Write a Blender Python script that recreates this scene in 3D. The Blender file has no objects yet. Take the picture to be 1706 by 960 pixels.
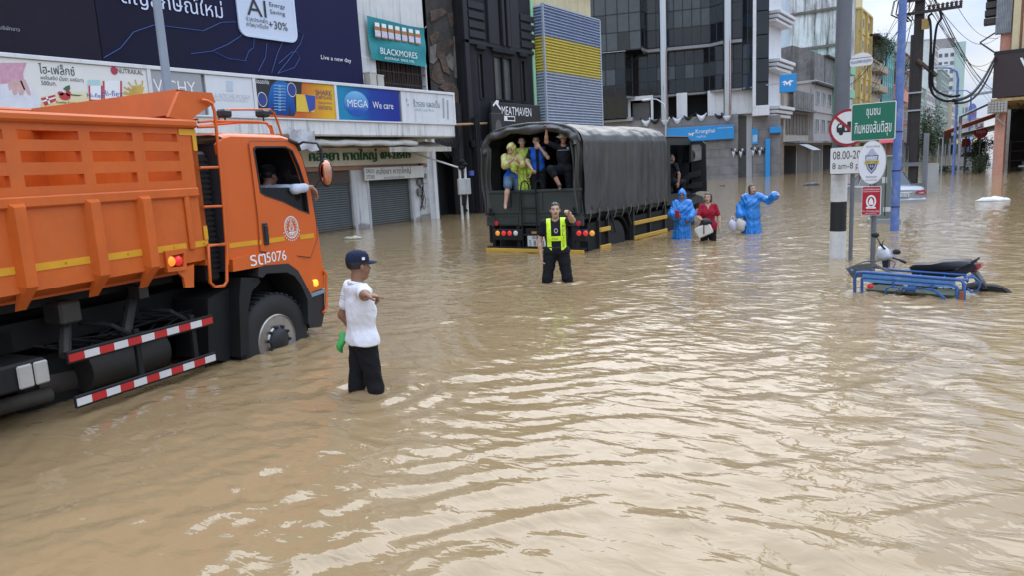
import bpy, bmesh, math, random
import numpy as np
from mathutils import Matrix, Vector
from mathutils.geometry import delaunay_2d_cdt

rnd = random.Random(7)
scene = bpy.context.scene
COL = scene.collection
R = math.radians

# ------------------------------------------------------------------ camera
FPX, CX, CY = 1180.0, 853.0, 480.0          # focal length and centre in photograph pixels
PITCH, ROLL, YAW, CAMZ = R(9.5), R(-3.0), R(35.5), 1.9
_fw = np.array([-math.sin(YAW)*math.cos(PITCH), math.cos(YAW)*math.cos(PITCH), -math.sin(PITCH)])
_rt = np.array([math.cos(YAW), math.sin(YAW), 0.0])
_up = np.cross(_rt, _fw)
_R = _rt*math.cos(ROLL) + _up*math.sin(ROLL)
_U = -_rt*math.sin(ROLL) + _up*math.cos(ROLL)
cam_data = bpy.data.cameras.new('camera')
cam = bpy.data.objects.new('camera', cam_data)
COL.objects.link(cam)
cam.matrix_world = Matrix(((_R[0], _U[0], -_fw[0], 0), (_R[1], _U[1], -_fw[1], 0), (_R[2], _U[2], -_fw[2], CAMZ), (0, 0, 0, 1)))
cam_data.sensor_fit = 'HORIZONTAL'; cam_data.sensor_width = 36.0
cam_data.lens = FPX/1706.0*36.0
cam_data.clip_start = 0.05; cam_data.clip_end = 3000
scene.camera = cam

# ------------------------------------------------------------------ sky
SUN_EL, SUN_AZ = R(38), R(-31)      # azimuth measured from +Y towards +X
world = bpy.data.worlds.new('World'); scene.world = world; world.use_nodes = True
nt = world.node_tree; nt.nodes.clear()
def wn(t, **k):
    n = nt.nodes.new(t)
    for a, v in k.items(): setattr(n, a, v)
    return n
out = wn('ShaderNodeOutputWorld'); bg = wn('ShaderNodeBackground'); nt.links.new(bg.outputs[0], out.inputs[0])
sky = wn('ShaderNodeTexSky', sky_type='NISHITA'); sky.sun_disc = False
sky.sun_elevation = SUN_EL; sky.sun_rotation = SUN_AZ; sky.air_density = 1.0; sky.dust_density = 2.0
tc = wn('ShaderNodeTexCoord')
sep = wn('ShaderNodeSeparateXYZ'); nt.links.new(tc.outputs['Generated'], sep.inputs[0])
# overcast luminance: brighter towards the zenith (1 + 2 sin) / 3
elev = wn('ShaderNodeMath', operation='MAXIMUM'); elev.inputs[1].default_value = 0.0; nt.links.new(sep.outputs['Z'], elev.inputs[0])
pw = wn('ShaderNodeMath', operation='POWER'); pw.inputs[1].default_value = 1.35; nt.links.new(elev.outputs[0], pw.inputs[0])
ov = wn('ShaderNodeMath', operation='MULTIPLY_ADD'); ov.inputs[1].default_value = 15.0; ov.inputs[2].default_value = 3.7; nt.links.new(pw.outputs[0], ov.inputs[0])
# cloud structure on a flat layer seen in perspective
dz = wn('ShaderNodeMath', operation='ADD'); dz.inputs[1].default_value = 0.22; nt.links.new(elev.outputs[0], dz.inputs[0])
dv = wn('ShaderNodeVectorMath', operation='DIVIDE'); nt.links.new(tc.outputs['Generated'], dv.inputs[0]); nt.links.new(dz.outputs[0], dv.inputs[1])
n1 = wn('ShaderNodeTexNoise'); n1.inputs['Scale'].default_value = 1.5; n1.inputs['Detail'].default_value = 7; n1.inputs['Roughness'].default_value = 0.55; n1.inputs['Distortion'].default_value = 0.4
nt.links.new(dv.outputs[0], n1.inputs['Vector'])
cr = wn('ShaderNodeMapRange'); cr.inputs['From Min'].default_value = 0.32; cr.inputs['From Max'].default_value = 0.68; nt.links.new(n1.outputs['Fac'], cr.inputs['Value'])
cc = wn('ShaderNodeMix', data_type='RGBA'); cc.inputs['A'].default_value = (0.44, 0.62, 0.97, 1); cc.inputs['B'].default_value = (0.95, 0.97, 1.0, 1)
nt.links.new(cr.outputs[0], cc.inputs['Factor'])
cl = wn('ShaderNodeMix', data_type='RGBA', blend_type='MULTIPLY'); cl.inputs['Factor'].default_value = 1.0
nt.links.new(cc.outputs['Result'], cl.inputs['A']); nt.links.new(ov.outputs[0], cl.inputs['B'])
mx = wn('ShaderNodeMix', data_type='RGBA'); mx.inputs['Factor'].default_value = 0.9
nt.links.new(sky.outputs[0], mx.inputs['A']); nt.links.new(cl.outputs['Result'], mx.inputs['B'])
nt.links.new(mx.outputs['Result'], bg.inputs['Color'])
bg.inputs['Strength'].default_value = 0.1

# ------------------------------------------------------------------ sun (veiled)
sl = bpy.data.lights.new('sun', 'SUN'); sl.energy = 0.62; sl.angle = R(54); sl.color = (1.0, 0.975, 0.95)
so = bpy.data.objects.new('sun', sl); COL.objects.link(so)
_sd = Vector((math.sin(SUN_AZ)*math.cos(SUN_EL), math.cos(SUN_AZ)*math.cos(SUN_EL), math.sin(SUN_EL)))
so.rotation_euler = _sd.to_track_quat('Z', 'Y').to_euler()
so.location = (0, 0, 60)

scene.view_settings.view_transform = 'Standard'; scene.view_settings.look = 'None'
scene.view_settings.exposure = 1.06; scene.view_settings.gamma = 1.0
scene.view_settings.use_curve_mapping = False
scene.cycles.max_bounces = 6; scene.cycles.diffuse_bounces = 3; scene.cycles.glossy_bounces = 3
scene.cycles.transmission_bounces = 4; scene.cycles.transparent_max_bounces = 8
scene.cycles.use_denoising = True
scene.cycles.sample_clamp_indirect = 6.0

# ------------------------------------------------------------------ materials
MATS = {}
def M(name, col, rough=.6, metal=0., var=.12, scale=2., bump=0., bscale=40., streak=0., sscale=3., scol=(.035, .03, .025), spec=.5, coat=0., emit=0., trans=0., slo=.52, blotch=0., bcol=(.05, .045, .04), wet=0., detail=6, alpha=1., sheen=0.):
    if name in MATS: return MATS[name]
    m = bpy.data.materials.new(name); m.use_nodes = True; t = m.node_tree; N = t.nodes; L = t.links
    b = N['Principled BSDF']; b.inputs['Roughness'].default_value = rough; b.inputs['Metallic'].default_value = metal
    b.inputs['Specular IOR Level'].default_value = spec; b.inputs['Coat Weight'].default_value = coat; b.inputs['Coat Roughness'].default_value = .12
    if sheen: b.inputs['Sheen Weight'].default_value = sheen
    if trans: b.inputs['Transmission Weight'].default_value = trans
    if alpha < 1: b.inputs['Alpha'].default_value = alpha
    c4 = (*col, 1)
    tc = N.new('ShaderNodeTexCoord')
    n = N.new('ShaderNodeTexNoise'); n.inputs['Scale'].default_value = scale; n.inputs['Detail'].default_value = detail; n.inputs['Roughness'].default_value = .65
    L.new(tc.outputs['Object'], n.inputs['Vector'])
    r = N.new('ShaderNodeMapRange'); r.inputs['From Min'].default_value = .25; r.inputs['From Max'].default_value = .75
    r.inputs['To Min'].default_value = 1 - var; r.inputs['To Max'].default_value = 1 + var*.6
    L.new(n.outputs['Fac'], r.inputs['Value'])
    mx = N.new('ShaderNodeMix'); mx.data_type = 'RGBA'; mx.blend_type = 'MULTIPLY'; mx.inputs['Factor'].default_value = 1
    mx.inputs['A'].default_value = c4; L.new(r.outputs[0], mx.inputs['B'])
    last = mx.outputs['Result']
    def overlay(last, vec_scale, lo, hi, amount, colr, sc):
        mp = N.new('ShaderNodeMapping'); mp.inputs['Scale'].default_value = vec_scale; L.new(tc.outputs['Object'], mp.inputs['Vector'])
        q = N.new('ShaderNodeTexNoise'); q.inputs['Scale'].default_value = sc; q.inputs['Detail'].default_value = 8; q.inputs['Roughness'].default_value = .7
        L.new(mp.outputs[0], q.inputs['Vector'])
        g = N.new('ShaderNodeMapRange'); g.inputs['From Min'].default_value = lo; g.inputs['From Max'].default_value = hi; g.inputs['To Max'].default_value = amount
        L.new(q.outputs['Fac'], g.inputs['Value'])
        w = N.new('ShaderNodeMix'); w.data_type = 'RGBA'; w.inputs['B'].default_value = (*colr, 1)
        L.new(g.outputs[0], w.inputs['Factor']); L.new(last, w.inputs['A'])
        return w.outputs['Result']
    if streak: last = overlay(last, (1, 1, .07), slo, slo+.22, streak, scol, sscale)
    if blotch: last = overlay(last, (1, 1, .8), .5, .68, blotch, bcol, scale*.6)
    if wet:      # tide mark left by the flood on the foot of a wall
        sp = N.new('ShaderNodeSeparateXYZ'); L.new(tc.outputs['Object'], sp.inputs[0]); q = N.new('ShaderNodeMath'); q.operation = 'MULTIPLY_ADD'; q.inputs[1].default_value = .35; L.new(n.outputs['Fac'], q.inputs[0]); L.new(sp.outputs['Z'], q.inputs[2])
        g = N.new('ShaderNodeMapRange'); g.inputs['From Min'].default_value = wet+.12; g.inputs['From Max'].default_value = wet+.2; g.inputs['To Min'].default_value = .62; g.inputs['To Max'].default_value = 0.; L.new(q.outputs[0], g.inputs['Value'])
        w = N.new('ShaderNodeMix'); w.data_type = 'RGBA'; w.inputs['B'].default_value = (.10, .075, .045, 1); L.new(g.outputs[0], w.inputs['Factor']); L.new(last, w.inputs['A']); last = w.outputs['Result']
    L.new(last, b.inputs['Base Color'])
    if rough < .9:
        rr = N.new('ShaderNodeMapRange'); rr.inputs['To Min'].default_value = max(0, rough-.1); rr.inputs['To Max'].default_value = min(1, rough+.12)
        L.new(n.outputs['Fac'], rr.inputs['Value']); L.new(rr.outputs[0], b.inputs['Roughness'])
    if bump:
        n2 = N.new('ShaderNodeTexNoise'); n2.inputs['Scale'].default_value = bscale; n2.inputs['Detail'].default_value = 5
        L.new(tc.outputs['Object'], n2.inputs['Vector'])
        bp = N.new('ShaderNodeBump'); bp.inputs['Strength'].default_value = bump; bp.inputs['Distance'].default_value = .02
        L.new(n2.outputs['Fac'], bp.inputs['Height']); L.new(bp.outputs[0], b.inputs['Normal'])
    if emit:
        b.inputs['Emission Color'].default_value = c4; b.inputs['Emission Strength'].default_value = emit
    MATS[name] = m
    return m

# ------------------------------------------------------------------ frames, things
class Frame:
    """local x runs along a face, local y goes inward, z is up"""
    def __init__(s, ox, oy, rz, oz=0.0):
        s.o = np.array((ox, oy, oz), float); s.rz = rz
        s.u = np.array((math.cos(rz), math.sin(rz), 0.)); s.v = np.array((-math.sin(rz), math.cos(rz), 0.))
    def w(s, x, y=0., z=0.): return tuple(s.o + s.u*x + s.v*y + np.array((0, 0, z)))
    def p(s, px, py, d=0.):
        """where the sight line of a photograph pixel meets the plane at depth d: (along, up)"""
        r = _fw + _R*(px-CX)/FPX - _U*(py-CY)/FPX
        c = np.array((0, 0, CAMZ)); t = ((s.o + s.v*d - c) @ s.v)/(r @ s.v)
        q = c + r*t - s.o
        return float(q @ s.u), float(q[2])
    def poly(s, pts, d=0.): return [s.p(x, y, d) for x, y in pts]
WORLD = Frame(0, 0, 0)
OFF = {}
class T_:
    pass
def thing(name, label, cat, frame=WORLD, at=(0, 0, 0), group=None, drz=0., kind=None):
    e = bpy.data.objects.new(name, None); COL.objects.link(e)
    e.location = frame.w(*at); e.rotation_euler = (0, 0, frame.rz + drz); e.empty_display_size = .3
    tagit(e, label, cat, group, kind); OFF[e.name] = (at, drz)
    return e
def tagit(o, label, cat, group=None, kind=None):
    if label: o['label'] = label
    if cat: o['category'] = cat
    if group: o['group'] = group
    if kind: o['kind'] = kind
    return o
def copy_tree(o, parent=None):
    c = o.copy(); COL.objects.link(c); c.parent = parent
    for ch in o.children: copy_tree(ch, c)
    return c

# ------------------------------------------------------------------ mesh builder
def cdt_fill(loops):
    """triangulate closed 2-D loops by the non-zero winding rule"""
    vs, es = [], []
    for lp in loops:
        b = len(vs); n = len(lp); vs += [Vector((float(x), float(y))) for x, y in lp]
        es += [(b+i, b+(i+1) % n) for i in range(n)]
    ov, oe, of, *_ = delaunay_2d_cdt(vs, es, [], 0, 1e-6)
    if not of: return [], []
    P = np.array([(v.x, v.y) for v in ov])
    tri = []
    for f in of:
        for i in range(1, len(f)-1): tri.append((f[0], f[i], f[i+1]))
    tri = np.array(tri)
    cen = P[tri].mean(axis=1)
    wind = np.zeros(len(cen), int)
    for lp in loops:
        a = np.array(lp, float); b = np.roll(a, -1, axis=0)
        for i0 in range(0, len(cen), 4000):
            c = cen[i0:i0+4000]
            up = (a[None, :, 1] <= c[:, None, 1]) & (b[None, :, 1] > c[:, None, 1])
            dn = (a[None, :, 1] > c[:, None, 1]) & (b[None, :, 1] <= c[:, None, 1])
            cr = (b[None, :, 0]-a[None, :, 0])*(c[:, None, 1]-a[None, :, 1]) - (c[:, None, 0]-a[None, :, 0])*(b[None, :, 1]-a[None, :, 1])
            wind[i0:i0+4000] += (up & (cr > 0)).sum(1) - (dn & (cr < 0)).sum(1)
    tri = tri[wind != 0]
    A = P[tri]; ar = (A[:, 1, 0]-A[:, 0, 0])*(A[:, 2, 1]-A[:, 0, 1]) - (A[:, 2, 0]-A[:, 0, 0])*(A[:, 1, 1]-A[:, 0, 1])
    tri[ar < 0] = tri[ar < 0][:, ::-1]
    return [tuple(p) for p in P], [tuple(int(i) for i in t) for t in tri]
def ccw(p):
    a = sum(p[i][0]*p[(i+1) % len(p)][1] - p[(i+1) % len(p)][0]*p[i][1] for i in range(len(p)))
    return list(p) if a > 0 else list(p)[::-1]
def rect(x0, x1, z0, z1): return [(x0, z0), (x1, z0), (x1, z1), (x0, z1)]
def rrect(x0, x1, z0, z1, r, n=5):
    o = []
    for cx, cz, a0 in ((x1-r, z0+r, -90), (x1-r, z1-r, 0), (x0+r, z1-r, 90), (x0+r, z0+r, 180)):
        for i in range(n+1):
            a = R(a0+90*i/n); o.append((cx+r*math.cos(a), cz+r*math.sin(a)))
    return o
def ell(cx, cz, rx, rz=None, n=24, a0=0, a1=360):
    rz = rz or rx
    full = abs(a1-a0) >= 359
    k = n if full else n+1
    return [(cx+rx*math.cos(R(a0+(a1-a0)*i/n)), cz+rz*math.sin(R(a0+(a1-a0)*i/n))) for i in range(k)]

class MB:
    def __init__(s): s.v = []; s.f = []; s.m = []; s.T = None
    def add(s, vs, fs, m=0):
        b = len(s.v)
        if s.T is not None: vs = [tuple(s.T @ Vector(v)) for v in vs]
        s.v += [tuple(map(float, v)) for v in vs]; s.f += [tuple(b+i for i in f) for f in fs]; s.m += [m]*len(fs)
        return s
    def box(s, x0, x1, y0, y1, z0, z1, b=0., m=0):
        if x0 > x1: x0, x1 = x1, x0
        if y0 > y1: y0, y1 = y1, y0
        if z0 > z1: z0, z1 = z1, z0
        if b <= 0:
            v = [(x, y, z) for x in (x0, x1) for y in (y0, y1) for z in (z0, z1)]
            return s.add(v, [(0, 1, 3, 2), (4, 6, 7, 5), (0, 4, 5, 1), (2, 3, 7, 6), (0, 2, 6, 4), (1, 5, 7, 3)], m)
        b = min(b, (x1-x0)*.49, (y1-y0)*.49, (z1-z0)*.49)
        v = []; ix = {}
        lo, hi = (x0, y0, z0), (x1, y1, z1)
        for i in (0, 1):
            for j in (0, 1):
                for k in (0, 1):
                    sg = (i, j, k)
                    for ax in range(3):
                        p = []
                        for c in range(3):
                            e = hi[c] if sg[c] else lo[c]
                            if c != ax: e += -b if sg[c] else b
                            p.append(e)
                        ix[(i, j, k, ax)] = len(v); v.append(tuple(p))
        f = []
        for ax in range(3):
            o1, o2 = [c for c in range(3) if c != ax]
            for sd in (0, 1):
                q = []
                for a, c in ((0, 0), (1, 0), (1, 1), (0, 1)):
                    key = [0, 0, 0]; key[ax] = sd; key[o1] = a; key[o2] = c; q.append(ix[(*key, ax)])
                f.append(tuple(q))
        for ax in range(3):   # edges along ax
            o1, o2 = [c for c in range(3) if c != ax]
            for a in (0, 1):
                for c in (0, 1):
                    q = []
                    for e, fc in ((0, o1), (0, o2), (1, o2), (1, o1)):
                        key = [0, 0, 0]; key[ax] = e; key[o1] = a; key[o2] = c; q.append(ix[(*key, fc)])
                    f.append(tuple(q))
        for i in (0, 1):
            for j in (0, 1):
                for k in (0, 1): f.append(tuple(ix[(i, j, k, ax)] for ax in range(3)))
        return s.add(v, f, m)
    def cyl(s, p0, p1, r0, r1=None, n=12, caps=True, m=0):
        r1 = r0 if r1 is None else r1
        p0, p1 = Vector(p0), Vector(p1); d = (p1-p0)
        if d.length < 1e-9: return s
        d.normalize(); a = Vector((0, 0, 1)) if abs(d.z) < .9 else Vector((1, 0, 0))
        u = d.cross(a).normalized(); w = d.cross(u)
        v = []
        for p, r in ((p0, r0), (p1, r1)):
            for i in range(n):
                t = 2*math.pi*i/n; v.append(p + u*r*math.cos(t) + w*r*math.sin(t))
        f = [(i, (i+1) % n, n+(i+1) % n, n+i) for i in range(n)]
        if caps: f += [tuple(range(n))[::-1], tuple(range(n, 2*n))]
        return s.add(v, f, m)
    def tube(s, pts, r, n=8, m=0, closed=False):
        P = [Vector(p) for p in pts]; k = len(P)
        rs = r if isinstance(r, (list, tuple)) else [r]*k
        v = []; u = None
        for i in range(k):
            a = P[i-1] if (i > 0 or closed) else P[i]; b = P[(i+1) % k] if (i < k-1 or closed) else P[i]
            d = (b-a).normalized()
            if u is None:
                h = Vector((0, 0, 1)) if abs(d.z) < .9 else Vector((1, 0, 0)); u = d.cross(h).normalized()
            else:
                u = (u - d*u.dot(d)).normalized()
            w = d.cross(u)
            for j in range(n):
                t = 2*math.pi*j/n; v.append(P[i] + u*rs[i]*math.cos(t) + w*rs[i]*math.sin(t))
        f = []
        for i in range(k if closed else k-1):
            a = i*n; b = ((i+1) % k)*n
            f += [(a+j, a+(j+1) % n, b+(j+1) % n, b+j) for j in range(n)]
        if not closed: f += [tuple(range(n))[::-1], tuple(range((k-1)*n, k*n))]
        return s.add(v, f, m)
    def plate(s, outer, holes=(), y0=0., y1=.02, m=0, axis='y', cap1=True):
        """flat sheet with holes, outline in (x, z), thickness along y (or 'x': outline (y, z); 'z': outline (x, y))"""
        lo = [ccw(outer)] + [ccw(h)[::-1] for h in holes]
        P, tr = cdt_fill(lo)
        mk = {'y': lambda p, t: (p[0], t, p[1]), 'x': lambda p, t: (t, p[0], p[1]), 'z': lambda p, t: (p[0], p[1], t)}[axis]
        s.add([mk(p, y0) for p in P], tr, m)
        if cap1 and y1 != y0:
            s.add([mk(p, y1) for p in P], [t[::-1] for t in tr], m)
        if y1 != y0:
            for lp in lo:
                n = len(lp); s.add([mk(p, y0) for p in lp]+[mk(p, y1) for p in lp], [(i, i+n, (i+1) % n+n, (i+1) % n) for i in range(n)], m)
        return s
    def prism(s, poly, a0, a1, axis='y', m=0): return s.plate(poly, (), a0, a1, m, axis)
    def lathe(s, prof, c=(0, 0, 0), axis='z', n=20, m=0):
        """profile of (radius, height)"""
        k = len(prof); v = []
        for r, h in prof:
            for i in range(n):
                t = 2*math.pi*i/n; a, b = r*math.cos(t), r*math.sin(t)
                p = {'z': (a, b, h), 'y': (a, h, b), 'x': (h, a, b)}[axis]
                v.append((p[0]+c[0], p[1]+c[1], p[2]+c[2]))
        f = [(i*n+j, i*n+(j+1) % n, (i+1)*n+(j+1) % n, (i+1)*n+j) for i in range(k-1) for j in range(n)]
        if prof[0][0] > 1e-5: f.append(tuple(range(n))[::-1])
        if prof[-1][0] > 1e-5: f.append(tuple(range((k-1)*n, k*n)))
        return s.add(v, f, m)
    def ball(s, c, r, nu=14, nv=8, m=0, rot=None):
        r = (r, r, r) if not isinstance(r, (tuple, list)) else r
        v = []; f = []
        for j in range(nv+1):
            a = math.pi*j/nv
            for i in range(nu):
                t = 2*math.pi*i/nu
                q = Vector((r[0]*math.sin(a)*math.cos(t), r[1]*math.sin(a)*math.sin(t), r[2]*math.cos(a)))
                if rot: q = rot @ q
                v.append((c[0]+q.x, c[1]+q.y, c[2]+q.z))
        for j in range(nv):
            for i in range(nu): f.append((j*nu+i, (j+1)*nu+i, (j+1)*nu+(i+1) % nu, j*nu+(i+1) % nu))
        return s.add(v, f, m)
    def grid(s, fn, nu, nv, m=0, flip=False):
        v = [fn(i/nu, j/nv) for j in range(nv+1) for i in range(nu+1)]
        f = []
        for j in range(nv):
            for i in range(nu):
                q = (j*(nu+1)+i, j*(nu+1)+i+1, (j+1)*(nu+1)+i+1, (j+1)*(nu+1)+i)
                f.append(q[::-1] if flip else q)
        return s.add(v, f, m)
    def islands(s):
        par = list(range(len(s.v)))
        def find(a):
            while par[a] != a: par[a] = par[par[a]]; a = par[a]
            return a
        key = {}
        for i, v in enumerate(s.v):
            k = tuple(round(c, 4) for c in v)
            if k in key: par[find(i)] = find(key[k])
            else: key[k] = i
        for f in s.f:
            for a in f[1:]: par[find(a)] = find(f[0])
        out = {}
        for f, m in zip(s.f, s.m): out.setdefault(find(f[0]), []).append((f, m))
        res = []
        for fs in out.values():
            q = MB(); ids = {}
            for f, m in fs:
                for a in f:
                    if a not in ids: ids[a] = len(q.v); q.v.append(s.v[a])
                q.f.append(tuple(ids[a] for a in f)); q.m.append(m)
            res.append(q)
        return res
    def each(s, name, mats, parent, **k):
        """every separate piece becomes its own part"""
        return [q.build(name, mats, parent, **k) for q in s.islands()]
    def build(s, name, mats, parent=None, smooth=None, frame=None, at=(0, 0, 0), label=None, cat=None, group=None, kind=None, fixn=True):
        me = bpy.data.meshes.new(name)
        off = at; drz = 0.
        if parent is not None and parent.name in OFF: off, drz = OFF[parent.name]
        v = np.array(s.v, float).reshape(-1, 3) - np.array(off)
        if drz:
            c, sn = math.cos(-drz), math.sin(-drz); v = np.stack((v[:, 0]*c - v[:, 1]*sn, v[:, 0]*sn + v[:, 1]*c, v[:, 2]), 1)
        me.from_pydata(v.tolist(), [], s.f)
        for m in (mats if isinstance(mats, (list, tuple)) else [mats]): me.materials.append(m)
        me.polygons.foreach_set('material_index', s.m)
        if fixn:
            bm = bmesh.new(); bm.from_mesh(me); bmesh.ops.remove_doubles(bm, verts=bm.verts, dist=1e-5)
            bmesh.ops.recalc_face_normals(bm, faces=bm.faces); bm.to_mesh(me); bm.free()
        if smooth:
            me.shade_smooth()
            if smooth is not True: me.set_sharp_from_angle(angle=R(smooth))
        o = bpy.data.objects.new(name, me); COL.objects.link(o)
        if parent is not None:
            o.parent = parent; OFF[o.name] = (off, drz)
        else:
            f = frame or WORLD
            o.location = f.w(*at); o.rotation_euler = (0, 0, f.rz); OFF[o.name] = (at, 0.)
        tagit(o, label, cat, group, kind)
        return o
def mbx(*a, **k): return MB().box(*a, **k)

# ------------------------------------------------------------------ lettering
TXT = {}
def text_shape(string, bold=0.0, res=3):
    key = (string, bold, res)
    if key in TXT: return TXT[key]
    c = bpy.data.curves.new('t', 'FONT'); c.body = string; c.dimensions = '3D'; c.fill_mode = 'FULL'; c.resolution_u = res
    c.offset = bold
    o = bpy.data.objects.new('t', c); COL.objects.link(o)
    bpy.context.view_layer.update()
    me = bpy.data.meshes.new_from_object(o.evaluated_get(bpy.context.evaluated_depsgraph_get()))
    V = [(v.co.x, v.co.y) for v in me.vertices]
    nx = {}
    for e in me.edges: nx.setdefault(e.vertices[0], []).append(e.vertices[1]); nx.setdefault(e.vertices[1], []).append(e.vertices[0])
    seen = set(); loops = []
    for a in range(len(V)):
        if a in seen or a not in nx: continue
        lp = [a]; seen.add(a); prev = None; cur = a
        while True:
            cand = [q for q in nx[cur] if q not in seen]
            if not cand: break
            q = (cur+1) if (cur+1) in cand else cand[0]
            seen.add(q); lp.append(q); cur = q
        if len(lp) > 2: loops.append([V[i] for i in lp])
    bpy.data.objects.remove(o); bpy.data.curves.remove(c); bpy.data.meshes.remove(me)
    P, tr = cdt_fill(loops)
    A = np.array(P).reshape(-1, 2)
    if len(A): A = A - np.array(((A[:, 0].min()+A[:, 0].max())/2, (A[:, 1].min()+A[:, 1].max())/2))
    TXT[key] = (A, tr)
    return TXT[key]
def letters(parent, string, mat, cx, cz, d, w=None, h=None, shear=0., rot=0., name='lettering', bold=0.0, mtx=None, mb=None, thick=0., vert=False):
    """printed words centred at (cx, cz) on the plane y = d, facing -y"""
    if vert:
        mb = mb or MB(); n = len(string)
        for i, ch in enumerate(string):
            letters(None, ch, None, cx, cz + h*n*.5 - h*(i+.5), d, w=w, h=h*.8, mb=mb)
        return mb.build(name, mat, parent, fixn=False) if parent is not None else mb
    A, tr = text_shape(string, bold)
    if not len(A): return None
    W = A[:, 0].max()-A[:, 0].min(); H = A[:, 1].max()-A[:, 1].min()
    if w is None: sx = sy = h/H
    elif h is None: sx = sy = w/W
    else: sx, sy = w/W, h/H
    x = A[:, 0]*sx; z = A[:, 1]*sy + A[:, 0]*sx*shear
    c, s_ = math.cos(rot), math.sin(rot)
    X = x*c - z*s_ + cx; Z = x*s_ + z*c + cz
    vs = [(float(a), d, float(b)) for a, b in zip(X, Z)]
    own = mb is None
    mb = mb or MB()
    if mtx is not None: vs = [tuple(mtx @ Vector(v)) for v in vs]
    mb.add(vs, tr)
    if own: return mb.build(name, mat, parent, fixn=False)
    return mb

def lpx(frame, parent, string, mat, d, x0, x1, y, hpx, y1=None, **k):
    """words spanning photograph columns x0..x1 on the plane at depth d of a frame"""
    y1 = y if y1 is None else y1
    a = frame.p(x0, y, d); b = frame.p(x1, y1, d); xm, ym = (x0+x1)/2, (y+y1)/2
    return letters(parent, string, mat, (a[0]+b[0])/2, (a[1]+b[1])/2, d, w=b[0]-a[0], h=frame.p(xm, ym-hpx/2, d)[1]-frame.p(xm, ym+hpx/2, d)[1], **k)

# ------------------------------------------------------------------ flood water and the road under it
def water_mat():
    m = bpy.data.materials.new('flood_water'); m.use_nodes = True; t = m.node_tree; N = t.nodes; L = t.links
    b = N['Principled BSDF']; b.inputs['Roughness'].default_value = .035; b.inputs['IOR'].default_value = 1.42
    g = N.new('ShaderNodeNewGeometry')
    n = N.new('ShaderNodeTexNoise'); n.inputs['Scale'].default_value = .22; n.inputs['Detail'].default_value = 5; n.inputs['Distortion'].default_value = 1.2
    L.new(g.outputs['Position'], n.inputs['Vector'])
    mx = N.new('ShaderNodeMix'); mx.data_type = 'RGBA'; mx.inputs['A'].default_value = (.252, .173, .084, 1); mx.inputs['B'].default_value = (.290, .204, .107, 1)
    L.new(n.outputs['Fac'], mx.inputs['Factor']); L.new(mx.outputs['Result'], b.inputs['Base Color'])
    mp = N.new('ShaderNodeMapping'); mp.inputs['Rotation'].default_value = (0, 0, R(-35)); mp.inputs['Scale'].default_value = (1.0, 2.2, 1)
    L.new(g.outputs['Position'], mp.inputs['Vector'])
    n2 = N.new('ShaderNodeTexNoise'); n2.inputs['Scale'].default_value = 4.2; n2.inputs['Detail'].default_value = 3; n2.inputs['Roughness'].default_value = .45; n2.inputs['Distortion'].default_value = .5
    L.new(mp.outputs[0], n2.inputs['Vector'])
    bp = N.new('ShaderNodeBump'); bp.inputs['Strength'].default_value = .42; bp.inputs['Distance'].default_value = .035
    L.new(n2.outputs['Fac'], bp.inputs['Height']); L.new(bp.outputs[0], b.inputs['Normal'])
    return m
RIPPLE_AT = [(-4.67, 4.22), (-6.24, 10.1), (-6.72, 16.86), (-5.9, 16.42), (-5.43, 18.29), (-6.87, 4.93), (-1.2, 10.3)]
def make_water():
    def lines(lo, hi, a, b, fine, grow):
        c = list(np.arange(a, b, fine)); s = fine; x = c[-1]
        while x < hi: s *= grow; x += s; c.append(min(x, hi))
        s = fine; x = c[0]; pre = []
        while x > lo: s *= grow; x -= s; pre.append(max(x, lo))
        return np.array(pre[::-1]+c)
    X = lines(-90, 40, -8.5, 2.4, .036, 1.04); Y = lines(-40, 520, 1.2, 12.5, .036, 1.02)
    gx, gy = np.meshgrid(X, Y); z = np.zeros_like(gx)
    rg = np.random.default_rng(5)
    patch = .5+.5*np.sin(gx*.31+gy*.17+1.3*np.sin(gy*.23+.5))*np.sin(gx*.19-gy*.27+2)
    wx = gx+.5*np.sin(gy*.9+gx*.3)+.25*np.sin(gy*2.1-gx*1.3); wy = gy+.5*np.sin(gx*.8-gy*.4+1)+.22*np.sin(gx*2.3+gy*.8)
    for i in range(46):
        lam = .16*(1.15/.16)**rg.random()**1.15
        th = R(90+35.5) + rg.normal()*1.05
        k = 2*math.pi/lam
        sl = .0195*(.6 if lam > .7 else 1.0)
        z += (sl/k)*np.sin(k*(wx*math.cos(th)+wy*math.sin(th))+rg.random()*6.28)*(.3+1.05*patch if lam < .8 else 1)
    for cx, cy in RIPPLE_AT:
        r = np.hypot(gx-cx, gy-cy); z += .02*np.sin(r*21)*np.exp(-r*2.0)
    far = np.clip((np.hypot(gx, gy)-26)/30, 0, 1); z *= 1-.85*far
    nx, ny = len(X), len(Y)
    me = bpy.data.meshes.new('flood_water')
    i = np.arange(nx-1)[None, :]+np.arange(ny-1)[:, None]*nx
    f = np.stack((i, i+1, i+1+nx, i+nx), -1).reshape(-1, 4)
    me.vertices.add(nx*ny); me.vertices.foreach_set('co', np.stack((gx, gy, z), -1).astype(np.float32).ravel())
    me.loops.add(f.size); me.loops.foreach_set('vertex_index', f.ravel().astype(np.int32))
    me.polygons.add(len(f)); me.polygons.foreach_set('loop_start', (np.arange(len(f))*4).astype(np.int32)); me.polygons.foreach_set('loop_total', np.full(len(f), 4, np.int32))
    me.update(); me.validate(); me.shade_smooth()
    me.materials.append(water_mat())
    o = bpy.data.objects.new('flood_water', me); COL.objects.link(o)
    tagit(o, 'brown rippled flood water covering the whole street', None, kind='structure')
make_water()
ROADZ = -.45
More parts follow.
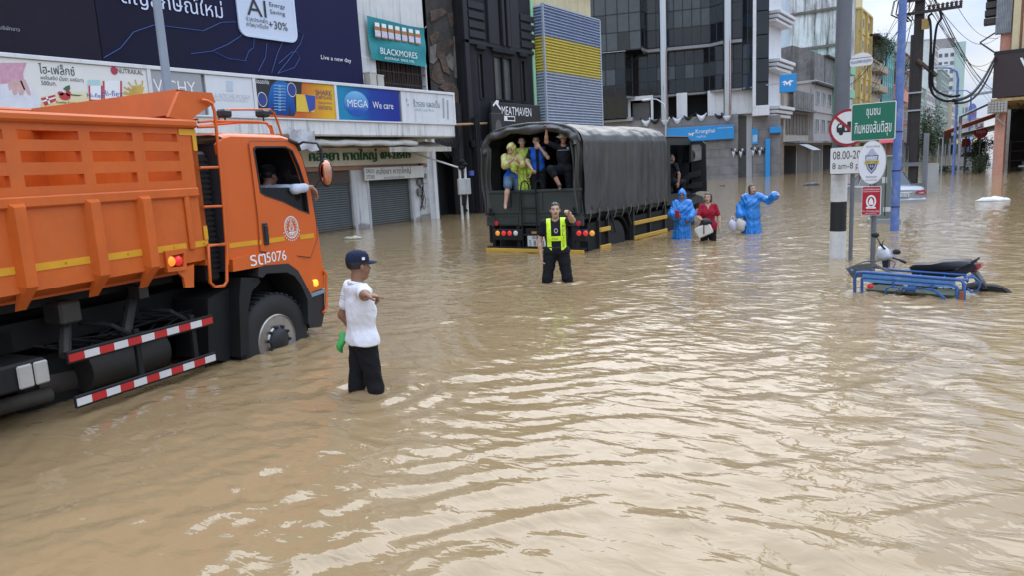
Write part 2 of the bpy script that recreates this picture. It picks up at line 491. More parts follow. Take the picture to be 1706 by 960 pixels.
o = mbx(-95, 45, -45, 525, ROADZ-.3, ROADZ).build('road', M('asphalt', (.05, .05, .05), .9, var=.3, scale=6, bump=.3)); tagit(o, 'flooded asphalt road under the water', None, kind='structure')

# ------------------------------------------------------------------ shared materials
WHITE = M('white_paint', (.72, .71, .68), .6, var=.12, streak=.65, slo=.5, sscale=5, bump=.1)
WALLW = M('white_wall', (.66, .66, .64), .75, var=.12, streak=.5, sscale=4, bump=.15)
CREAM = M('cream_board', (.62, .55, .42), .6, var=.1, streak=.25)
BLACKP = M('black_paint', (.014, .014, .016), .6, var=.3, spec=.25)
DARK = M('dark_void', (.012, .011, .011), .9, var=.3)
STEEL = M('galvanised_steel', (.42, .44, .46), .4, metal=.7, var=.2, streak=.3)
GREYP = M('grey_pole_paint', (.125, .135, .15), .5, var=.2, streak=.3)
BLUEP = M('blue_pole_paint', (.10, .17, .42), .5, var=.25, blotch=.5, bcol=(.35, .36, .36), scale=8)
PRINTW = M('print_white', (.80, .80, .80), .5, var=.03)
PRINTK = M('print_black', (.02, .02, .022), .5, var=.1)
PRINTG = M('print_grey', (.35, .36, .38), .5, var=.1)
RUST = M('rusty_iron', (.09, .06, .045), .8, metal=.3, var=.4)
GLASSD = M('dark_glass', (.02, .024, .028), .06, var=.2, spec=.8)
CABLE = M('black_cable', (.010, .010, .011), .65, spec=.2)
BRASS = M('beige_plaster', (.45, .40, .33), .8, var=.2, streak=.6, bump=.2)


SH = Frame(-20.3, 0, R(90))
def fdepth(f, pts, d): return [f.p(x, y, d) for x, y in pts]

# ------------------------------------------------------------------ drug store building
FD = -1.5       # how far the sign band stands out over the pavement
def fz(py, px=420): return SH.p(px, py, FD)[1]
b = thing('shop_building', 'white two-storey drug store building with a long sign band and closed shutters', 'building', SH, (15, 0, ROADZ))
z_top, z_sb, z_wb = 5.05, 3.87, 3.36
mb = MB()
mb.box(-4, 23.0, FD+.05, FD+.35, z_wb, z_sb-.03, b=.02); mb.box(-4, 23.0, FD+.08, 0, z_wb-.02, z_wb+.1)
mb.box(22.7, 22.95, FD+.1, 0, z_wb, z_top-.08)
mb.build('canopy_band', WHITE, b)
mb = MB(); mb.box(-4, 23.0, FD+.12, FD+.3, z_sb-.03, z_top-.04); mb.build('sign_band_backing', M('band_backing', (.3, .3, .3), .7), b)
mb = MB()
mb.box(-4, 23.04, FD-.02, FD+.34, z_top-.05, z_top+.05, b=.01); mb.box(-4, 23.04, FD-.01, FD+.05, z_sb-.05, z_sb, b=.01)
for s in (10.42, 13.62, 16.77, 22.98): mb.box(s-.05, s+.05, FD-.012, FD+.04, z_sb, z_top-.05)
mb.build('band_frame', M('band_frame_white', (.7, .7, .7), .45, var=.08, streak=.2), b)
mb = MB()
u_end = SH.p(712, 60, 0)[0]
mb.plate(rect(-6, u_end, z_wb, 14), [rect(20.25, u_end-.25, 5.35, 6.6)], 0, .25); mb.box(u_end-.2, u_end, 0, 9, -.4, 14)
mb.build('upper_wall', WALLW, b)
mb = MB(); mb.box(20.2, u_end-.2, .3, .32, 5.3, 6.7); mb.build('upper_window_recess', DARK, b)
mb = MB()
for i in range(26):
    x = 20.3+i*(u_end-.6-20.25)/25; mb.cyl((x, .06, 5.35), (x+.05*math.sin(i*2.3), .06, 6.6), .014, n=5)
for z in (5.5, 5.95, 6.4): mb.box(20.25, u_end-.25, .05, .08, z, z+.03)
mb.build('window_grille', RUST, b)
# ground floor: wall with shutter openings
sh1 = (10.8, SH.p(588, 330)[0]); sh2 = (SH.p(617, 330)[0], SH.p(686, 330)[0]); endp = SH.p(715, 330)[0]
mb = MB(); mb.plate(rect(-6, endp, -.45, z_wb), [rect(sh1[0], sh1[1], -.4, 2.22), rect(sh2[0], sh2[1], -.4, 1.9), rect(3.5, 10.2, -.4, 2.22)], 0, .3)
mb.build('ground_wall', M('shop_wall', (.60, .60, .58), .7, var=.1, streak=.6, sscale=6, bump=.1, wet=.62), b)
def shutter(x0, x1, z1, parent):
    mb = MB(); n = int((z1+.5)/.085)
    pr = []
    for i in range(n):
        z = z1-i*.085
        pr += [(z, .13), (z-.055, .115), (z-.07, .15), (z-.085, .15)]
    v = []; f = []
    for z, y in pr: v += [(x0, y, z), (x1, y, z)]
    for i in range(len(pr)-1): f.append((2*i, 2*i+1, 2*i+3, 2*i+2))
    mb.add(v, f)
    return mb.build('roller_shutter', M('shutter_grey', (.095, .105, .10), .5, metal=.3, var=.2, streak=.35, sscale=6, wet=.6), parent)
s_ = shutter(sh1[0]-.05, sh1[1]+.05, 2.22, b); mb = MB(); mb.box(sh1[0], sh1[1], .08, .12, 1.72, 2.2); mb.build('shutter_vent_band', M('vent_brown', (.10, .08, .065), .8, var=.4, scale=20, bump=.6), s_)
shutter(sh2[0]-.05, sh2[1]+.05, 1.9, b); shutter(3.4, 10.3, 2.22, b)
mb = MB()
for x in (sh1[1]+.02, sh2[0]-.14, sh2[1]+.02): mb.box(x, x+.12, -.02, .1, -.45, 2.2, b=.01)
mb.each('shutter_rail', M('aluminium', (.55, .56, .57), .4, metal=.6, var=.12, streak=.3), b)
mb = MB()
for i in range(8): mb.box(endp-.62, endp+.015, -.035, 0.02, -.45+i*.33, -.13+i*.33, b=.012)
mb.each('corner_tile', M('corner_tile', (.52, .51, .49), .5, var=.2, streak=.6, sscale=7, wet=.7), b)
mb = MB(); mb.box(-6, endp, -.03, .0, 2.2, 2.34); mb.build('lintel_strip', M('terracotta_strip', (.36, .18, .12), .7, var=.2), b)
# boxes and cables on the corner pillar
mb = MB()
for x, z, w, h in ((endp-.75, 1.5, .16, .22), (endp-.78, 1.05, .2, .28), (endp-.5, 1.75, .3, .18)): mb.box(x, x+w, -.14, -.03, z, z+h, b=.015)
mb.each('junction_box', M('old_grey_box', (.16, .16, .15), .7, var=.3), b)
mb = MB()
for k in range(7):
    j = lambda: rnd.uniform(-.16, .16); pts = [(endp-.45+j(), -.08, 2.9-.1*k), (endp-.5+j(), -.1, 2.2), (endp-.5+j(), -.07, 1.6+j()), (endp-.48+j(), -.09, 1.0+j()), (endp-.5+j(), -.06, .5+j())]
    mb.tube(pts, .012, n=5)
mb.build('wall_cable', CABLE, b)

# green lettered shop board
s0, z0 = 10.5, 2.36
t = thing('shop_sign', 'cream shop board with green letters and telephone number above the shutters', 'sign', SH, (17, -.1, 2.36))
mbx(s0, SH.p(712, 260, -.1)[0], -.12, -.03, 2.36, 3.02, b=.012).build('board', CREAM, t)
GRN = M('letter_green', (.02, .14, .05), .5, var=.15); 
def letters3(parent, string, mat, x, z, d, w, h, depth=.05):
    mb = MB(); 
    for k in range(4): letters(None, string, None, x+.006*k, z+.004*k, d-depth*k/3, w=w, h=h, mb=mb, bold=.03)
    return mb.build('lettering', mat, parent, fixn=False)
xa = SH.p(534, 262, -.14)[0]; xb = SH.p(627, 262, -.14)[0]; xc = SH.p(634, 262, -.14)[0]; xd = SH.p(684, 262, -.14)[0]
letters3(t, 'คลังยา หาดใหญ่', GRN, (xa-.5+xb)/2, 2.72, -.13, xb-xa+.5, .5); letters3(t, '074-235419', GRN, (xc+xd)/2, 2.70, -.13, xd-xc, .26)
t = thing('shop_sign', 'small white drug store sign with black letters over the narrow shutter', 'sign', SH, (20.8, -.2, 1.78))
xa, xb = SH.p(607, 290, -.2)[0], SH.p(705, 285, -.2)[0]
mbx(xa, xb, -.24, -.16, 1.78, 2.26, b=.01).build('board', M('sign_white', (.66, .66, .62), .5, var=.06, streak=.2), t)
letters(t, 'DRUG', PRINTK, xa+.27, 2.13, -.245, w=.42, h=.14); letters(t, 'STORE', PRINTK, xa+.27, 1.91, -.245, w=.42, h=.14)
letters(t, 'คลังยา หาดใหญ่', PRINTK, xa+1.55, 2.09, -.245, w=1.9, h=.3, bold=.02); letters(t, 'ขายยาโดยเภสัชกร', PRINTK, xa+1.55, 1.86, -.245, w=1.15, h=.1)
# rolled awning
t = thing('rolled_awning', 'rolled white fabric awning under the drug store sign band', 'awning', SH, (19, -1.2, 3.0))
xa, xb = SH.p(520, 230, -1.2)[0], SH.p(694, 240, -1.2)[0]
mb = MB(); P = [(xa+(xb-xa)*i/14, -1.2, 3.12+.02*math.sin(i*1.7)) for i in range(15)]; mb.tube(P, [.1+.012*math.sin(i*2.1) for i in range(15)], n=12); mb.build('fabric_roll', M('awning_cloth', (.66, .64, .6), .7, var=.15, streak=.2), t, smooth=True)
mb = MB(); mb.box(xa, 21.2, -1.0, -.1, 3.2, 3.26); mb.build('cover', M('awning_cover', (.2, .19, .17), .7, var=.3), t)
mb = MB(); xe = SH.p(748, 244, -1.2)[0]; mb.grid(lambda u, v: (xb-1.6+(xe-xb+1.6)*u, -1.3+.9*v, 2.93+.28*v-.02*math.sin(u*20)), 16, 4); mb.box(xb-1.6, xe, -1.32, -1.28, 2.78, 2.96); mb.build('valance', M('old_canvas', (.42, .39, .33), .8, var=.25, streak=.6), t)
# striped cloth on the far end
t = MB()
xq = SH.p(515, 222, -1.55)[0]
t.grid(lambda u, v: (xq-.9+1.1*u+.1*v, -1.58-.06*math.sin(u*9+v*4), 3.55-.62*v-.1*u+.03*math.sin(u*14)), 14, 10)
t.build('hanging_cloth', M('crumpled_cloth', (.5, .5, .52), .8, var=.35, scale=9), frame=SH, at=(xq-.4, -1.55, 3.0), label='crumpled pale cloth hanging from the sign band above the truck cab', cat='cloth', smooth=True)

# advertising panels in the band
def panel(s0, s1, label, mat):
    t = thing('advertising_panel', label, 'sign', SH, ((s0+s1)/2, FD, z_sb), group='advertising panels in the sign band')
    mbx(s0+.06, s1-.06, FD+.02, FD+.1, z_sb+.01, z_top-.06).build('board', mat, t)
    return t
dP = FD+.012
def pz(px, py): return SH.p(px, py, dP)
def shape(parent, name, polys, mat, d=None, f=None):
    mb = MB()
    for q in polys:
        P, tr = cdt_fill([ccw(q)]); mb.add([(x, dP if d is None else d, z) for x, z in P], tr)
    return mb.build(name, mat, parent, fixn=False)
def pp(pts, dd=None): return [SH.p(x, y, dP if dd is None else dd) for x, y in pts]
t = panel(3.5, 10.42, 'advertising panel with hands on a knee, tablets and the word NUTRAKAL', M('ad_white', (.74, .73, .68), .45, var=.06))
def vgrad(name, c0, c1, z0, z1, c2=None, xdir=False):
    m = bpy.data.materials.new(name); m.use_nodes = True; N = m.node_tree.nodes; L = m.node_tree.links
    tc_ = N.new('ShaderNodeTexCoord'); sp = N.new('ShaderNodeSeparateXYZ'); L.new(tc_.outputs['Object'], sp.inputs[0])
    mr = N.new('ShaderNodeMapRange'); mr.inputs['From Min'].default_value = z0; mr.inputs['From Max'].default_value = z1; L.new(sp.outputs['X' if xdir else 'Z'], mr.inputs['Value'])
    rp = N.new('ShaderNodeValToRGB'); rp.color_ramp.elements[0].color = (*c0, 1); rp.color_ramp.elements[1].color = (*c1, 1)
    if c2: e = rp.color_ramp.elements.new(.5); e.color = (*c2, 1)
    nz = N.new('ShaderNodeTexNoise'); nz.inputs['Scale'].default_value = 1.5; L.new(tc_.outputs['Object'], nz.inputs['Vector'])
    ad = N.new('ShaderNodeMath'); ad.operation = 'MULTIPLY_ADD'; ad.inputs[1].default_value = .25; L.new(nz.outputs['Fac'], ad.inputs[0]); 
    sb = N.new('ShaderNodeMath'); sb.operation = 'SUBTRACT'; sb.inputs[1].default_value = .125; L.new(mr.outputs[0], sb.inputs[0]); L.new(sb.outputs[0], ad.inputs[2])
    L.new(ad.outputs[0], rp.inputs[0]); b_ = N['Principled BSDF']; L.new(rp.outputs[0], b_.inputs['Base Color']); b_.inputs['Roughness'].default_value = .5; b_.inputs['Specular IOR Level'].default_value = .2
    return m
SKINP = M('print_skin', (.62, .40, .38), .5, var=.2, scale=6)
shape(t, 'printed_background', [pp([(68, 182), (70, 160), (120, 152), (246, 150), (249, 175), (249, 185)])], vgrad('ad_yellow', (.74, .55, .12), (.74, .72, .6), -.1, .6), d=dP+.003)
shape(t, 'printed_sleeve', [pp([(0, 104), (44, 104), (38, 122), (42, 140), (25, 150), (0, 140)])], M('print_pink', (.62, .33, .42), .5, var=.25, scale=8))
shape(t, 'printed_trousers', [pp([(0, 140), (30, 136), (52, 142), (68, 176), (66, 186), (0, 186)])], M('print_pale', (.70, .70, .76), .5, var=.12, scale=6), d=dP-.002)
for pts in ([(13, 138), (24, 130), (36, 134), (42, 148), (38, 158), (32, 158), (30, 150), (27, 158), (22, 157), (20, 148), (15, 150)], [(33, 134), (42, 132), (48, 146), (52, 158), (47, 158), (42, 148), (40, 150)]): shape(t, 'printed_hand', [pp(pts)], SKINP, d=dP-.005)
lpx(SH, t, 'ไฮ-เฟล็กซ์', PRINTK, dP-.003, 65, 124, 115, 17, bold=.03)
lpx(SH, t, 'ผงโรสฮิป (โรซ่า แคนินา)', PRINTK, dP-.003, 68, 139, 130, 9, 132); lpx(SH, t, '500มก.', PRINTK, dP-.003, 69, 94, 138, 7)
lpx(SH, t, 'NUTRAKAL', M('print_brown', (.10, .06, .06), .5), dP-.003, 195, 238, 117, 8, 120, bold=.02)
shape(t, 'printed_logo_dot', [ell(*pz(190, 117), .085, .1)], M('print_crimson', (.45, .03, .08), .5), d=dP-.003)
RED = M('print_red', (.50, .04, .05), .5, var=.1)
shape(t, 'printed_flag', [pp([(68, 163), (92, 157), (93, 167), (75, 176)])], RED, d=dP-.003)
shape(t, 'printed_flag_cross', [pp([(69, 167.5), (92, 160.5), (92.5, 163), (70, 170)]), pp([(76, 161), (79, 160), (84, 172), (81, 173)])], PRINTW, d=dP-.006)
shape(t, 'printed_rosehip', [ell(*pz(108, 160), .13, .09, 12), ell(*pz(101, 155), .07, .05, 10), ell(*pz(114, 155), .06, .07, 10)], RED, d=dP-.004)
shape(t, 'printed_leaf', [pp([(112, 152), (105, 147), (110, 143), (116, 141), (117, 147), (114, 153)]), pp([(116, 156), (138, 158), (130, 159.5), (116, 158)])], M('print_leaf', (.05, .13, .05), .5), d=dP-.003)
lpx(SH, t, 'Rosehip Powder 100%', PRINTK, dP-.004, 94, 143, 170, 5, 172)
for (a, b_, c, d) in ((147, 134, 171, 173), (171, 126, 203, 174)):
    shape(t, 'printed_bottle', [pp([(a, b_+8), (c, b_+8), (c, d), (a+2, d)])], PRINTW, d=dP-.003)
    shape(t, 'printed_band', [pp([(a, b_+8), (a+3, b_+8), (a+4, d), (a+2, d)]), pp([(c-3, b_+8), (c, b_+8), (c, d), (c-3, d)]), pp([(a+2, d-8), (c, d-7), (c, d), (a+2, d)])], RED, d=dP-.006)
    letters(t, 'Hi-flex', M('print_blue', (.05, .08, .3), .5), *pz((a+c)/2, (b_+d)/2+5), dP-.007, w=(c-a)*.0165)
shape(t, 'printed_cap', [pp([(147, 132), (167, 133), (167, 142), (146, 142)])], M('print_mint', (.45, .62, .62), .5), d=dP-.004)
xx, zz = pz(226, 152)
mb = MB()
for k in range(34):
    a = R(-30+k*7.3); r1 = .42+.1*math.sin(k*2.2)
    p = Vector((xx+.12, zz-.16)); e_ = p+Vector((-math.cos(a)*r1, math.sin(a)*r1*.9)); n_ = Vector((math.sin(a), math.cos(a)))*.018
    if e_.x > 10.3: continue
    mb.add([(p.x, dP-.004, p.y), (e_.x-n_.x, dP-.004, e_.y-n_.y), (e_.x+n_.x, dP-.004, e_.y+n_.y)], [(0, 1, 2)])
mb.build('printed_petals', M('print_gold', (.66, .42, .04), .5, var=.3), t, fixn=False)
t = panel(10.42, 11.98, 'grey advertising panel reading VICHY behind the lamp post', M('ad_grey', (.34, .35, .36), .45, var=.06))
lpx(SH, t, 'VICHY', PRINTW, dP, 256, 326, 143, 22, 146); lpx(SH, t, 'LABORATOIRES', PRINTW, dP, 279, 308, 158, 3)
t = panel(11.98, 13.62, 'white advertising panel with pale lettering beside the VICHY panel', M('ad_pale', (.68, .70, .72), .45, var=.05))
letters(t, 'LA ROCHE-POSAY', M('print_palegrey', (.52, .55, .58), .5), *pz(386, 160), dP, w=1.25, h=.14); letters(t, 'LABORATOIRE DERMATOLOGIQUE', M('print_palegrey', (.5, .52, .55)), *pz(385, 167), dP, w=1.1, h=.06)
shape(t, 'printed_bar', [pp([(377, 134), (388, 135), (388, 152), (378, 151)])], M('print_paleblue', (.5, .58, .66), .5), d=dP)
t = panel(13.62, 16.77, 'advertising panel with a blue glowing torso and SHARK on orange', vgrad('ad_shark', (.55, .12, .03), (.74, .42, .03), 0.1, 1.3, xdir=True))
shape(t, 'printed_black_half', [pp([(424, 130), (503, 137), (502, 165), (490, 193), (428, 188)])], PRINTK, d=dP+.004)
shape(t, 'printed_torso', [pp([(452, 142), (462, 133), (473, 134), (484, 142), (490, 165), (493, 186), (484, 192), (482, 172), (480, 192), (457, 190), (456, 170), (452, 188), (447, 184), (447, 160)])], vgrad('print_torso', (.008, .035, .16), (.03, .17, .48), -.2, 1.1, (.015, .08, .32)), d=dP)
mb = MB()
for k in range(9):
    x, z = pz(466, 142+k*5); mb.box(x-.05, x+.05, dP-.003, dP-.002, z-.03, z+.02); mb.box(x-.22, x+.22, dP-.003, dP-.002, z-.008, z+.006)
mb.build('printed_spine', M('print_cyan', (.35, .62, .8), .5), t)
for (x, y) in ((437, 165), (486, 149)):
    shape(t, 'printed_badge', [ell(*pz(x, y), .17, .22)], PRINTW, d=dP-.004); shape(t, 'printed_badge_centre', [ell(*pz(x, y), .155, .2)], M('print_navy', (.03, .05, .22), .5), d=dP-.007)
letters(t, 'ปลอดภัย', PRINTW, *pz(436, 135), dP-.003, w=.5, h=.14)
shape(t, 'printed_box', [pp([(493, 156), (525, 158), (524, 187), (494, 185)])], M('print_amber', (.72, .5, .05), .5), d=dP-.003); shape(t, 'printed_box_face', [pp([(508, 157), (525, 159), (525, 181), (515, 187)])], M('print_deepblue', (.03, .07, .35), .5), d=dP-.006)
PUR = M('print_purple', (.10, .04, .16), .5); lpx(SH, t, 'SHARK', PUR, dP-.003, 526, 553, 154, 9, bold=.03); lpx(SH, t, 'CARTILAGE', PUR, dP-.003, 527, 553, 162, 5, bold=.02); lpx(SH, t, 'ปลาฉลาม', PUR, dP-.003, 531, 553, 178, 8); lpx(SH, t, 'กระดูกอ่อน', PUR, dP-.003, 531, 553, 171, 5)
t = panel(16.77, 19.87, 'deep blue advertising panel reading MEGA We care', vgrad('ad_mega', (.02, .24, .42), (.02, .035, .26), -1.2, 1.2, (.02, .06, .32), xdir=True))
shape(t, 'printed_oval', [ell(*pz(594, 172), .56, .42, 32)], vgrad('mega_oval', (.03, .10, .42), (.2, .50, .75), .3, 1.0), d=dP)
lpx(SH, t, 'MEGA', PRINTW, dP-.004, 579, 613, 171, 12, 173, bold=.03); lpx(SH, t, 'We care', PRINTW, dP-.004, 621, 655, 174, 11, 176)
t = panel(19.87, 23.0, 'weathered white advertising panel with grey letters at the end of the band', M('ad_weathered', (.68, .69, .70), .5, var=.1, streak=.4))
letters(t, 'ริ้วรอย แผลเป็น', M('print_slate', (.12, .15, .19), .5), *pz(711, 172), dP, w=1.55, h=.27); letters(t, 'เป็นไป...อยู่ๆ ก็หาย', M('print_teal', (.3, .45, .47), .5), *pz(708, 183), dP, w=1.05, h=.15)
shape(t, 'printed_tube', [pp([(737, 163), (740, 163), (741, 196), (738, 196)]), pp([(744, 166), (747, 166), (748, 198), (745, 198)]), pp([(676, 164), (678, 163), (679, 169), (677, 169)]), pp([(679, 172), (681, 172), (681, 176), (679, 176)])], PRINTG, d=dP)

# ------------------------------------------------------------------ big billboard
BD = -.45
t = thing('billboard', 'huge dark navy billboard with blue hand drawing above the sign band', 'billboard', SH, (12, BD, 5.2))
xr = SH.p(604, 120, BD)[0]; xj = SH.p(165, 60, BD)[0]
NAVY = vgrad('billboard_navy', (.007, .006, .018), (.009, .009, .050), -4, 4, (.008, .007, .026), xdir=True)
mb = MB()
def bz(x): return 5.17 + .03*math.sin(x*2.1) + .02*math.sin(x*5.3)
mb.grid(lambda u, v: (xj+.02+(xr-xj-.02)*u, BD+.015*math.sin(u*23)*(1-v), bz(xj+(xr-xj)*u)+(13.5-5.2)*v), 40, 6)
mb.build('vinyl_sheet', NAVY, t, smooth=True)
mb = MB(); mb.grid(lambda u, v: (-4+(xj+4-.02)*u, BD-.03+.01*math.sin(u*17), bz(xj*u)+(13.5-5.2)*v), 24, 4); mb.build('vinyl_sheet', M('billboard_violet', (.014, .010, .021), .5, var=.25, scale=.8, spec=.2), t, smooth=True)
mb = MB(); mb.box(-4, xr, BD+.05, BD+.2, 5.1, 13.5); mb.build('frame', BLACKP, t)
LINE = M('print_lineblue', (.03, .10, .32), .5)
def bp_(x, y): return SH.p(x, y, BD-.012)
mb = MB()
for pl_ in ([(172, 96), (200, 80), (222, 53), (257, 41), (300, 46), (338, 51), (368, 37), (392, 36)], [(318, 89), (352, 85), (380, 73), (400, 60), (402, 57)], [(355, 85), (380, 97), (408, 101), (414, 85), (422, 79), (423, 62)], [(430, 118), (442, 95), (444, 72)], [(452, 121), (462, 88), (470, 70)], [(462, 122), (480, 100), (500, 72), (505, 57), (494, 48)], [(462, 122), (490, 112), (499, 96), (494, 86), (486, 86), (464, 105)]):
    pts = [(bp_(*p)[0], BD-.03, bp_(*p)[1]) for p in pl_]; mb.tube(pts, .009, n=4)
mb.build('printed_hand_outline', LINE, t)
lpx(SH, t, 'สัญลักษณ์ใหม่', M('print_bluewhite', (.62, .68, .85), .5), BD-.03, 202, 370, -2, 36, 12, bold=.03)
lpx(SH, t, 'Live a new day', PRINTW, BD-.03, 535, 585, 96, 9, 101); letters(t, 'โดยบริษัทขาว', PRINTG, *bp_(8, 46), BD-.045, w=.6)
x0, z1_ = bp_(392, 0)[0], 8.2; x1, z0_ = bp_(492, 40)[0], bp_(450, 66)[1]
badge = MB(); badge.plate(rrect(x0, x1, z0_, z0_+2.6, .28), (), BD-.06, BD-.02)
bo = badge.build('badge', vgrad('badge_blue', (.42, .55, .82), (.52, .60, .74), -1, 3, (.62, .68, .78)), t)
mb = MB(); ro = rrect(x0, x1, z0_, z0_+2.6, .28); ri = rrect(x0+.07, x1-.07, z0_+.07, z0_+2.5, .22); mb.plate(ro, [ri], BD-.075, BD-.06); mb.build('badge_rim', M('badge_rim', (.6, .68, .82), .3), bo)
lpx(SH, bo, 'AI', PRINTK, BD-.08, 411, 443, 12, 28, bold=.04); lpx(SH, bo, 'Energy', PRINTK, BD-.08, 449, 475, 8, 9, 11); lpx(SH, bo, 'Saving', PRINTK, BD-.08, 450, 475, 20, 9, 23)
lpx(SH, bo, 'ช่วยประหยัด', PRINTK, BD-.08, 410, 446, 30, 8, 34); lpx(SH, bo, 'ค่าไฟมากขึ้นอีก', PRINTK, BD-.08, 411, 447, 40, 8, 43); lpx(SH, bo, '+30%', PRINTK, BD-.08, 448, 479, 40, 13, 44, bold=.02)

# teal banner and small boxes beside the billboard
t = thing('cloth_banner', 'teal banner reading BLACKMORES tied across the upper window', 'banner', SH, (21.4, -.2, 6.3))
q = pp([(612, 25), (708, 46), (709, 111), (615, 97)], -.2)
mb = MB(); mb.grid(lambda u, v: (q[0][0]+(q[1][0]-q[0][0])*u, -.2+.05*math.sin(u*7+v*2)+.03*math.sin(u*3-v*9), (q[3][1]+(q[2][1]-q[3][1])*u)*(1-v)+(q[0][1]+(q[1][1]-q[0][1])*u)*v-.06*math.sin(math.pi*u)*v), 20, 10)
mb.build('cloth', M('teal_cloth', (.015, .24, .26), .6, var=.15), t, smooth=True)
lpx(SH, t, 'BLACKMORES', PRINTW, -.28, 634, 695, 84, 10, 92); lpx(SH, t, 'AUSTRALIA  SINCE 1932', PRINTW, -.28, 641, 690, 96, 4, 102)
for k in range(7):
    x, y = 629+k*11.2, 49+k*2.0
    bx_, bz_ = SH.p(x, y, -.275); w_ = .15
    shape(t, 'printed_bottle', [rect(bx_-w_, bx_+w_, bz_-.28, bz_+.12)], M('print_amberglass', (.42, .16, .03), .5), d=-.275); shape(t, 'printed_label', [rect(bx_-w_, bx_+w_, bz_-.24, bz_-.02)], M('print_label', (.62, .58, .68), .5, var=.3, scale=9), d=-.279); shape(t, 'printed_cap', [rect(bx_-w_*.8, bx_+w_*.8, bz_+.12, bz_+.26)], PRINTW, d=-.275)
mb = MB(); 
for (a, c) in ((612, 25), (708, 46), (709, 111), (615, 97)): x, z = SH.p(a, c, -.2); mb.tube([(x, -.2, z), (x+(.25 if a > 650 else -.25), -.05, z+.12)], .01, n=4)
mb.build('tie_cord', PRINTW, t)
for x, y, l in ((616, 132, 'larger pale box on the ledge beside the billboard'), (629, 137, 'smaller pale box on the ledge beside the billboard')):
    sx, sz = SH.p(x, y, -.5); mb = MB(); mb.box(sx-.16, sx+.16, -.7, -.35, sz-.28, sz+.25, b=.02); mb.box(sx-.17, sx+.17, -.71, -.34, sz+.2, sz+.26, b=.01); mb.box(sx-.1, sx+.1, -.705, -.6, sz-.2, sz-.1)
    mb.build('ledge_box', M('pale_box', (.52, .48, .4), .7, var=.2), frame=SH, at=(sx, -.5, sz-.28), label=l, cat='box')

# ------------------------------------------------------------------ burnt brick house
def brick_mat(name, c1, c2, mo, sc=1.0, burn=.6):
    m = bpy.data.materials.new(name); m.use_nodes = True; N = m.node_tree.nodes; L = m.node_tree.links; b_ = N['Principled BSDF']; b_.inputs['Roughness'].default_value = .9
    tc_ = N.new('ShaderNodeTexCoord'); mp = N.new('ShaderNodeMapping'); mp.inputs['Rotation'].default_value = (R(90), 0, 0); L.new(tc_.outputs['Object'], mp.inputs['Vector'])
    br = N.new('ShaderNodeTexBrick'); br.inputs['Color1'].default_value = (*c1, 1); br.inputs['Color2'].default_value = (*c2, 1); br.inputs['Mortar'].default_value = (*mo, 1)
    br.inputs['Scale'].default_value = sc; br.inputs['Brick Width'].default_value = .22; br.inputs['Row Height'].default_value = .08; br.inputs['Mortar Size'].default_value = .012
    L.new(mp.outputs[0], br.inputs['Vector'])
    n_ = N.new('ShaderNodeTexNoise'); n_.inputs['Scale'].default_value = 1.1; n_.inputs['Detail'].default_value = 8; L.new(tc_.outputs['Object'], n_.inputs['Vector'])
    mr = N.new('ShaderNodeMapRange'); mr.inputs['From Min'].default_value = .42; mr.inputs['From Max'].default_value = .62; mr.inputs['To Max'].default_value = burn; L.new(n_.outputs['Fac'], mr.inputs['Value'])
    mx_ = N.new('ShaderNodeMix'); mx_.data_type = 'RGBA'; mx_.inputs['B'].default_value = (.012, .011, .01, 1); L.new(mr.outputs[0], mx_.inputs['Factor']); L.new(br.outputs['Color'], mx_.inputs['A']); L.new(mx_.outputs['Result'], b_.inputs['Base Color'])
    bp = N.new('ShaderNodeBump'); bp.inputs['Strength'].default_value = .8; bp.inputs['Distance'].default_value = .03; L.new(br.outputs['Fac'], bp.inputs['Height']); bp.invert = True; L.new(bp.outputs[0], b_.inputs['Normal'])
    return m
SOOT = M('sooty_plaster', (.055, .05, .045), .95, var=.5, scale=1.4, blotch=.8, bcol=(.012, .011, .01), streak=.5, scol=(.008, .008, .008), bump=.5, bscale=12)
BURN = thing('ruined_house', 'narrow blackened brick house with broken plaster beside the black restaurant', 'building', SH, (24.5, .5, ROADZ))
bx0, bx1 = u_end+.02, SH.p(771, 60, .0)[0]
mb = MB(); mb.plate(rect(bx0, bx1+.1, -.45, 12.5), [rect(bx0+.5, bx1-.3, -.4, 3.0)], .5, .8); mb.build('wall', SOOT, BURN)
mb = MB(); BR = brick_mat('exposed_brick', (.17, .105, .07), (.11, .07, .05), (.07, .06, .05))
for pts in ([(728, 75), (735, 66), (752, 64), (756, 70), (748, 80), (741, 90), (745, 105), (750, 125), (747, 123), (738, 118), (733, 100), (726, 92)], [(731, 145), (740, 137), (756, 138), (763, 150), (769, 165), (768, 200), (757, 205), (757, 165), (745, 153)], [(716, 18), (735, 12), (745, 20), (728, 32), (718, 36)]):
    mb.plate(SH.poly(pts, .46), (), .44, .5)
for pts in ([(716, 60), (724, 52), (733, 54), (730, 66), (720, 74)], [(720, 108), (732, 104), (737, 122), (741, 138), (728, 140), (719, 128)], [(736, 168), (748, 160), (754, 176), (752, 204), (738, 204)], [(746, 24), (760, 18), (764, 34), (752, 46)]): mb.plate([(x+.05*math.sin(9*z), z+.05*math.sin(7*x)) for x, z in SH.poly(pts, .47)], (), .47, .5)
mb.build('exposed_bricks', BR, BURN)
mb = MB()
for pts in ([(716, 78), (727, 72), (729, 98), (722, 106), (717, 104)], [(741, 96), (750, 88), (757, 96), (755, 118), (748, 112)], [(756, 60), (762, 58), (763, 130), (758, 128)]): mb.plate(SH.poly(pts, .465), (), .465, .5)
mb.each('plaster_remnant', M('grey_plaster', (.17, .155, .135), .9, var=.4, scale=4, blotch=.6, bcol=(.03, .028, .025), bump=.5, bscale=20), BURN)
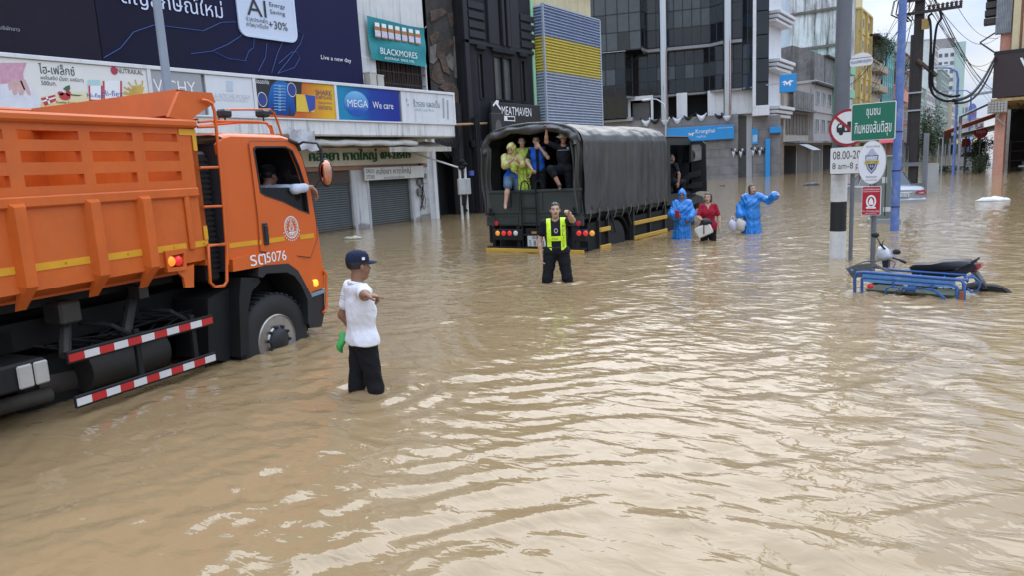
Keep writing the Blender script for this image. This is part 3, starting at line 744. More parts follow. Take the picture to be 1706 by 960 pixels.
mb = MB(); mb.box(bx0-.02, bx1+.1, 1.5, 1.6, -.45, 3.2); mb.build('dark_interior', DARK, BURN)
mb = MB(); xx = SH.p(764, 20, .3)[0]; mb.tube([(xx, .35, 10), (xx-.02, .33, 8.2), (xx+.05, .35, 6.2), (xx+.03, .34, 4.3)], [.09, .05, .07, .04], n=7); mb.build('rain_stain_pipe', M('old_pipe', (.26, .25, .23), .8, var=.5, scale=5), BURN)
mb = MB(); mb.box(bx0+.05, bx0+.45, .35, .5, -.45, 3.2); mb.box(bx1-.3, bx1, .35, .5, -.45, 5); mb.build('pillar', M('sooty_pillar', (.03, .03, .032), .8, var=.4), BURN)
mb = MB()
for k in range(10): mb.tube([(bx0+.1+.2*k, .2, 3.3+.1*math.sin(k)), (bx0+.5+.1*k, -.1, 2.7-.1*(k % 3)), (bx0+.9+.13*k, .1, 3.1+.06*k)], .018, n=5)
mb.build('tangled_cable', CABLE, BURN)
mb = MB(); p0_ = SH.p(757, 207, -.2); p1_ = SH.p(811, 205, -.2); mb.cyl((p0_[0], -.2, p0_[1]), (p1_[0], -.2, p1_[1]), .05, n=8); mb.build('bamboo_pole', M('bamboo', (.42, .25, .12), .6, var=.3), frame=SH, at=(p0_[0], -.2, p0_[1]), label='long thin bamboo pole sticking out across the blackened house', cat='pole')

# ------------------------------------------------------------------ black restaurant
MEAT = thing('restaurant_building', 'matt black restaurant front with three tall windows and white MEATMAVEN sign', 'building', SH, (28.4, 0, ROADZ))
mx0, mx1 = bx1, SH.p(888, 100, 0)[0]
BLK = M('charcoal_facade', (.016, .017, .020), .7, spec=.22, var=.35, streak=.35, scol=(.06, .06, .06), bump=.15)
wins = []
for a, b_, c, d in ((795, 85, 808, 166), (821, 91, 856, 169), (866, 97, 877, 172)):
    x0, z1 = SH.p(a, b_, 0); x1, z0 = SH.p(c, d, 0); wins.append((x0, x1, 5.18, 7.25))
mb = MB(); mb.plate(rect(mx0, mx1, -.45, 13), [rect(*w) for w in wins]+[rect(mx0+.8, mx1-.6, -.4, 3.0)], 0, .3); mb.box(mx0, mx0+.25, .3, 9, -.4, 13); mb.build('facade', BLK, MEAT)
for w in wins:
    wf = MB(); wf.plate(rect(*w), [rect(w[0]+.06, w[1]-.06, w[2]+.06, w[3]-.06)], -.03, .2)
    if w[1]-w[0] > 1: wf.box((w[0]+w[1])/2-.05, (w[0]+w[1])/2+.05, -.03, .1, w[2], w[3])
    f_ = wf.build('window', BLACKP, MEAT); mbx(w[0], w[1], .12, .14, w[2], w[3]).build('pane', M('grey_window', (.10, .11, .11), .1, var=.5, scale=.9, spec=.8), f_)
    mbx(w[0]-.15, w[1]+.15, -.16, 0, w[3]+.12, w[3]+.3, b=.02).build('lintel', BLK, f_)
mb = MB()
for a0, a1 in ((780, 806), (866, 888)):
    x0, x1 = SH.p(a0, 40, 0)[0], SH.p(a1, 40, 0)[0]
    for k in range(4): mb.box(x0, x1, -.07, 0, 7.85+k*.42, 8.15+k*.42, b=.015)
mb.each('louvre_board', M('charcoal_board', (.026, .027, .031), .6, var=.2, spec=.25), MEAT)
mb = MB()
for a0, a1, dd in ((811, 828, .12), (832, 836, .2), (840, 845, .2), (848, 862, .1)): mb.box(SH.p(a0, 40)[0], SH.p(a1, 40)[0], -dd, 0, 7.7, 13, b=.02)
mb.box(mx0, mx1, -.1, 0, 7.55, 7.72, b=.02); mb.box(mx0, mx0+.3, -.1, 0, 3, 13); mb.box(mx0, mx1, -.25, 0, 3.0, 3.3)
mb.each('pilaster', M('charcoal_trim', (.024, .025, .029), .6, var=.2, spec=.25), MEAT)
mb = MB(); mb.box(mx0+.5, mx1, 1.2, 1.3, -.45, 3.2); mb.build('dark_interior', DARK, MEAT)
mb = MB()
for k in range(3): mb.box(mx0+.1+k*.12, mx0+.18+k*.12, -.35, -.1, -.45, 4.3); 
mb.each('pillar', BLK, MEAT)
t = thing('restaurant_sign', 'black sign board with white hand-drawn MEATMAVEN letters', 'sign', SH, (29.3, -.3, 3.6))
x0, x1 = SH.p(818, 190, -.3)[0], mx1-.05
mbx(x0, x1, -.34, -.22, 3.6, 5.05, b=.02).build('board', M('sign_black', (.012, .012, .013), .5), t)
lpx(SH, t, 'MEATMAVEN', PRINTW, -.36, 836, 885, 183, 14, 187, bold=.04)
shape(t, 'printed_cleaver', [fdepth(SH, [(821, 174), (827, 166), (831, 167), (830, 173), (835, 181), (834, 183), (828, 175), (826, 172), (822, 177)], -.36)], PRINTW, d=-.36)
xa, za = SH.p(840, 197, -.36); mb = MB(); mb.plate(rect(xa, xa+.9, za-.1, za+.13), [rect(xa+.25, xa+.86, za-.06, za+.09)], -.365, -.355); mb.build('printed_label', PRINTW, t)
t = thing('projecting_sign', 'square black hanging sign with a faint cow head beside the MEATMAVEN board', 'sign', SH, (27.6, -.6, 3.2))
x0, x1 = SH.p(817, 200, -.6)[0], SH.p(838, 200, -.6)[0]
mbx(x0, x1, -.68, -.52, 3.1, 4.5, b=.02).build('board', M('sign_black2', (.02, .02, .021), .5), t)
shape(t, 'printed_head', [ell((x0+x1)/2, 3.8, .26, .42, 14)], M('print_dimgrey', (.10, .10, .10), .5, var=.5, scale=9), d=-.69)

# ------------------------------------------------------------------ house with blue and yellow louvres
LV = thing('louvred_house', 'narrow cream house covered by a blue and yellow louvred screen', 'building', SH, (34.7, 0, ROADZ))
lx0, lx1 = mx1+.02, SH.p(989, 100, 0)[0]
PALE = M('pale_yellow_wall', (.62, .54, .33), .75, var=.12, streak=.3)
mb = MB(); mb.box(lx0, lx1, .1, 9, -.45, 11.6); mb.build('wall', PALE, LV)
mb = MB(); mb.box(lx0+1.5, lx1+.2, -.3, 9, 11.6, 11.95, b=.03); mb.build('roof_edge', M('bluegrey_coping', (.22, .27, .38), .6, var=.2), LV)
mb = MB(); mb.box(lx0-.1, lx0+.12, -.05, .1, 3, 14); mb.build('green_strip', M('mint_paint', (.30, .55, .32), .7, var=.1), LV)
lb = [(10.0, 8.5, M('louvre_blue', (.25, .31, .45), .45, var=.12, streak=.3)), (8.5, 6.77, M('louvre_yellow', (.58, .48, .09), .45, var=.12, streak=.3)), (6.77, 1.0, M('louvre_pale_blue', (.33, .38, .47), .45, var=.12, streak=.3))]
xq = lx0+.35
for zt, zb, m_ in lb:
    mb = MB(); n = int(round((zt-zb)/.145)); h = (zt-zb)/n
    pr = []
    for i in range(n): z = zt-i*h; pr += [(z, -.42), (z-h*.72, -.52), (z-h*.74, -.42), (z-h, -.42)]
    v = []; f = []
    for z, y in pr: v += [(xq, y, z), (lx1-.05, y, z)]
    f = [(2*i, 2*i+1, 2*i+3, 2*i+2) for i in range(len(pr)-1)]
    mb.add(v, f)
    v = []
    for z, y in pr: v += [(xq+(y+.42), -.42, z), (xq+(y+.42), .1, z)]
    mb.add(v, f)
    mb.build('louvre_screen', m_, LV); LV.children[-1]['kind'] = 'stuff'
mb = MB()
for x in (xq-.04, lx1-.06): mb.box(x, x+.1, -.5, -.38, 1, 10.05)
mb.box(xq, lx1, -.5, -.38, 10.0, 10.06); mb.build('screen_frame', M('louvre_frame', (.35, .40, .48), .5), LV)

# ------------------------------------------------------------------ bank on the corner
BK = Frame(-29.54, 67.3, R(20))
bank = thing('bank_building', 'dark glass bank building with steel columns and granite base on the far corner', 'building', BK, (2, 0, ROADZ))
GRAN = brick_mat('granite_cladding', (.21, .20, .19), (.245, .235, .225), (.15, .145, .14), .09, .25)
_bt = [n for n in GRAN.node_tree.nodes if n.type == 'TEX_BRICK'][0]; _bt.inputs['Brick Width'].default_value = .13; _bt.inputs['Row Height'].default_value = .09; _bt.inputs['Mortar Size'].default_value = .0012; _bt.inputs['Scale'].default_value = 1/9.
_bt.inputs['Scale'].default_value = .11
BWHITE = M('bank_white', (.66, .67, .68), .55, var=.08, streak=.25, sscale=2)
xr = BK.p(1230, 240)[0]
mb = MB(); mb.box(-16, xr, 0, 3, -.45, 6.1, b=.05); mb.build('granite_base', GRAN, bank)
x2 = BK.p(1253, 240, 1.2)[0]; x3 = BK.p(1302, 240, .4)[0]
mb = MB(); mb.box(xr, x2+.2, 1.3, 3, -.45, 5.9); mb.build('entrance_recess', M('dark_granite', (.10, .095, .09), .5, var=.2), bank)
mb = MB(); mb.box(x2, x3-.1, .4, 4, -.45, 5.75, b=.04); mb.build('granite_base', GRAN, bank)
# storey with white walls and openings
def bx(px, py, d=0): return BK.p(px, py, d)
za, zb = 6.1, 8.5
mb = MB()
mb.plate([(bx(1040, 170, .6)[0], za), (bx(1253, 170, .6)[0], za), (bx(1253, 170, .6)[0], zb), (bx(1040, 170, .6)[0], zb)], [rect(bx(1046, 1, .6)[0], bx(1081, 1, .6)[0], za, zb-.4), rect(bx(1085, 1, .6)[0], bx(1125, 1, .6)[0], za, zb), rect(bx(1143, 1, .6)[0], bx(1178, 1, .6)[0], za, zb)], .6, .9)
mb.build('white_wall', BWHITE, bank)
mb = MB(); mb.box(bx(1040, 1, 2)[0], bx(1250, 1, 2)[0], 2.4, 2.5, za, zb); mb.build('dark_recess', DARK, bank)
mb = MB(); mb.box(bx(1050, 1, 1.5)[0], bx(1079, 1, 1.5)[0], 1.4, 1.5, za, zb-.6); mb.build('shutter_door', M('door_grey', (.13, .125, .12), .6, var=.2), bank)
mb = MB(); mb.box(-16, bx(1050, 1)[0], -.5, 3, za-.02, za+.35, b=.03); mb.build('ledge', M('bank_ledge', (.36, .35, .34), .6, var=.2, streak=.4), bank)
# glass storeys: facets in plan
PANE = [M('pane_black', (.012, .014, .017), .07, var=.2, spec=.6), M('pane_grey', (.055, .066, .070), .1, var=.25, spec=.6), M('pane_mid', (.026, .031, .035), .08, var=.25, spec=.6), M('pane_blue', (.03, .042, .06), .08, var=.2, spec=.6)]
MULL = M('dark_mullion', (.018, .020, .023), .4, metal=.2, var=.2)
FRM = MB()
def glass_face(a, b_, z0, z1, cols, rows, pat):
    """a, b_: plan points (x, d); each pane its own piece"""
    ax, ay = a; cx, cy = b_; L_ = math.hypot(cx-ax, cy-ay); ux, uy = (cx-ax)/L_, (cy-ay)/L_; nx_, ny_ = uy, -ux
    if ny_ > 0: nx_, ny_ = -nx_, -ny_
    for i in range(cols):
        for j in range(rows):
            u0, u1 = L_*i/cols+.05, L_*(i+1)/cols-.05; w0, w1 = z0+(z1-z0)*j/rows+.05, z0+(z1-z0)*(j+1)/rows-.05
            q = MB(); c = [(ax+ux*u, ay+uy*u) for u in (u0, u1)]
            t1 = rnd.uniform(-.012, .012)
            q.add([(c[0][0], c[0][1]+t1, w0), (c[1][0], c[1][1]-t1, w0), (c[1][0], c[1][1]-t1*.5, w1), (c[0][0], c[0][1]+t1*.5, w1)]+[(c[k][0]-nx_*.05, c[k][1]-ny_*.05, w) for k, w in ((0, w0), (1, w0), (1, w1), (0, w1))], [(0, 1, 2, 3), (7, 6, 5, 4), (0, 4, 5, 1), (1, 5, 6, 2), (2, 6, 7, 3), (3, 7, 4, 0)])
            k = pat[j % len(pat)]
            if k == 9: k = rnd.choice((1, 1, 2, 1, 0))
            q.build('pane', PANE[k], bank)
    for i in range(cols+1):
        u = L_*i/cols; x, y = ax+ux*u, ay+uy*u; FRM.box(x-.05, x+.05, y-.02, y+.16, z0, z1)
    for j in range(rows+1):
        w = z0+(z1-z0)*j/rows
        FRM.add([(ax+nx_*.02, ay+ny_*.02, w-.05), (cx+nx_*.02, cy+ny_*.02, w-.05), (cx+nx_*.02, cy+ny_*.02, w+.05), (ax+nx_*.02, ay+ny_*.02, w+.05), (ax-nx_*.12, ay-ny_*.12, w-.05), (cx-nx_*.12, cy-ny_*.12, w-.05), (cx-nx_*.12, cy-ny_*.12, w+.05), (ax-nx_*.12, ay-ny_*.12, w+.05)], [(0, 1, 2, 3), (3, 2, 6, 7), (0, 4, 5, 1), (4, 7, 6, 5)])
xl0 = bx(975, 100, -.8)[0]; xl1 = bx(1042, 120, -.8)[0]; xl1b = bx(1048, 40, -1.4)[0]
glass_face((xl0, -.8), (xl1, -.8), 6.45, 12.7, 4, 4, (0, 0, 9, 0)); glass_face((xl0, -1.4), (xl1b+1.1, -1.4), 12.75, 19.5, 5, 4, (9, 9, 1, 9))
# mid bay, lower glass storey
m0 = (bx(1042, 120, -.8)[0], -.8); m1 = (bx(1064, 120, 1.2)[0], 1.2); m2 = (bx(1172, 120, 1.2)[0], 1.2); m3 = (bx(1192, 120, .1)[0], .1); m4 = (bx(1237, 120, .1)[0], .1); m5 = (bx(1254, 120, -.5)[0], -.5)
for a, b_, c in ((m0, m1, 2), (m1, m2, 7), (m2, m3, 2), (m3, m4, 3)): glass_face(a, b_, 8.55, 12.55, c, 3, (0, 9, 0))
glass_face(m4, m5, 8.3, 19.5, 2, 8, (3, 2))
k0 = (xl1b+1.1, -1.4); k1 = (bx(1078, 40, .6)[0], .6); k2 = (bx(1183, 40, .6)[0], .6); k3 = (bx(1205, 40, -.6)[0], -.6); k4 = (bx(1236, 40, -.6)[0], -.6)
for a, b_, c in ((k0, k1, 2), (k1, k2, 7), (k2, k3, 2), (k3, k4, 2)): glass_face(a, b_, 13.0, 19.5, c, 4, (0, 9, 9, 0))
FRM.build('mullion_grid', MULL, bank)
def slab(pts, z0, z1, nm, mt): MB().plate(pts, (), z0, z1, axis='z').build(nm, mt, bank)
back = 9.0
slab([m0, m1, m2, m3, m4, m5, (m5[0], back), (m0[0], back)], 8.3, 8.5, 'floor_slab', M('slab_edge', (.26, .27, .28), .5, var=.15)); slab([k0, k1, k2, k3, k4, (k4[0], back), (k0[0], back)], 12.62, 12.9, 'floor_slab', M('slab_edge', (.26, .27, .28)))
slab([(p[0], p[1]+.25) for p in (m0, m1, m2, m3, m4, m5)]+[(m5[0], back), (m0[0], back)], 8.5, 19.6, 'dark_core', DARK)
slab([(xl0, -.6), (xl1, -.6), (xl1, back), (xl0, back)], 6.3, 12.7, 'dark_core', DARK)
for px in (1106, 1212):
    x, _ = bx(px, 120, -1.6); mb = MB(); mb.cyl((x, -1.6, 5.9), (x, -1.6, 20), .37, n=24)
    for z in (9.5, 13.2, 16.9): mb.cyl((x, -1.6, z), (x, -1.6, z+.03), .378, n=24)
    mb.build('steel_column', M('polished_steel', (.55, .55, .54), .07, metal=1., var=.08), bank, smooth=40)
xw0, xw1 = bx(1254, 100, -.55)[0], bx(1281, 100, -.55)[0]
mb = MB(); mb.box(xw0, xw0+.3, -.6, 4, 6.6, 20); mb.box(xw0, xw1+.1, -.55, 4, 5.75, 6.7, b=.03); mb.each('white_trim', BWHITE, bank)
glass_face((xw0+.3, -.5), (xw1, -.5), 6.7, 19.5, 1, 6, (0, 0)); FRM2 = None
mb = MB(); mb.box(xw0+.3, xw1, -.4, 4, 6.7, 20); mb.build('dark_core', DARK, bank)
# sign, hanging bunting, display
BBLUE = M('bank_blue', (.02, .26, .60), .45, var=.05)
t = thing('bank_sign', 'long sky-blue sign reading Krungthai on the granite base', 'sign', BK, (4, -.3, 3.8))
xa, xb = bx(1112, 220, -.3)[0], bx(1223, 220, -.3)[0]
mbx(xa, xb, -.45, -.05, 3.75, 5.1, b=.03).build('board', BBLUE, t)
lpx(BK, t, 'Krungthai', PRINTW, -.46, 1159, 1191, 219.5, 9, 217.5); letters(t, 'กรุงไทย', PRINTW, bx(1168, 226, -.46)[0], 4.13, -.46, w=.85, h=.27); letters(t, 'สาขาหาดใหญ่', PRINTW, bx(1208, 213, -.46)[0], 4.85, -.46, w=1.35, h=.18)
def bird(parent, cx, cz, d, s, mats=(PRINTW,)):
    shp = [[(-1, .2), (-.5, .45), (-.1, .1), (.3, .5), (.9, .3), (.4, .1), (.25, -.3), (0, -.1), (-.3, -.35), (-.35, 0)], [(.1, -.2), (.5, -.1), (.3, -.55)], [(-.8, -.1), (-.4, .05), (-.6, -.4)]]
    mb = MB()
    for q in shp:
        P, tr = cdt_fill([ccw([(cx+x*s, cz+z*s) for x, z in q])]); mb.add([(x, d, z) for x, z in P], tr)
    mb.build('printed_emblem', mats[0], parent, fixn=False)
bird(t, bx(1152, 221, -.46)[0], 4.4, -.46, .36, (M('emblem_cream', (.75, .68, .5), .5),))
t = thing('bank_sign', 'square blue bank sign with white emblem projecting from the white corner', 'sign', BK, (12, -.8, 7.6))
xa, xb = bx(1299, 137, -.8)[0], bx(1327, 137, -.8)[0]; z0, z1 = bx(1313, 153, -.8)[1], bx(1313, 123, -.8)[1]
mbx(xa, xb, -.9, -.6, z0, z1, b=.03).build('box', BBLUE, t); bird(t, (xa+xb)/2, (z0+z1)/2, -.915, .55)
mbx(xa-1.2, xa, -.8, -.7, (z0+z1)/2-.05, (z0+z1)/2+.05).build('bracket', STEEL, t)
t = thing('display_window', 'small pale blue lit poster case beside the bank entrance', 'sign', BK, (9.3, .3, 3.3))
xa, xb = bx(1252.5, 220, .3)[0], bx(1263, 220, .3)[0]; mbx(xa, xb, .28, .39, bx(1258, 240, .3)[1], bx(1258, 214, .3)[1], b=.02).build('case', BBLUE, t); mbx(xa+.08, xb-.08, .265, .275, bx(1258, 236, .3)[1], bx(1258, 224, .3)[1]).build('poster', M('poster_blue', (.35, .52, .66), .4, var=.3), t)
t = thing('cash_machine_booth', 'blue pillar and canopy of the cash machine booth at the bank corner', 'booth', BK, (11, 0, ROADZ))
xa, xb = bx(1275, 260, .1)[0], bx(1283, 260, .1)[0]; mbx(xa, xb, .0, .36, -.45, bx(1279, 231, .1)[1], b=.03).build('pillar', BBLUE, t)
xa, xb = bx(1282, 216, .1)[0], bx(1302, 216, .1)[0]; mbx(xa, xb, -.05, .35, bx(1290, 221, .1)[1], bx(1290, 211, .1)[1], b=.02).build('header', BBLUE, t)
WB = M('bunting_white', (.66, .67, .70), .8, var=.15); KB = M('bunting_black', (.015, .015, .018), .8)
def bunting(pts, d, label, n):
    t = thing('mourning_bunting', label, 'bunting', BK, (BK.p(*pts[0], d)[0], d, BK.p(*pts[0], d)[1]), group='black and white cloth swags on the bank')
    P = [BK.p(x, y, d) for x, y in pts]
    for i in range(n):
        f0 = i/n*(len(P)-1); a = int(f0); b_ = min(a+1, len(P)-1); q = f0-a; x = P[a][0]+(P[b_][0]-P[a][0])*q; z = P[a][1]+(P[b_][1]-P[a][1])*q
        w = math.hypot(P[-1][0]-P[0][0], 0)/n
        mb = MB(); dr = .62 if i % 2 == 0 else .3
        mb.grid(lambda u, v: (x+w*u, d-.1*math.sin(math.pi*v)-.05*math.sin(u*23+v*4), z-.28*math.sin(math.pi*u)-(.14+dr*.6*math.sin(math.pi*u))*v), 12, 4); mb.build('swag', (WB if i % 2 == 0 else KB), t, smooth=True)
        mb = MB(); mb.ball((x, d-.1, z-.05), (.09, .06, .12), 8, 5); mb.build('rosette', KB if i % 2 == 0 else WB, t, smooth=True)
bunting([(1068, 197), (1090, 196), (1118, 192)], -.1, 'black and white cloth swags hanging beside the first steel column above the lorry', 3)
bunting([(1120, 193), (1150, 188), (1200, 187), (1206, 189)], -.1, 'black and white cloth swags between the steel columns of the bank', 5)
bunting([(1219, 248), (1243, 248)], -.1, 'black and white swags on the granite beside the entrance', 4); bunting([(1252, 246), (1280, 246)], .3, 'black and white swags on the pale granite by the blue pillar', 5)

# ------------------------------------------------------------------ left side of the street beyond the bank
LF = Frame(-19.5, 0, R(90))
def cross_axis(front): return front
PANEF = [M('far_pane_dark', (.05, .055, .06), .15, var=.3), M('far_pane_grey', (.14, .16, .17), .2, var=.3)]
FRAMEF = M('far_window_frame', (.4, .4, .4), .6, var=.2)
WF = {}
def window_part(parent, side, a0, a1, z0, z1, plane, muntins=1, mat=None, pm=None):
    """side 'f': in plane y = plane facing -y, a = x; side 'g': in plane x = plane facing -x, a = y"""
    mb = MB(); w = min(.09, (a1-a0)*.12); y0, y1 = plane-.06, plane+.03
    mb.plate(rect(a0, a1, z0, z1), [rect(a0+w, a1-w, z0+w, z1-w)], y0, y1, axis='y' if side == 'f' else 'x')
    for k in range(muntins):
        c = a0+(a1-a0)*(k+1)/(muntins+1)
        if side == 'f': mb.box(c-.04, c+.04, y0+.01, y1, z0+w, z1-w)
        else: mb.box(y0+.01, y1, c-.04, c+.04, z0+w, z1-w)
    f_ = mb.build('window', mat or FRAMEF, parent); q = MB()
    if side == 'f': q.box(a0+w, a1-w, plane-.015, plane+.01, z0+w, z1-w)
    else: q.box(plane-.015, plane+.01, a0+w, a1-w, z0+w, z1-w)
    q.build('pane', pm or rnd.choice(PANEF), f_)
def house(frame, s0, s1, d0, d1, H, mat, label, storeys=0, bays=0, gable=0, gz=None, cornice=True, name='shophouse', ground=True, base=3.6, group='houses along the far street', winmat=None, ww=.6, wh=.5, awn=None):
    t = thing(name, label, 'building', frame, ((s0+s1)/2, d0, ROADZ), group=group)
    mb = MB(); mb.box(s0, s1, d0, d1, -.45, H); mb.build('wall', mat, t)
    if cornice: mb = MB(); mb.box(s0-.15, s1+.15, d0-.25, d1, H, H+.3, b=.04); mb.build('cornice', mat, t)
    if storeys:
        sh_ = (H-base)/storeys; bw = (s1-s0)/max(bays, 1)
        for j in range(storeys):
            zc = base+sh_*(j+.5)
            for i in range(bays):
                c = s0+bw*(i+.5); window_part(t, 'f', c-bw*ww/2, c+bw*ww/2, zc-sh_*wh/2, zc+sh_*wh/2, d0, mat=winmat)
            if j: mb = MB(); mb.box(s0, s1, d0-.12, d0, base+sh_*j-.08, base+sh_*j+.08); mb.build('string_course', mat, t)
            gw = (d1-d0)/max(gable, 1)
            for i in range(gable):
                c = d0+gw*(i+.5); window_part(t, 'g', c-gw*.22, c+gw*.22, zc-sh_*wh/2, zc+sh_*wh/2, s0, mat=winmat)
    if ground:
        n = max(1, int((s1-s0)/4)); w = (s1-s0)/n
        for i in range(n):
            mb = MB(); mb.box(s0+w*i+.3, s0+w*(i+1)-.3, d0-.03, d0+.02, -.45, 2.9); mb.build('shop_front', rnd.choice((DARK, M('dim_shutter', (.11, .11, .11), .6, var=.3, streak=.5), M('dim_shutter2', (.16, .15, .13), .6, var=.3))), t)
        mb = MB(); mb.box(s0, s1, d0-1.6, d0, 3.1, 3.3); mb.build('canopy', awn or M('old_concrete_canopy', (.25, .24, .23), .8, var=.3, streak=.5), t)
    return t
CONC = M('mouldy_concrete', (.20, .195, .185), .9, var=.4, scale=1.2, streak=.7, sscale=1.5, blotch=.6, bcol=(.05, .048, .045), bump=.4, bscale=6)
STAIN = M('stained_white_wall', (.70, .70, .69), .85, var=.2, scale=.8, streak=1., slo=.44, sscale=2.2, scol=(.07, .06, .05), blotch=.55, bcol=(.16, .14, .12))
# bank's white street wing with banded balconies
t = thing('white_wing', 'white wing of the bank with stacked banded balconies along the street', 'building', LF, (74, 0, ROADZ))
mb = MB(); mb.box(71.5, 77.3, .6, 9, 5.2, 24); mb.box(71.5, 77.3, 1.2, 9, -.45, 5.2); mb.build('wall', BWHITE, t)
for z in (5.6, 10.0, 14.4, 18.8):
    for k in range(3): mb = MB(); mb.box(72.0, 77.6+.1*k, -.35-.18*k, .8, z+k*.38, z+k*.38+.3, b=.03); mb.build('balcony_band', BWHITE, t)
# concrete shophouse with timber shutters
A_ = house(LF, 77.4, 88.4, .3, 12, 8.4, BRASS, 'old two-storey concrete shophouse with tall timber shutters next to the bank', 0, 0, base=3.4)
SHUT = M('old_shutter_timber', (.19, .165, .14), .8, var=.4, streak=.6)
for i in range(7):
    mb = MB(); x = 78.2+i*1.42; mb.box(x, x+1.05, .2, .32, 4.1, 6.3, b=.02); mb.box(x+.5, x+.55, .17, .2, 4.1, 6.3); mb.build('shutter', SHUT, A_)
mb = MB(); mb.box(77.4, 88.2, -.6, .3, 6.5, 6.7); mb.build('ledge', CONC, A_)
for i in range(9): mb = MB(); mb.box(79+i*1.0, 79.9+i*1.0, -.3, -.2, 6.8, 8.6, b=.02); mb.build('parapet_panel', CONC, A_)
t = thing('curved_awning', 'small arched metal awning over a doorway beside the bank', 'awning', LF, (79, -1, 2.4))
mb = MB(); mb.grid(lambda u, v: (77.2+3.8*u, -2.6+2.9*v, 2.3+1.0*math.sin(R(90)*v)), 6, 8); mb.grid(lambda u, v: (77.2+3.8*u, -2.6+2.9*v, 2.25+1.0*math.sin(R(90)*v)), 6, 8, flip=True); mb.build('sheet', M('grey_sheet', (.36, .37, .38), .5, metal=.3, var=.2), t, smooth=True)
mb = MB()
for x in (77.3, 80.9): mb.cyl((x, -2.5, -.45), (x, -2.5, 2.35), .05, n=8)
mb.build('post', STEEL, t)
B_ = house(LF, 88.4, 98.3, -.2, 16, 9.9, M('dirty_pale_plaster', (.42, .39, .37), .85, var=.2, scale=1, streak=.6, sscale=2, bump=.2), 'tall narrow shophouse with bare mouldy concrete upper storey', 2, 3, base=3.6)
mb = MB(); mb.prism([(-.2, 10.0), (-.2, 13.3), (2.2, 14.3), (6, 13.9), (16, 12.0), (16, 10.0)], 88.3, 93.5, 'x'); mb.box(93.5, 98.4, -.3, 6, 10.0, 13.2); mb.build('upper_storey', CONC, B_)
mb = MB(); mb.box(88.0, 98.8, -.7, 0, 9.75, 10.0); mb.box(93.3, 98.8, -.7, 6, 13.2, 13.4); mb.each('concrete_ledge', M('black_mould', (.05, .048, .045), .9, var=.4), B_)
D_ = house(LF, 98.4, 106, -.5, 9, 13.4, M('mint_green_wall', (.17, .42, .24), .75, var=.15, streak=.4), 'mint green four-storey shophouse behind the grey sign post', 3, 2, awn=None)
for j in range(3): mb = MB(); mb.box(98.4, 106, -1.5, -.5, 5.8+j*3.0, 6.9+j*3.0, b=.05); mb.build('balcony', M('mint_green_light', (.26, .52, .33), .75, var=.15, streak=.4), D_)
C_ = house(LF, 106, 111.8, -.3, 6.9, 33, STAIN, 'very tall white tower with black mould stains on its blank side wall', 0, 0, ground=False)
for z in (11.2, 15.9, 20.6, 25.3): mb = MB(); mb.box(105.75, 106, -.35, 6.9, z, z+.35); mb.build('string_course', M('mould_ledge', (.16, .14, .12), .9, var=.5), C_)
mb = MB(); mb.box(107, 113, 6.9, 12, -.45, 30); mb.build('rear_block', M('pale_blue_wall', (.58, .63, .68), .7, var=.1, streak=.3), C_)
YEL = M('ochre_wall', (.60, .46, .19), .75, var=.12, streak=.35, sscale=2)
E1 = house(LF, 112, 121, -.8, 10, 21.2, YEL, 'tall ochre yellow apartment block with paired windows', 6, 2, 0, base=3.5, wh=.42, ww=.5); mb = MB(); mb.box(112.4, 120.6, .3, 10, 21.5, 27); mb.build('top_storey', M('ochre_pale', (.66, .54, .28), .75, var=.12, streak=.3), E1)
for x in (112.0, 116.3, 120.5): mb = MB(); mb.box(x, x+.5, -1.15, -.8, -.45, 21.2); mb.build('pilaster', M('ochre_dark', (.50, .36, .12), .75, var=.15, streak=.3), E1)
E2 = house(LF, 121.1, 131, -1, 10, 15.2, M('beige_flats', (.52, .42, .27), .75, var=.15, streak=.4), 'beige flats with balconies and a planted roof terrace', 4, 3, base=3.5)
for j in range(4):
    mb = MB(); mb.box(122, 130.5, -2.1, -1, 5.0+j*2.9, 5.15+j*2.9); mb.box(122, 130.5, -2.12, -2.05, 5.15+j*2.9, 6.0+j*2.9); mb.build('balcony', M('balcony_rail', (.38, .31, .22), .7, var=.3, streak=.3), E2)
mb = MB(); mb.box(120.5, 132, -2.0, 6, 18.6, 18.9); mb.cyl((131.4, -1.6, 15.2), (131.4, -1.6, 18.6), .1); mb.cyl((122, -1.2, 15.2), (122, -1.2, 18.6), .1); mb.build('terrace_roof', M('dark_roof', (.04, .038, .036), .7), E2)
TEAL = M('teal_wall', (.20, .42, .42), .75, var=.15, streak=.3)
F_ = house(LF, 131.2, 143, -.6, 10, 19.0, M('pale_teal_wall', (.46, .52, .47), .75, var=.15, streak=.3), 'teal and cream shophouse with tall vertical fins', 5, 5, base=3.6)
for i in range(6): mb = MB(); mb.box(131.2+i*2.3, 131.6+i*2.3, -1.3, -.6, 3.4, 19.6+.5*(i % 2)); mb.build('fin', TEAL, F_)
for j in range(4): mb = MB(); mb.box(131.2, 143, -1.15, -.6, 6.2+j*3.1, 6.9+j*3.1); mb.build('balcony', TEAL, F_)
G_ = house(LF, 143.2, 159, -1.2, 10, 12.8, M('salmon_wall', (.60, .27, .20), .75, var=.12, streak=.3), 'salmon pink house with white grid windows', 3, 4, base=3.6, winmat=M('white_window', (.66, .66, .66), .5))
mb = MB(); mb.box(143, 159, -2.0, -1.2, 10.6, 12.6, b=.05); mb.build('parapet', M('salmon_wall', (.6, .27, .2)), G_)
house(LF, 150, 166, 3, 12, 17, CONC, 'grey concrete block behind the pink house', 0, 0, ground=False)
house(LF, 159.2, 172, -.8, 10, 20, M('brown_wall', (.24, .15, .11), .8, var=.2, streak=.3), 'brown brick-coloured flats beyond the pink house', 5, 4)
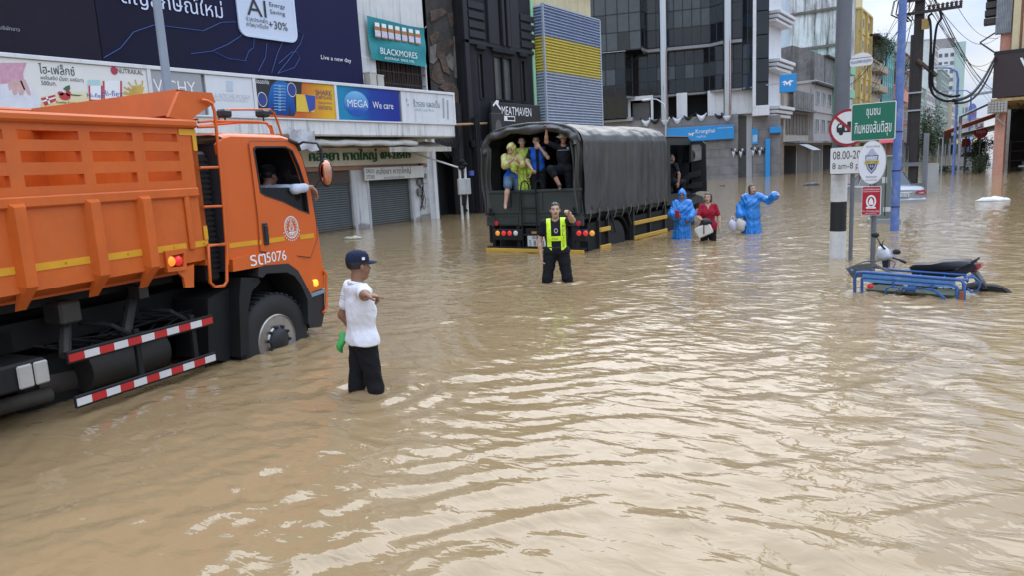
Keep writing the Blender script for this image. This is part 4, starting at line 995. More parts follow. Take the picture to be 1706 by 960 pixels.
house(LF, 172.2, 192, -1.5, 12, 15, M('pale_green_wall', (.36, .50, .42), .75, var=.15, streak=.3), 'pale green shophouse far down the street', 4, 6)
house(LF, 192.2, 214, -2.0, 12, 26, M('offwhite_wall', (.58, .58, .56), .75, var=.12, streak=.3), 'off-white apartment block far down the street with many windows', 8, 6)
house(LF, 214.2, 238, -3, 12, 21, M('greygreen_wall', (.33, .42, .37), .75, var=.15, streak=.3), 'grey green flats near the end of the street', 6, 6)
house(LF, 238.2, 265, -4, 12, 14, M('cream_far', (.55, .5, .4), .75, var=.15), 'low cream building beside the far stalls', 3, 5)

# ------------------------------------------------------------------ end of the street
FE = Frame(-38, 300, R(12))
def facing(px0, px1, pyt, d, mat, label, rows, cols, base=4., extra=None):
    x0, _ = FE.p(px0, 230, d); x1, zt = FE.p(px1, pyt, d)
    t = thing('apartment_tower', label, 'building', FE, ((x0+x1)/2, d, ROADZ), group='buildings closing the far end of the street')
    mb = MB(); mb.box(x0, x1, d, d+14, -.45, zt); mb.build('wall', mat, t)
    sh_ = (zt-base-1)/rows; w = (x1-x0)/cols
    for j in range(rows):
        for i in range(cols):
            c = x0+w*(i+.5); z = base+sh_*(j+.5); window_part(t, 'f', c-w*.33, c+w*.33, z-sh_*.24, z+sh_*.24, d, 2)
    return t, x0, x1, zt
t, x0, x1, zt = facing(1500, 1592, 78, 0, M('hotel_white', (.66, .67, .67), .7, var=.06, streak=.15), 'tall white hotel tower with rows of dark windows closing the street', 11, 9)
mb = MB(); mb.box(x1, x1+3.0, -.8, 13, -.45, zt+1.6); mb.build('corner_strip', M('hotel_green', (.40, .52, .47), .6, var=.1), t)
mb = MB(); mb.box(x0+8, x0+16, 2, 8, zt, zt+3.6); mb.box(x0+15, x1-2, 1, 2, zt+.3, zt+1.0); mb.build('roof_structure', M('hotel_roof', (.3, .27, .26), .8, var=.3), t)
facing(1540, 1563, 105, -45, M('white_flats', (.60, .61, .60), .75, var=.15, streak=.4), 'white flats with stacked balconies in front of the hotel', 8, 3)
facing(1519, 1541, 150, -60, M('seafoam_flats', (.34, .48, .41), .75, var=.15, streak=.4), 'sea-green flats beside the utility pole', 6, 3)
facing(1556, 1572, 128, -70, M('grey_flats', (.34, .37, .36), .75, var=.2, streak=.4), 'grey green narrow flats in front of the hotel', 7, 2)
facing(1592, 1614, 168, 15, M('pale_far_block', (.60, .60, .58), .7, var=.1), 'pale low block beside the green corner of the hotel tower', 3, 3)
facing(1605, 1640, 195, -20, M('far_mixed_block', (.40, .38, .40), .7, var=.3), 'low grey shop block behind the blue street lamps', 2, 4)
t = thing('dome_sign', 'blue and red domed shop sign above the far awnings', 'sign', FE, (30, -30, 10)); x0, z0 = FE.p(1612, 200, -30); x1, z1 = FE.p(1628, 172, -30)
mb = MB(); mb.plate([(x0, z0), (x1, z0), (x1, z1-2)]+ell((x0+x1)/2, z1-2, (x1-x0)/2, 2.2, 10, 0, 180)+[(x0, z1-2)], (), -30, -29.5); mb.build('board', M('sign_violet', (.18, .2, .42), .5, var=.4, scale=.5), t); mb = MB(); mb.box(x0+.8, x1-.8, -30.1, -30.02, z1-3.2, z1-2.2); mb.build('red_panel', RED, t)
# row of small shop awnings at the far end
for k in range(14):
    px = 1496+k*9.5; d = -95+k*3; x0, _ = FE.p(px, 240, d); x1, _ = FE.p(px+9, 240, d)
    c = rnd.choice(((.5, .5, .5), (.42, .08, .07), (.10, .2, .4), (.5, .4, .1), (.12, .3, .2), (.55, .5, .45)))
    t = thing('market_stall', ['pale', 'red', 'blue', 'yellow', 'green', 'cream'][[(.5, .5, .5), (.42, .08, .07), (.10, .2, .4), (.5, .4, .1), (.12, .3, .2), (.55, .5, .45)].index(c)]+' awning stall, number %s along the far end of the flooded street' % ('one two three four five six seven eight nine ten eleven twelve thirteen fourteen'.split()[k]), 'stall', FE, ((x0+x1)/2, d, ROADZ), group='stalls at the far end')
    zt = 3+rnd.random()*1.2; mb = MB(); mb.add([(x0, d-2, zt-.5), (x1, d-2, zt-.5), (x1, d+1, zt+.3), (x0, d+1, zt+.3), (x0, d-2, zt-.8), (x1, d-2, zt-.8)], [(0, 1, 2, 3), (0, 4, 5, 1)]); mb.build('awning', M('stall_%02d%02d' % (int(c[0]*99), int(c[2]*99)), c, .7, var=.2), t)
    mb = MB(); mb.box(x0+.2, x1-.2, d+.5, d+1.5, -.45, zt+.2); mb.build('shop_front', rnd.choice((DARK, M('stall_dim', (.12, .11, .11), .8, var=.5, scale=3))), t)
    mb = MB(); [mb.cyl((x, d-1.8, -.45), (x, d-1.8, zt-.5), .06, n=6) for x in (x0+.1, x1-.1)]; mb.build('post', STEEL, t)

# ------------------------------------------------------------------ right corner building
RB = Frame(-1.25, 57, 0)
rb = thing('corner_shop', 'salmon corner building with open ground floor and peeling pillar', 'building', RB, (3, 0, ROADZ))
SAL = M('salmon_paint', (.56, .26, .19), .75, var=.15, streak=.4, sscale=4)
mb = MB(); mb.box(-.02, .55, 0, .6, -.45, 4.55, b=.02); mb.box(-.02, .55, 7, 7.6, -.45, 4.55); mb.each('pillar', M('peeling_pillar', (.58, .27, .19), .8, var=.2, streak=.5, sscale=6, blotch=.7, bcol=(.30, .27, .24), scale=3, bump=.3), rb)
mb = MB(); mb.box(-.3, 12, -.6, 14, 4.6, 4.78); mb.build('slab', M('slab_yellow', (.42, .30, .13), .8, var=.3, streak=.4), rb)
mb = MB(); mb.box(.0, 12, .3, 14, 4.78, 16); mb.build('wall', SAL, rb)
mb = MB(); mb.box(.62, 1.0, -.15, .3, 7.5, 16); mb.box(1.15, 12, .1, .3, 7.5, 16); mb.each('cream_board', M('cream_boards', (.58, .50, .30), .7, var=.12, streak=.3), rb)
mb = MB()
for i in range(9): mb.box(-.25+i*.09, -.185+i*.09, .05, .12, 8.9, 16)
mb.box(-.3, .55, .12, .3, 8.85, 16); mb.build('corrugated_panel', M('grey_corrugated', (.27, .28, .30), .5, metal=.3, var=.3, streak=.6, sscale=8), rb)
for k in range(6): mb = MB(); mb.box(-.95+.03*k, -.3, .2, 1.2, 9.6+k*.5, 9.95+k*.5); mb.build('side_louvre', M('dark_timber', (.05, .045, .04), .8, var=.4), rb)
mb = MB(); mb.tube([(-1.1, .3, 8.5), (-.3, .3, 9.0)], .05, n=5); mb.tube([(-1.1, .3, 8.5), (-.3, .3, 7.8)], .05, n=5); mb.build('bracket', RUST, rb)
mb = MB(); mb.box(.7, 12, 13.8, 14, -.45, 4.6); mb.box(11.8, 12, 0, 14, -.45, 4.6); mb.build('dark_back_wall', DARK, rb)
mb = MB()
for j in range(4):
    for i in range(6): mb.box(-.42+i*.17, -.28+i*.17, -.75, -.62, 3.95+j*.17, 4.1+j*.17)
mb.box(-.45, .6, -.65, .0, 3.9, 4.6); mb.build('vent_block', M('vent_block', (.42, .40, .37), .8, var=.2), rb)
mb = MB(); mb.tube([(.3, -.3, 4.7), (.2, -.5, 4.0), (.05, -.4, 3.6), (.5, -.1, 3.1)], [.09, .12, .08, .05], n=7); mb.build('torn_flashing', M('torn_grey', (.36, .35, .34), .7, var=.3), rb)
mb = MB()
for k in range(5): mb.tube([(.5+.6*k, -.2, 4.45), (1.0+.6*k, -.25, 3.9-.15*k), (1.6+.6*k, -.2, 4.4)], .03, n=5)
mb.build('hanging_cable', CABLE, rb)
t = thing('shop_signboard', 'large dark brown signboard with one white letter above the open ground floor', 'sign', RB, (3, -.4, 4.85))
mbx(-.25, 9, -.6, -.2, 4.85, 7.7, b=.02).build('board', M('brown_sign', (.035, .022, .024), .5, var=.1), t); mbx(-.28, 9, -.62, -.2, 7.55, 7.74).build('top_rail', M('brown_dark', (.012, .01, .01), .5), t)
letters(t, 'V', PRINTW, RB.p(1712, 108, -.62)[0], RB.p(1708, 108, -.62)[1], -.62, h=.95, bold=.02)
# things in the open ground floor
car = thing('dark_car', 'dark car parked in the shade inside the open ground floor', 'car', RB, (4.2, 5, ROADZ))
mb = MB(); mb.prism([(1.6, -.2), (1.6, .6), (2.4, .85), (3.2, 1.35), (5.2, 1.4), (6.2, .9), (6.8, .8), (6.8, -.2)], 4.5, 6.2); mb.build('body', M('dark_car_paint', (.02, .022, .025), .25, coat=.5), car)
mb = MB(); mb.box(1.4, 6.6, 4.35, 4.48, .25, .38, b=.02); mb.build('bumper', M('chrome_trim', (.5, .5, .5), .3, metal=.8), car)
for x in (2.3, 5.6): mb = MB(); mb.lathe([(.05, 4.3), (.3, 4.32), (.32, 4.45), (.32, 4.6)], (x, 0, .35), 'y', 16); mb.build('lamp', M('lamp_glass', (.3, .3, .28), .2), car)
t = thing('shelf_rack', 'dark shelf rack of goods at the back of the open ground floor', 'shelf', RB, (5, 9, ROADZ))
for z in (.6, 1.3, 2.0): mbx(.8, 9, 9, 9.8, z, z+.06).build('shelf', M('dim_wood', (.08, .06, .045), .8), t)
for i in range(5): mbx(.8+i*2, .9+i*2, 9, 9.8, -.45, 2.2).build('post', M('dim_wood', (.08, .06, .045)), t)
# awnings and roofs running down the right side
def awning(y0, y1, out, z0, z1, mat, label, thick=.05):
    t = thing('shop_awning', label, 'awning', RB, (0, y0-57, z0), group='awnings over the flooded pavement')
    mb = MB(); n = 10
    mb.grid(lambda u, v: (-out*(1-v)+.1, (y0-57)+(y1-y0)*u, z0+(z1-z0)*v+.04*math.sin(u*40)), 30, 3); mb.grid(lambda u, v: (-out+.1, (y0-57)+(y1-y0)*u, z0-.45*v+.05*math.sin(u*40)*v), 30, 1)
    mb.build('sheet', mat, t, smooth=True)
    mb = MB(); [mb.cyl((-out+.15, y-57, -.45), (-out+.15, y-57, z0), .05, n=6) for y in (y0+.2, y1-.2)]; mb.build('post', STEEL, t)
awning(60.5, 68, 3.3, 3.0, 4.1, M('red_awning', (.42, .09, .04), .6, var=.2), 'faded red awning over the pavement behind the salmon pillar')
awning(58.2, 60.3, 2.2, 3.9, 4.9, M('blue_awning', (.22, .33, .45), .5, var=.3, scale=5), 'small blue and white awning next to the salmon pillar')
awning(69, 80, 4.2, 2.6, 3.5, M('green_awning', (.10, .16, .12), .6, var=.3), 'dark green awning beyond the red one'); awning(82, 96, 4.6, 2.7, 3.6, M('white_awning', (.55, .55, .53), .6, var=.2), 'white awning beyond the dark green one')
house(Frame(.2, 0, R(90)), 71.2, 118, 0, -10, 9, M('right_far_wall', (.42, .38, .33), .8, var=.2), 'plain house row behind the awnings', ground=False, cornice=False)
t = thing('tin_roof', 'grey tin roof jutting out above the awnings', 'roof', RB, (-2.5, 43, 6))
x0, z0 = Frame(-1.25, 100, 0).p(1616, 166); mb = MB(); mb.add([(-3.4, 43, 7.8), (1, 43, 8.2), (1, 47, 10.2), (-2.8, 47, 9.6), (-3.4, 43, 7.5), (1, 43, 7.9)], [(0, 1, 2, 3), (0, 4, 5, 1)]); mb.build('sheet', M('tin_grey', (.32, .33, .33), .6, var=.2, streak=.3), t); mb = MB(); mb.box(.0, 1, 43, 47, 0, 8); mb.build('support_wall', M('right_far_wall', (.42, .38, .33)), t)

# ------------------------------------------------------------------ orange tipper truck
OT = Frame(-6.87, 4.93, R(100.8))
ORG = M('truck_orange', (.62, .116, .015), .34, var=.06, coat=.15, spec=.35, scale=3, streak=.12, sscale=5, scol=(.22, .06, .02))
ORB = M('tipper_orange', (.60, .122, .018), .42, var=.16, blotch=.22, bcol=(.36, .15, .06), spec=.35, scale=2.5, streak=.2, sscale=5, scol=(.25, .08, .03), bump=.05)
YELT = M('yellow_tape', (.68, .33, .012), .4, var=.12, scale=9)
RUB = M('tyre_rubber', (.018, .017, .016), .75, var=.3, bump=.2)
CHAS = M('chassis_black', (.012, .012, .012), .6, var=.4, spec=.3)
PLAST = M('black_plastic', (.022, .022, .024), .45, var=.2, spec=.4)
TW = 2.35
truck = thing('tipper_truck', 'orange tipper truck with slatted body driving through the flood', 'truck', OT, (-1.5, 1.2, ROADZ))
def op(pts, d=0.): return OT.poly(pts, d)
# ---- tipper body
BF, BRR = -.83, -6.2
slots = []
for z0, z1 in ((2.335, 2.41), (2.155, 2.245), (1.965, 2.055)):
    for s0, s1 in ((-2.55, -2.05), (-1.95, -1.54), (-1.43, -1.05), (-3.2, -2.66), (-3.85, -3.3), (-4.5, -3.95), (-5.15, -4.6), (-5.8, -5.25)): slots.append(rect(s0, s1, z0, z1))
body = MB()
body.plate(rect(BRR, BF, 1.28, 2.5), slots, 0, .075)
body.box(BRR, BF+.01, -.05, .1, 2.47, 2.55, b=.02)                      # top rail
body.box(BRR, BF-.06, -.035, 0, 1.80, 1.89, b=.012)                     # mid rail
# sloping lower flank
body.add([(BRR, 0, 1.28), (BF, 0, 1.28), (BF, .0, 1.16), (BRR, .0, 1.08), (BRR, .3, 1.02), (BF-.08, .3, 1.05)], [(0, 1, 2, 3), (3, 2, 5, 4)])
bside = body.build('near_side', ORB, truck)
far = MB(); far.plate(rect(BRR, BF, 1.28, 2.78), [], TW-.08, TW); far.box(BRR, BF, TW-.1, TW+.04, 2.74, 2.84, b=.02); far.box(BRR, BF, .3, TW-.08, 1.02, 1.1); far.each('far_side', ORB, truck)
hb = MB(); hb.box(BF-.06, BF, 0, TW, 1.1, 2.62); hb.box(BRR, BRR+.08, 0, TW, 1.1, 2.5); hb.each('end_board', ORB, truck)
for s in (-2.665, -2.04, -1.535, -1.045, -3.3, -3.95, -4.6, -5.25):
    w = .05 if s > -1.2 else .055
    r_ = MB(); r_.add([(s-w-.02, 0, 1.86), (s+w+.02, 0, 1.86), (s+w-.01, -.075, 1.81), (s-w+.01, -.075, 1.81), (s-w-.02, 0, 1.2), (s+w+.02, 0, 1.2), (s+w-.01, -.075, 1.18), (s-w+.01, -.075, 1.18), (s-w+.0, .12, .98), (s+w-.02, .12, .98)],
          [(0, 3, 2, 1), (0, 4, 7, 3), (3, 7, 6, 2), (2, 6, 5, 1), (7, 8, 9, 6), (4, 8, 7), (6, 9, 5)])
    if s < -1.2: r_.build('rib', ORB, truck)
    else:
        q = MB(); q.box(s-.03, s+.03, -.03, 0, 1.28, 1.86, b=.01); q.build('rib', ORB, truck)
for s0, s1 in ((-2.61, -2.11), (-1.97, -1.6), (-1.47, -1.1), (-1.01, BF), (-3.23, -2.73), (-3.88, -3.37)):
    st = mbx(s0+.01, s1-.005, -.006, 0, 1.295, 1.355).build('reflective_tape', YELT, truck)
    letters(st, 'X', PRINTK, (s0+s1)/2+.03, 1.325, -.0075, h=.02)
MB().plate([(-1.03, 2.46), (BF+.002, 2.46), (BF+.002, 2.25), (BF-.045, 2.25), (BF-.045, 2.40), (-1.03, 2.40)], (), -.008, -.002).build('reflective_tape', YELT, truck)
mbx(BF-.045, BF+.002, -.008, -.001, 1.36, 1.5).build('reflective_tape', YELT, truck)
# cab guard over the cab
g = MB(); poly = op([(280, 194), (298, 151), (352, 154), (358, 170), (320, 196), (318, 204)], .0)
g.plate(poly, (), -.01, .03)
g.build('guard_cheek', ORB, truck)
g = MB(); g.add([(-1.0, .03, 2.60), (-.96, .03, 2.84), (-.55, .03, 2.82), (-.5, .03, 2.75), (-1.0, TW, 2.60), (-.96, TW, 2.84), (-.55, TW, 2.82), (-.5, TW, 2.75)], [(0, 1, 5, 4), (1, 2, 6, 5), (2, 3, 7, 6)]); g.build('cab_guard', ORB, truck)
g = MB()
for y in (.8, 1.6): g.add([(-.98, y, 2.6), (-.96, y, 2.83), (-.6, y, 2.8)], [(0, 1, 2)])
g.each('guard_gusset', ORB, truck)
# lamp bracket under the stripe
lb = MB(); P = op([(274, 418), (309, 413), (310, 449), (279, 453)], -.02); lb.plate(P, [[(P[0][0]+.035, P[0][1]-.05), (P[1][0]-.035, P[1][1]-.045), (P[2][0]-.035, P[2][1]+.04), (P[3][0]+.035, P[3][1]+.04)]], -.03, .02)
lb.prism(op([(292, 450), (322, 440), (322, 478), (308, 479), (305, 462)], .0), -.01, .02)
lo = lb.build('lamp_bracket', ORB, truck)
c = op([(286, 435), (298, 434)], -.03)
AMB = M('lamp_amber', (.8, .22, .02), .3, emit=.5); REDL = M('lamp_red', (.55, .02, .02), .3, emit=.3)
mb = MB(); mb.box(P[0][0]+.03, P[1][0]-.03, 0.0, .03, P[3][1]+.03, P[0][1]-.05); mb.build('lamp_back', CHAS, lo)
MB().ball((c[0][0], -.02, c[0][1]), (.045, .035, .05), 12, 8).build('marker_lamp', AMB, lo, smooth=True); MB().ball((c[1][0], -.02, c[1][1]), (.045, .035, .05), 12, 8).build('marker_lamp', REDL, lo, smooth=True)
# ladder at the front corner
ld = MB()
top = op([(342, 167), (352, 172), (356, 185), (368, 300), (378, 440)], -.03)
rail = [(x, -.04, z) for x, z in top]
ld.tube([(rail[0][0]-.06, -.04, rail[0][2])]+rail, .016, n=8)
for py, xl in ((211, 330), (279, 334), (344, 340), (408, 346)):
    a = OT.p(xl, py, -.04); k = OT.p(357+(py-211)*.09, py-1, -.04); ld.cyl((a[0], -.035, a[1]), (k[0], -.04, k[1]), .014, n=8)
lp = op([(347, 410), (377, 404), (378, 468), (373, 476), (358, 478), (350, 470)], -.04); ld.tube([(x, -.04, z) for x, z in lp], .017, n=8, closed=True)
ld.build('ladder', ORG, truck, smooth=50)

# ---- cab
CZ0 = .95
cab_out = op([(383, 452), (366, 262), (362, 240), (370, 231), (384, 227), (470, 229), (484, 233), (494, 242), (514, 318), (529, 380), (536, 430), (540, 452), (540, 480), (511, 491), (502, 475), (489, 451), (473, 440), (433, 443)])
win = op([(420, 247), (424, 243), (474, 243), (486, 250), (498, 278), (508, 310), (514, 356), (498, 350), (470, 336), (440, 326), (432, 321)])
cab = MB(); cab.plate(cab_out, [win], 0, .05); cab.plate(cab_out, [win], TW-.15, TW-.1)
cab.each('cab_side', ORG, truck)
roof_pts = op([(372, 231), (384, 227), (470, 229), (484, 233), (494, 242)]); 
rf = MB(); rp = [(x, z) for x, z in roof_pts]
rp_in = [(rp[0][0], rp[0][1]-.05)] + rp + [(rp[-1][0], rp[-1][1]-.05)]
prof = [(0., 0.), (.02, .035), (.07, .06), (.2, .075), (TW/2, .09), (TW-.3, .075), (TW-.17, .06), (TW-.12, .035), (TW-.1, 0)]
rf.add([(x, y, z+dz-.02) for y, dz in prof for x, z in rp], [(i*len(rp)+j, i*len(rp)+j+1, (i+1)*len(rp)+j+1, (i+1)*len(rp)+j) for i in range(len(prof)-1) for j in range(len(rp)-1)])
rf.build('cab_roof', ORG, truck, smooth=60)
bk = MB(); rx = op([(366, 262), (383, 452)]); bk.add([(rx[0][0], .02, rx[0][1]+.12), (rx[1][0], .02, rx[1][1]), (rx[1][0], TW-.12, rx[1][1]), (rx[0][0], TW-.12, rx[0][1]+.12)], [(0, 1, 2, 3)]); bk.box(rx[1][0], .95, .05, TW-.12, 1.0, 1.04); bk.build('cab_rear', M('cab_inner', (.03, .03, .035), .8), truck)
fr = op([(494, 242), (529, 380), (540, 452), (540, 480)])
ws = MB(); ws.add([(fr[0][0], .06, fr[0][1]), (fr[1][0]-.02, .06, fr[1][1]), (fr[1][0]+.06, TW/2, fr[1][1]), (fr[1][0]-.02, TW-.15, fr[1][1]), (fr[0][0], TW-.15, fr[0][1]), (fr[0][0]+.06, TW/2, fr[0][1])], [(0, 1, 2, 5), (5, 2, 3, 4)]); ws.build('windscreen', GLASSD, truck)
fp_ = MB(); fp_.add([(fr[1][0], 0, fr[1][1]), (fr[3][0], 0, fr[3][1]), (fr[3][0]+.08, TW/2, fr[3][1]), (fr[3][0], TW-.1, fr[3][1]), (fr[1][0], TW-.1, fr[1][1]), (fr[1][0]+.08, TW/2, fr[1][1])], [(0, 1, 2, 5), (5, 2, 3, 4)]); fp_.build('cab_front', ORG, truck)
# fender swell
fs = MB(); arch = op([(382, 432), (400, 426), (470, 418), (488, 424), (506, 448), (522, 480), (511, 491), (502, 475), (489, 451), (473, 440), (433, 443), (383, 452)])
fs.plate(arch, (), -.05, .0); fs.build('fender_flare', ORG, truck)
# door
door_p = op([(413, 239), (417, 234), (484, 235), (492, 243), (502, 262), (516, 312), (526, 372), (527, 398), (516, 428), (432, 418), (428, 360)])
dr = MB(); dr.plate(door_p, [win], -.012, .0); door = dr.build('door', ORG, truck)
gp = MB(); w2 = [(a[0], a[1]) for a in win]; cx_ = sum(a[0] for a in win)/len(win); cz_ = sum(a[1] for a in win)/len(win)
wi = [(cx_+(x-cx_)*.955, cz_+(z-cz_)*.955) for x, z in win]; gp.plate(win, [wi], -.018, .02); gp.build('window_seal', PLAST, door)
gl = MB(); g0 = [OT.p(431, 312, .02), OT.p(508, 312, .02), OT.p(514, 355, .02), OT.p(470, 336, .02), OT.p(440, 326, .02), OT.p(433, 321, .02)]; gl.plate(g0, (), .022, .026); gl.build('lowered_pane', M('dim_pane', (.01, .011, .013), .12, spec=.25), door)
seam = MB(); seam.tube([(x, -.013, z) for x, z in door_p], .004, n=4, closed=True); seam.build('door_seam', PRINTK, door)
h0, h1 = OT.p(436.5, 371, -.02), OT.p(449, 407, -.02); hd = MB(); hd.box(h0[0], h1[0], -.03, -.012, h1[1], h0[1], b=.012); hd.box(h0[0]+.018, h1[0]-.012, -.042, -.03, h1[1]+.05, h0[1]-.03, b=.005); hd.build('handle', PLAST, door)
ta = op([(384, 405), (431, 399), (431, 407), (384, 413)], -.02); mb = MB(); mb.plate(ta, (), -.004, -.001); mb.build('reflective_tape', YELT, truck)
ta = op([(433, 399), (436, 398.5), (436, 406), (433, 407)], -.02); tb = op([(449, 396.5), (474, 393), (475, 400.5), (449, 404.5)], -.02); tc_ = op([(499, 391), (523, 388), (524, 395.5), (501, 398.5)], -.02)
for q in (ta, tb, tc_): mb = MB(); mb.plate(q, (), -.017, -.0135); mb.build('reflective_tape', YELT, door)
# emblem
ec = OT.p(485.5, 378, -.016); em = MB()
def ring(cx, cz, r0, r1, k=1.0): return [ell(cx, cz, r0, r0*k, 32), ell(cx, cz, r1, r1*k, 32)]
em.plate(*(lambda a, b_: (a, [b_]))(*ring(ec[0], ec[1], .118, .106, 1.12)), -.016, -.0145); em.plate(*(lambda a, b_: (a, [b_]))(*ring(ec[0], ec[1], .098, .094, 1.12)), -.016, -.0145)
for k in range(3):
    s = 1-.28*k; fl = [(0, .095*s), (.012*s, .06*s), (.028*s, .045*s), (.022*s, .02*s), (.045*s, .0), (.04*s, -.03*s), (.02*s, -.045*s), (-.02*s, -.045*s), (-.04*s, -.03*s), (-.045*s, 0), (-.022*s, .02*s), (-.028*s, .045*s), (-.012*s, .06*s)]
    fi = [(x*.8, z*.8) for x, z in fl]; em.plate([(ec[0]+x, ec[1]+z-.01*k) for x, z in fl], [[(ec[0]+x, ec[1]+z-.01*k) for x, z in fi]], -.016, -.0145)
em.plate(rrect(ec[0]-.05, ec[0]+.05, ec[1]-.07, ec[1]-.052, .008), (), -.016, -.0145); em.plate(rrect(ec[0]-.04, ec[0]+.04, ec[1]-.085, ec[1]-.074, .005), (), -.016, -.0145)
for k in range(11): a = R(200+k*14); em.plate(ell(ec[0]+.142*math.cos(a), ec[1]+.155*math.sin(a), .008, .009, 8), (), -.016, -.0145)
for k in range(16): a = R(k*22.5+6); em.plate(ell(ec[0]+.083*math.cos(a), ec[1]+.093*math.sin(a), .007, .01, 6), (), -.016, -.0145)
eo = em.build('printed_emblem', M('decal_white', (.74, .72, .70), .45), door)
x0, z0 = OT.p(417, 433, -.055); x1, z1 = OT.p(443, 430, -.055); letters(truck, 'รต', PRINTW, (x0+x1)/2, (z0+z1)/2-.005, -.0535, w=x1-x0, h=.12, bold=.03, shear=-.03)
x0, z0 = OT.p(443, 429, -.055); x1, z1 = OT.p(477, 424, -.055); letters(truck, '5076', PRINTW, (x0+x1)/2+.005, (z0+z1)/2, -.0535, w=x1-x0-.01, h=.115, bold=.02, shear=-.03)
# black wheel arch, mudguard, step
fl = MB(); a_out = op([(427, 445), (433, 441.5), (473, 438.5), (489, 450), (502, 474), (512, 494), (514, 540), (506, 540), (505, 500), (494, 474), (483, 459), (470, 453), (436, 455), (430, 462), (422, 460), (423, 448)]); fl.plate(a_out, (), -.07, .35); fl.build('wheel_arch', PLAST, truck, smooth=30)
mg = MB(); mg.prism(op([(398, 462), (428, 462), (430, 470), (416, 486), (410, 520), (411, 590), (398, 596), (395, 500)]), -.03, .4); mg.prism(op([(360, 500), (396, 480), (397, 606), (362, 600)]), .12, .6); mg.each('mudguard', CHAS, truck)
# front wheel
def wheel(cx, y, cz, r=.54, ri=.30, parent=None, tw=.28, nm='front_wheel'):
    w = MB(); n = 40
    w.lathe([(ri*.98, y+.015), (ri+.03, y-.005), (r-.1, y-.012), (r-.03, y+.01), (r, y+.05), (r, y+tw-.05), (r-.04, y+tw), (ri, y+tw)], (cx, 0, cz), 'y', n)
    wo = w.build(nm, RUB, parent, smooth=40)
    tb = MB()
    for i in range(n):
        a = 2*math.pi*i/n; tb.T = Matrix.Translation((cx, 0, cz)) @ Matrix.Rotation(a, 4, 'Y'); tb.box(-.022, .022, y+.03, y+tw-.03, r-.005, r+.012)
    tb.T = None; q = tb.build('tread', RUB, wo); q['kind'] = 'stuff'
    k = MB(); k.lathe([(ri+.005, y+.012), (ri-.012, y+.0), (ri-.03, y+.03), (ri*.86, y+.06), (ri*.55, y+.02), (ri*.50, y-.01), (ri*.2, y-.01)], (cx, 0, cz), 'y', 40); rim = k.build('rim', M('alloy_rim', (.40, .38, .35), .35, metal=.8, var=.3, blotch=.6, bcol=(.2, .16, .11), scale=6), wo, smooth=45)
    hb = MB(); hb.lathe([(ri*.5, y-.012), (ri*.48, y-.03), (ri*.38, y-.045), (ri*.30, y-.06), (.001, y-.065)], (cx, 0, cz), 'y', 24); hb.build('hub', PLAST, wo, smooth=40)
    hl = MB(); ll = MB()
    for i in range(10):
        a = 2*math.pi*(i+.3)/10; hl.ball((cx+ri*.74*math.cos(a), y+.04, cz+ri*.74*math.sin(a)), (.032, .018, .032), 10, 6); a += .31; ll.cyl((cx+ri*.53*math.cos(a), y+.02, cz+ri*.53*math.sin(a)), (cx+ri*.53*math.cos(a), y-.04, cz+ri*.53*math.sin(a)), .019, n=6)
    hl.build('hand_holes', DARK, rim, smooth=True)['kind'] = 'stuff'; ll.build('wheel_nuts', PLAST, rim)['kind'] = 'stuff'
    return wo
wheel(.0, .0, .09, parent=truck)
wheel(-4.6, .02, .09, parent=truck, nm='rear_wheel'); wheel(.0, TW-.4, .09, parent=truck, nm='front_wheel')
# front bumper and lamps
bm = MB(); bm.prism(op([(512, 492), (540, 482), (541, 520), (536, 545), (516, 548), (512, 520)]), .0, TW-.1); bm.build('bumper', PLAST, truck)
bs = MB(); bs.prism(op([(511, 491), (540, 482), (540, 488), (512, 498)]), -.02, .0); bs.build('bumper_strip', M('blue_chrome', (.25, .38, .5), .25, metal=.6), truck)
tl = OT.p(526, 471, -.05); mb = MB(); mb.box(tl[0]-.045, tl[0]+.05, -.065, -.0, tl[1]-.045, tl[1]+.04, b=.02); mb.build('turn_lamp', M('turn_amber', (.95, .45, .03), .3, emit=.6), truck, smooth=40)
bb = MB(); q = op([(538, 452), (541, 460), (541, 515), (537, 522)], -.02); bb.tube([(x+.03, -.02, z) for x, z in q], .018, n=8); bb.tube([(q[0][0]+.03, -.02, q[0][1]), (q[0][0]+.1, TW-.1, q[0][1])], .018, n=8); bb.tube([(q[3][0]+.03, -.02, q[3][1]), (q[3][0]+.1, TW-.1, q[3][1])], .018, n=8); bb.build('bull_bar', ORG, truck, smooth=50)
# roof rack and spot lamps
rk = MB(); yr = .25
def rkp(px, py, d): x, z = OT.p(px, py, d); return (x, d, z)
for d, pts in ((.35, [(330, 203), (352, 201), (430, 202), (444, 204), (451, 215), (454, 228)]), (1.2, [(364, 200), (366, 186), (374, 182), (450, 182), (457, 188), (463, 205), (470, 228)])): rk.tube([rkp(x, y, d) for x, y in pts], .014, n=7)
a_ = OT.p(335, 200, .35)
for s in (-.45, .25): rk.cyl((s, .35, a_[1]+.01), (s, 1.9, a_[1]+.02), .013, n=7)
rk.tube([rkp(355, 203, .9), rkp(440, 204, .9), rkp(452, 209, .9), rkp(457, 230, .9)], .014, n=7); rk.build('roof_rack', ORG, truck, smooth=50)
for px in (376, 440):
    x, z = OT.p(px, 189, 1.1); mb = MB(); mb.box(x-.075, x+.075, 1.05, 1.2, z-.045, z+.055, b=.025); mb.cyl((x, 1.12, z-.12), (x, 1.12, z-.04), .012, n=6); mb.build('spot_lamp', PLAST, truck)
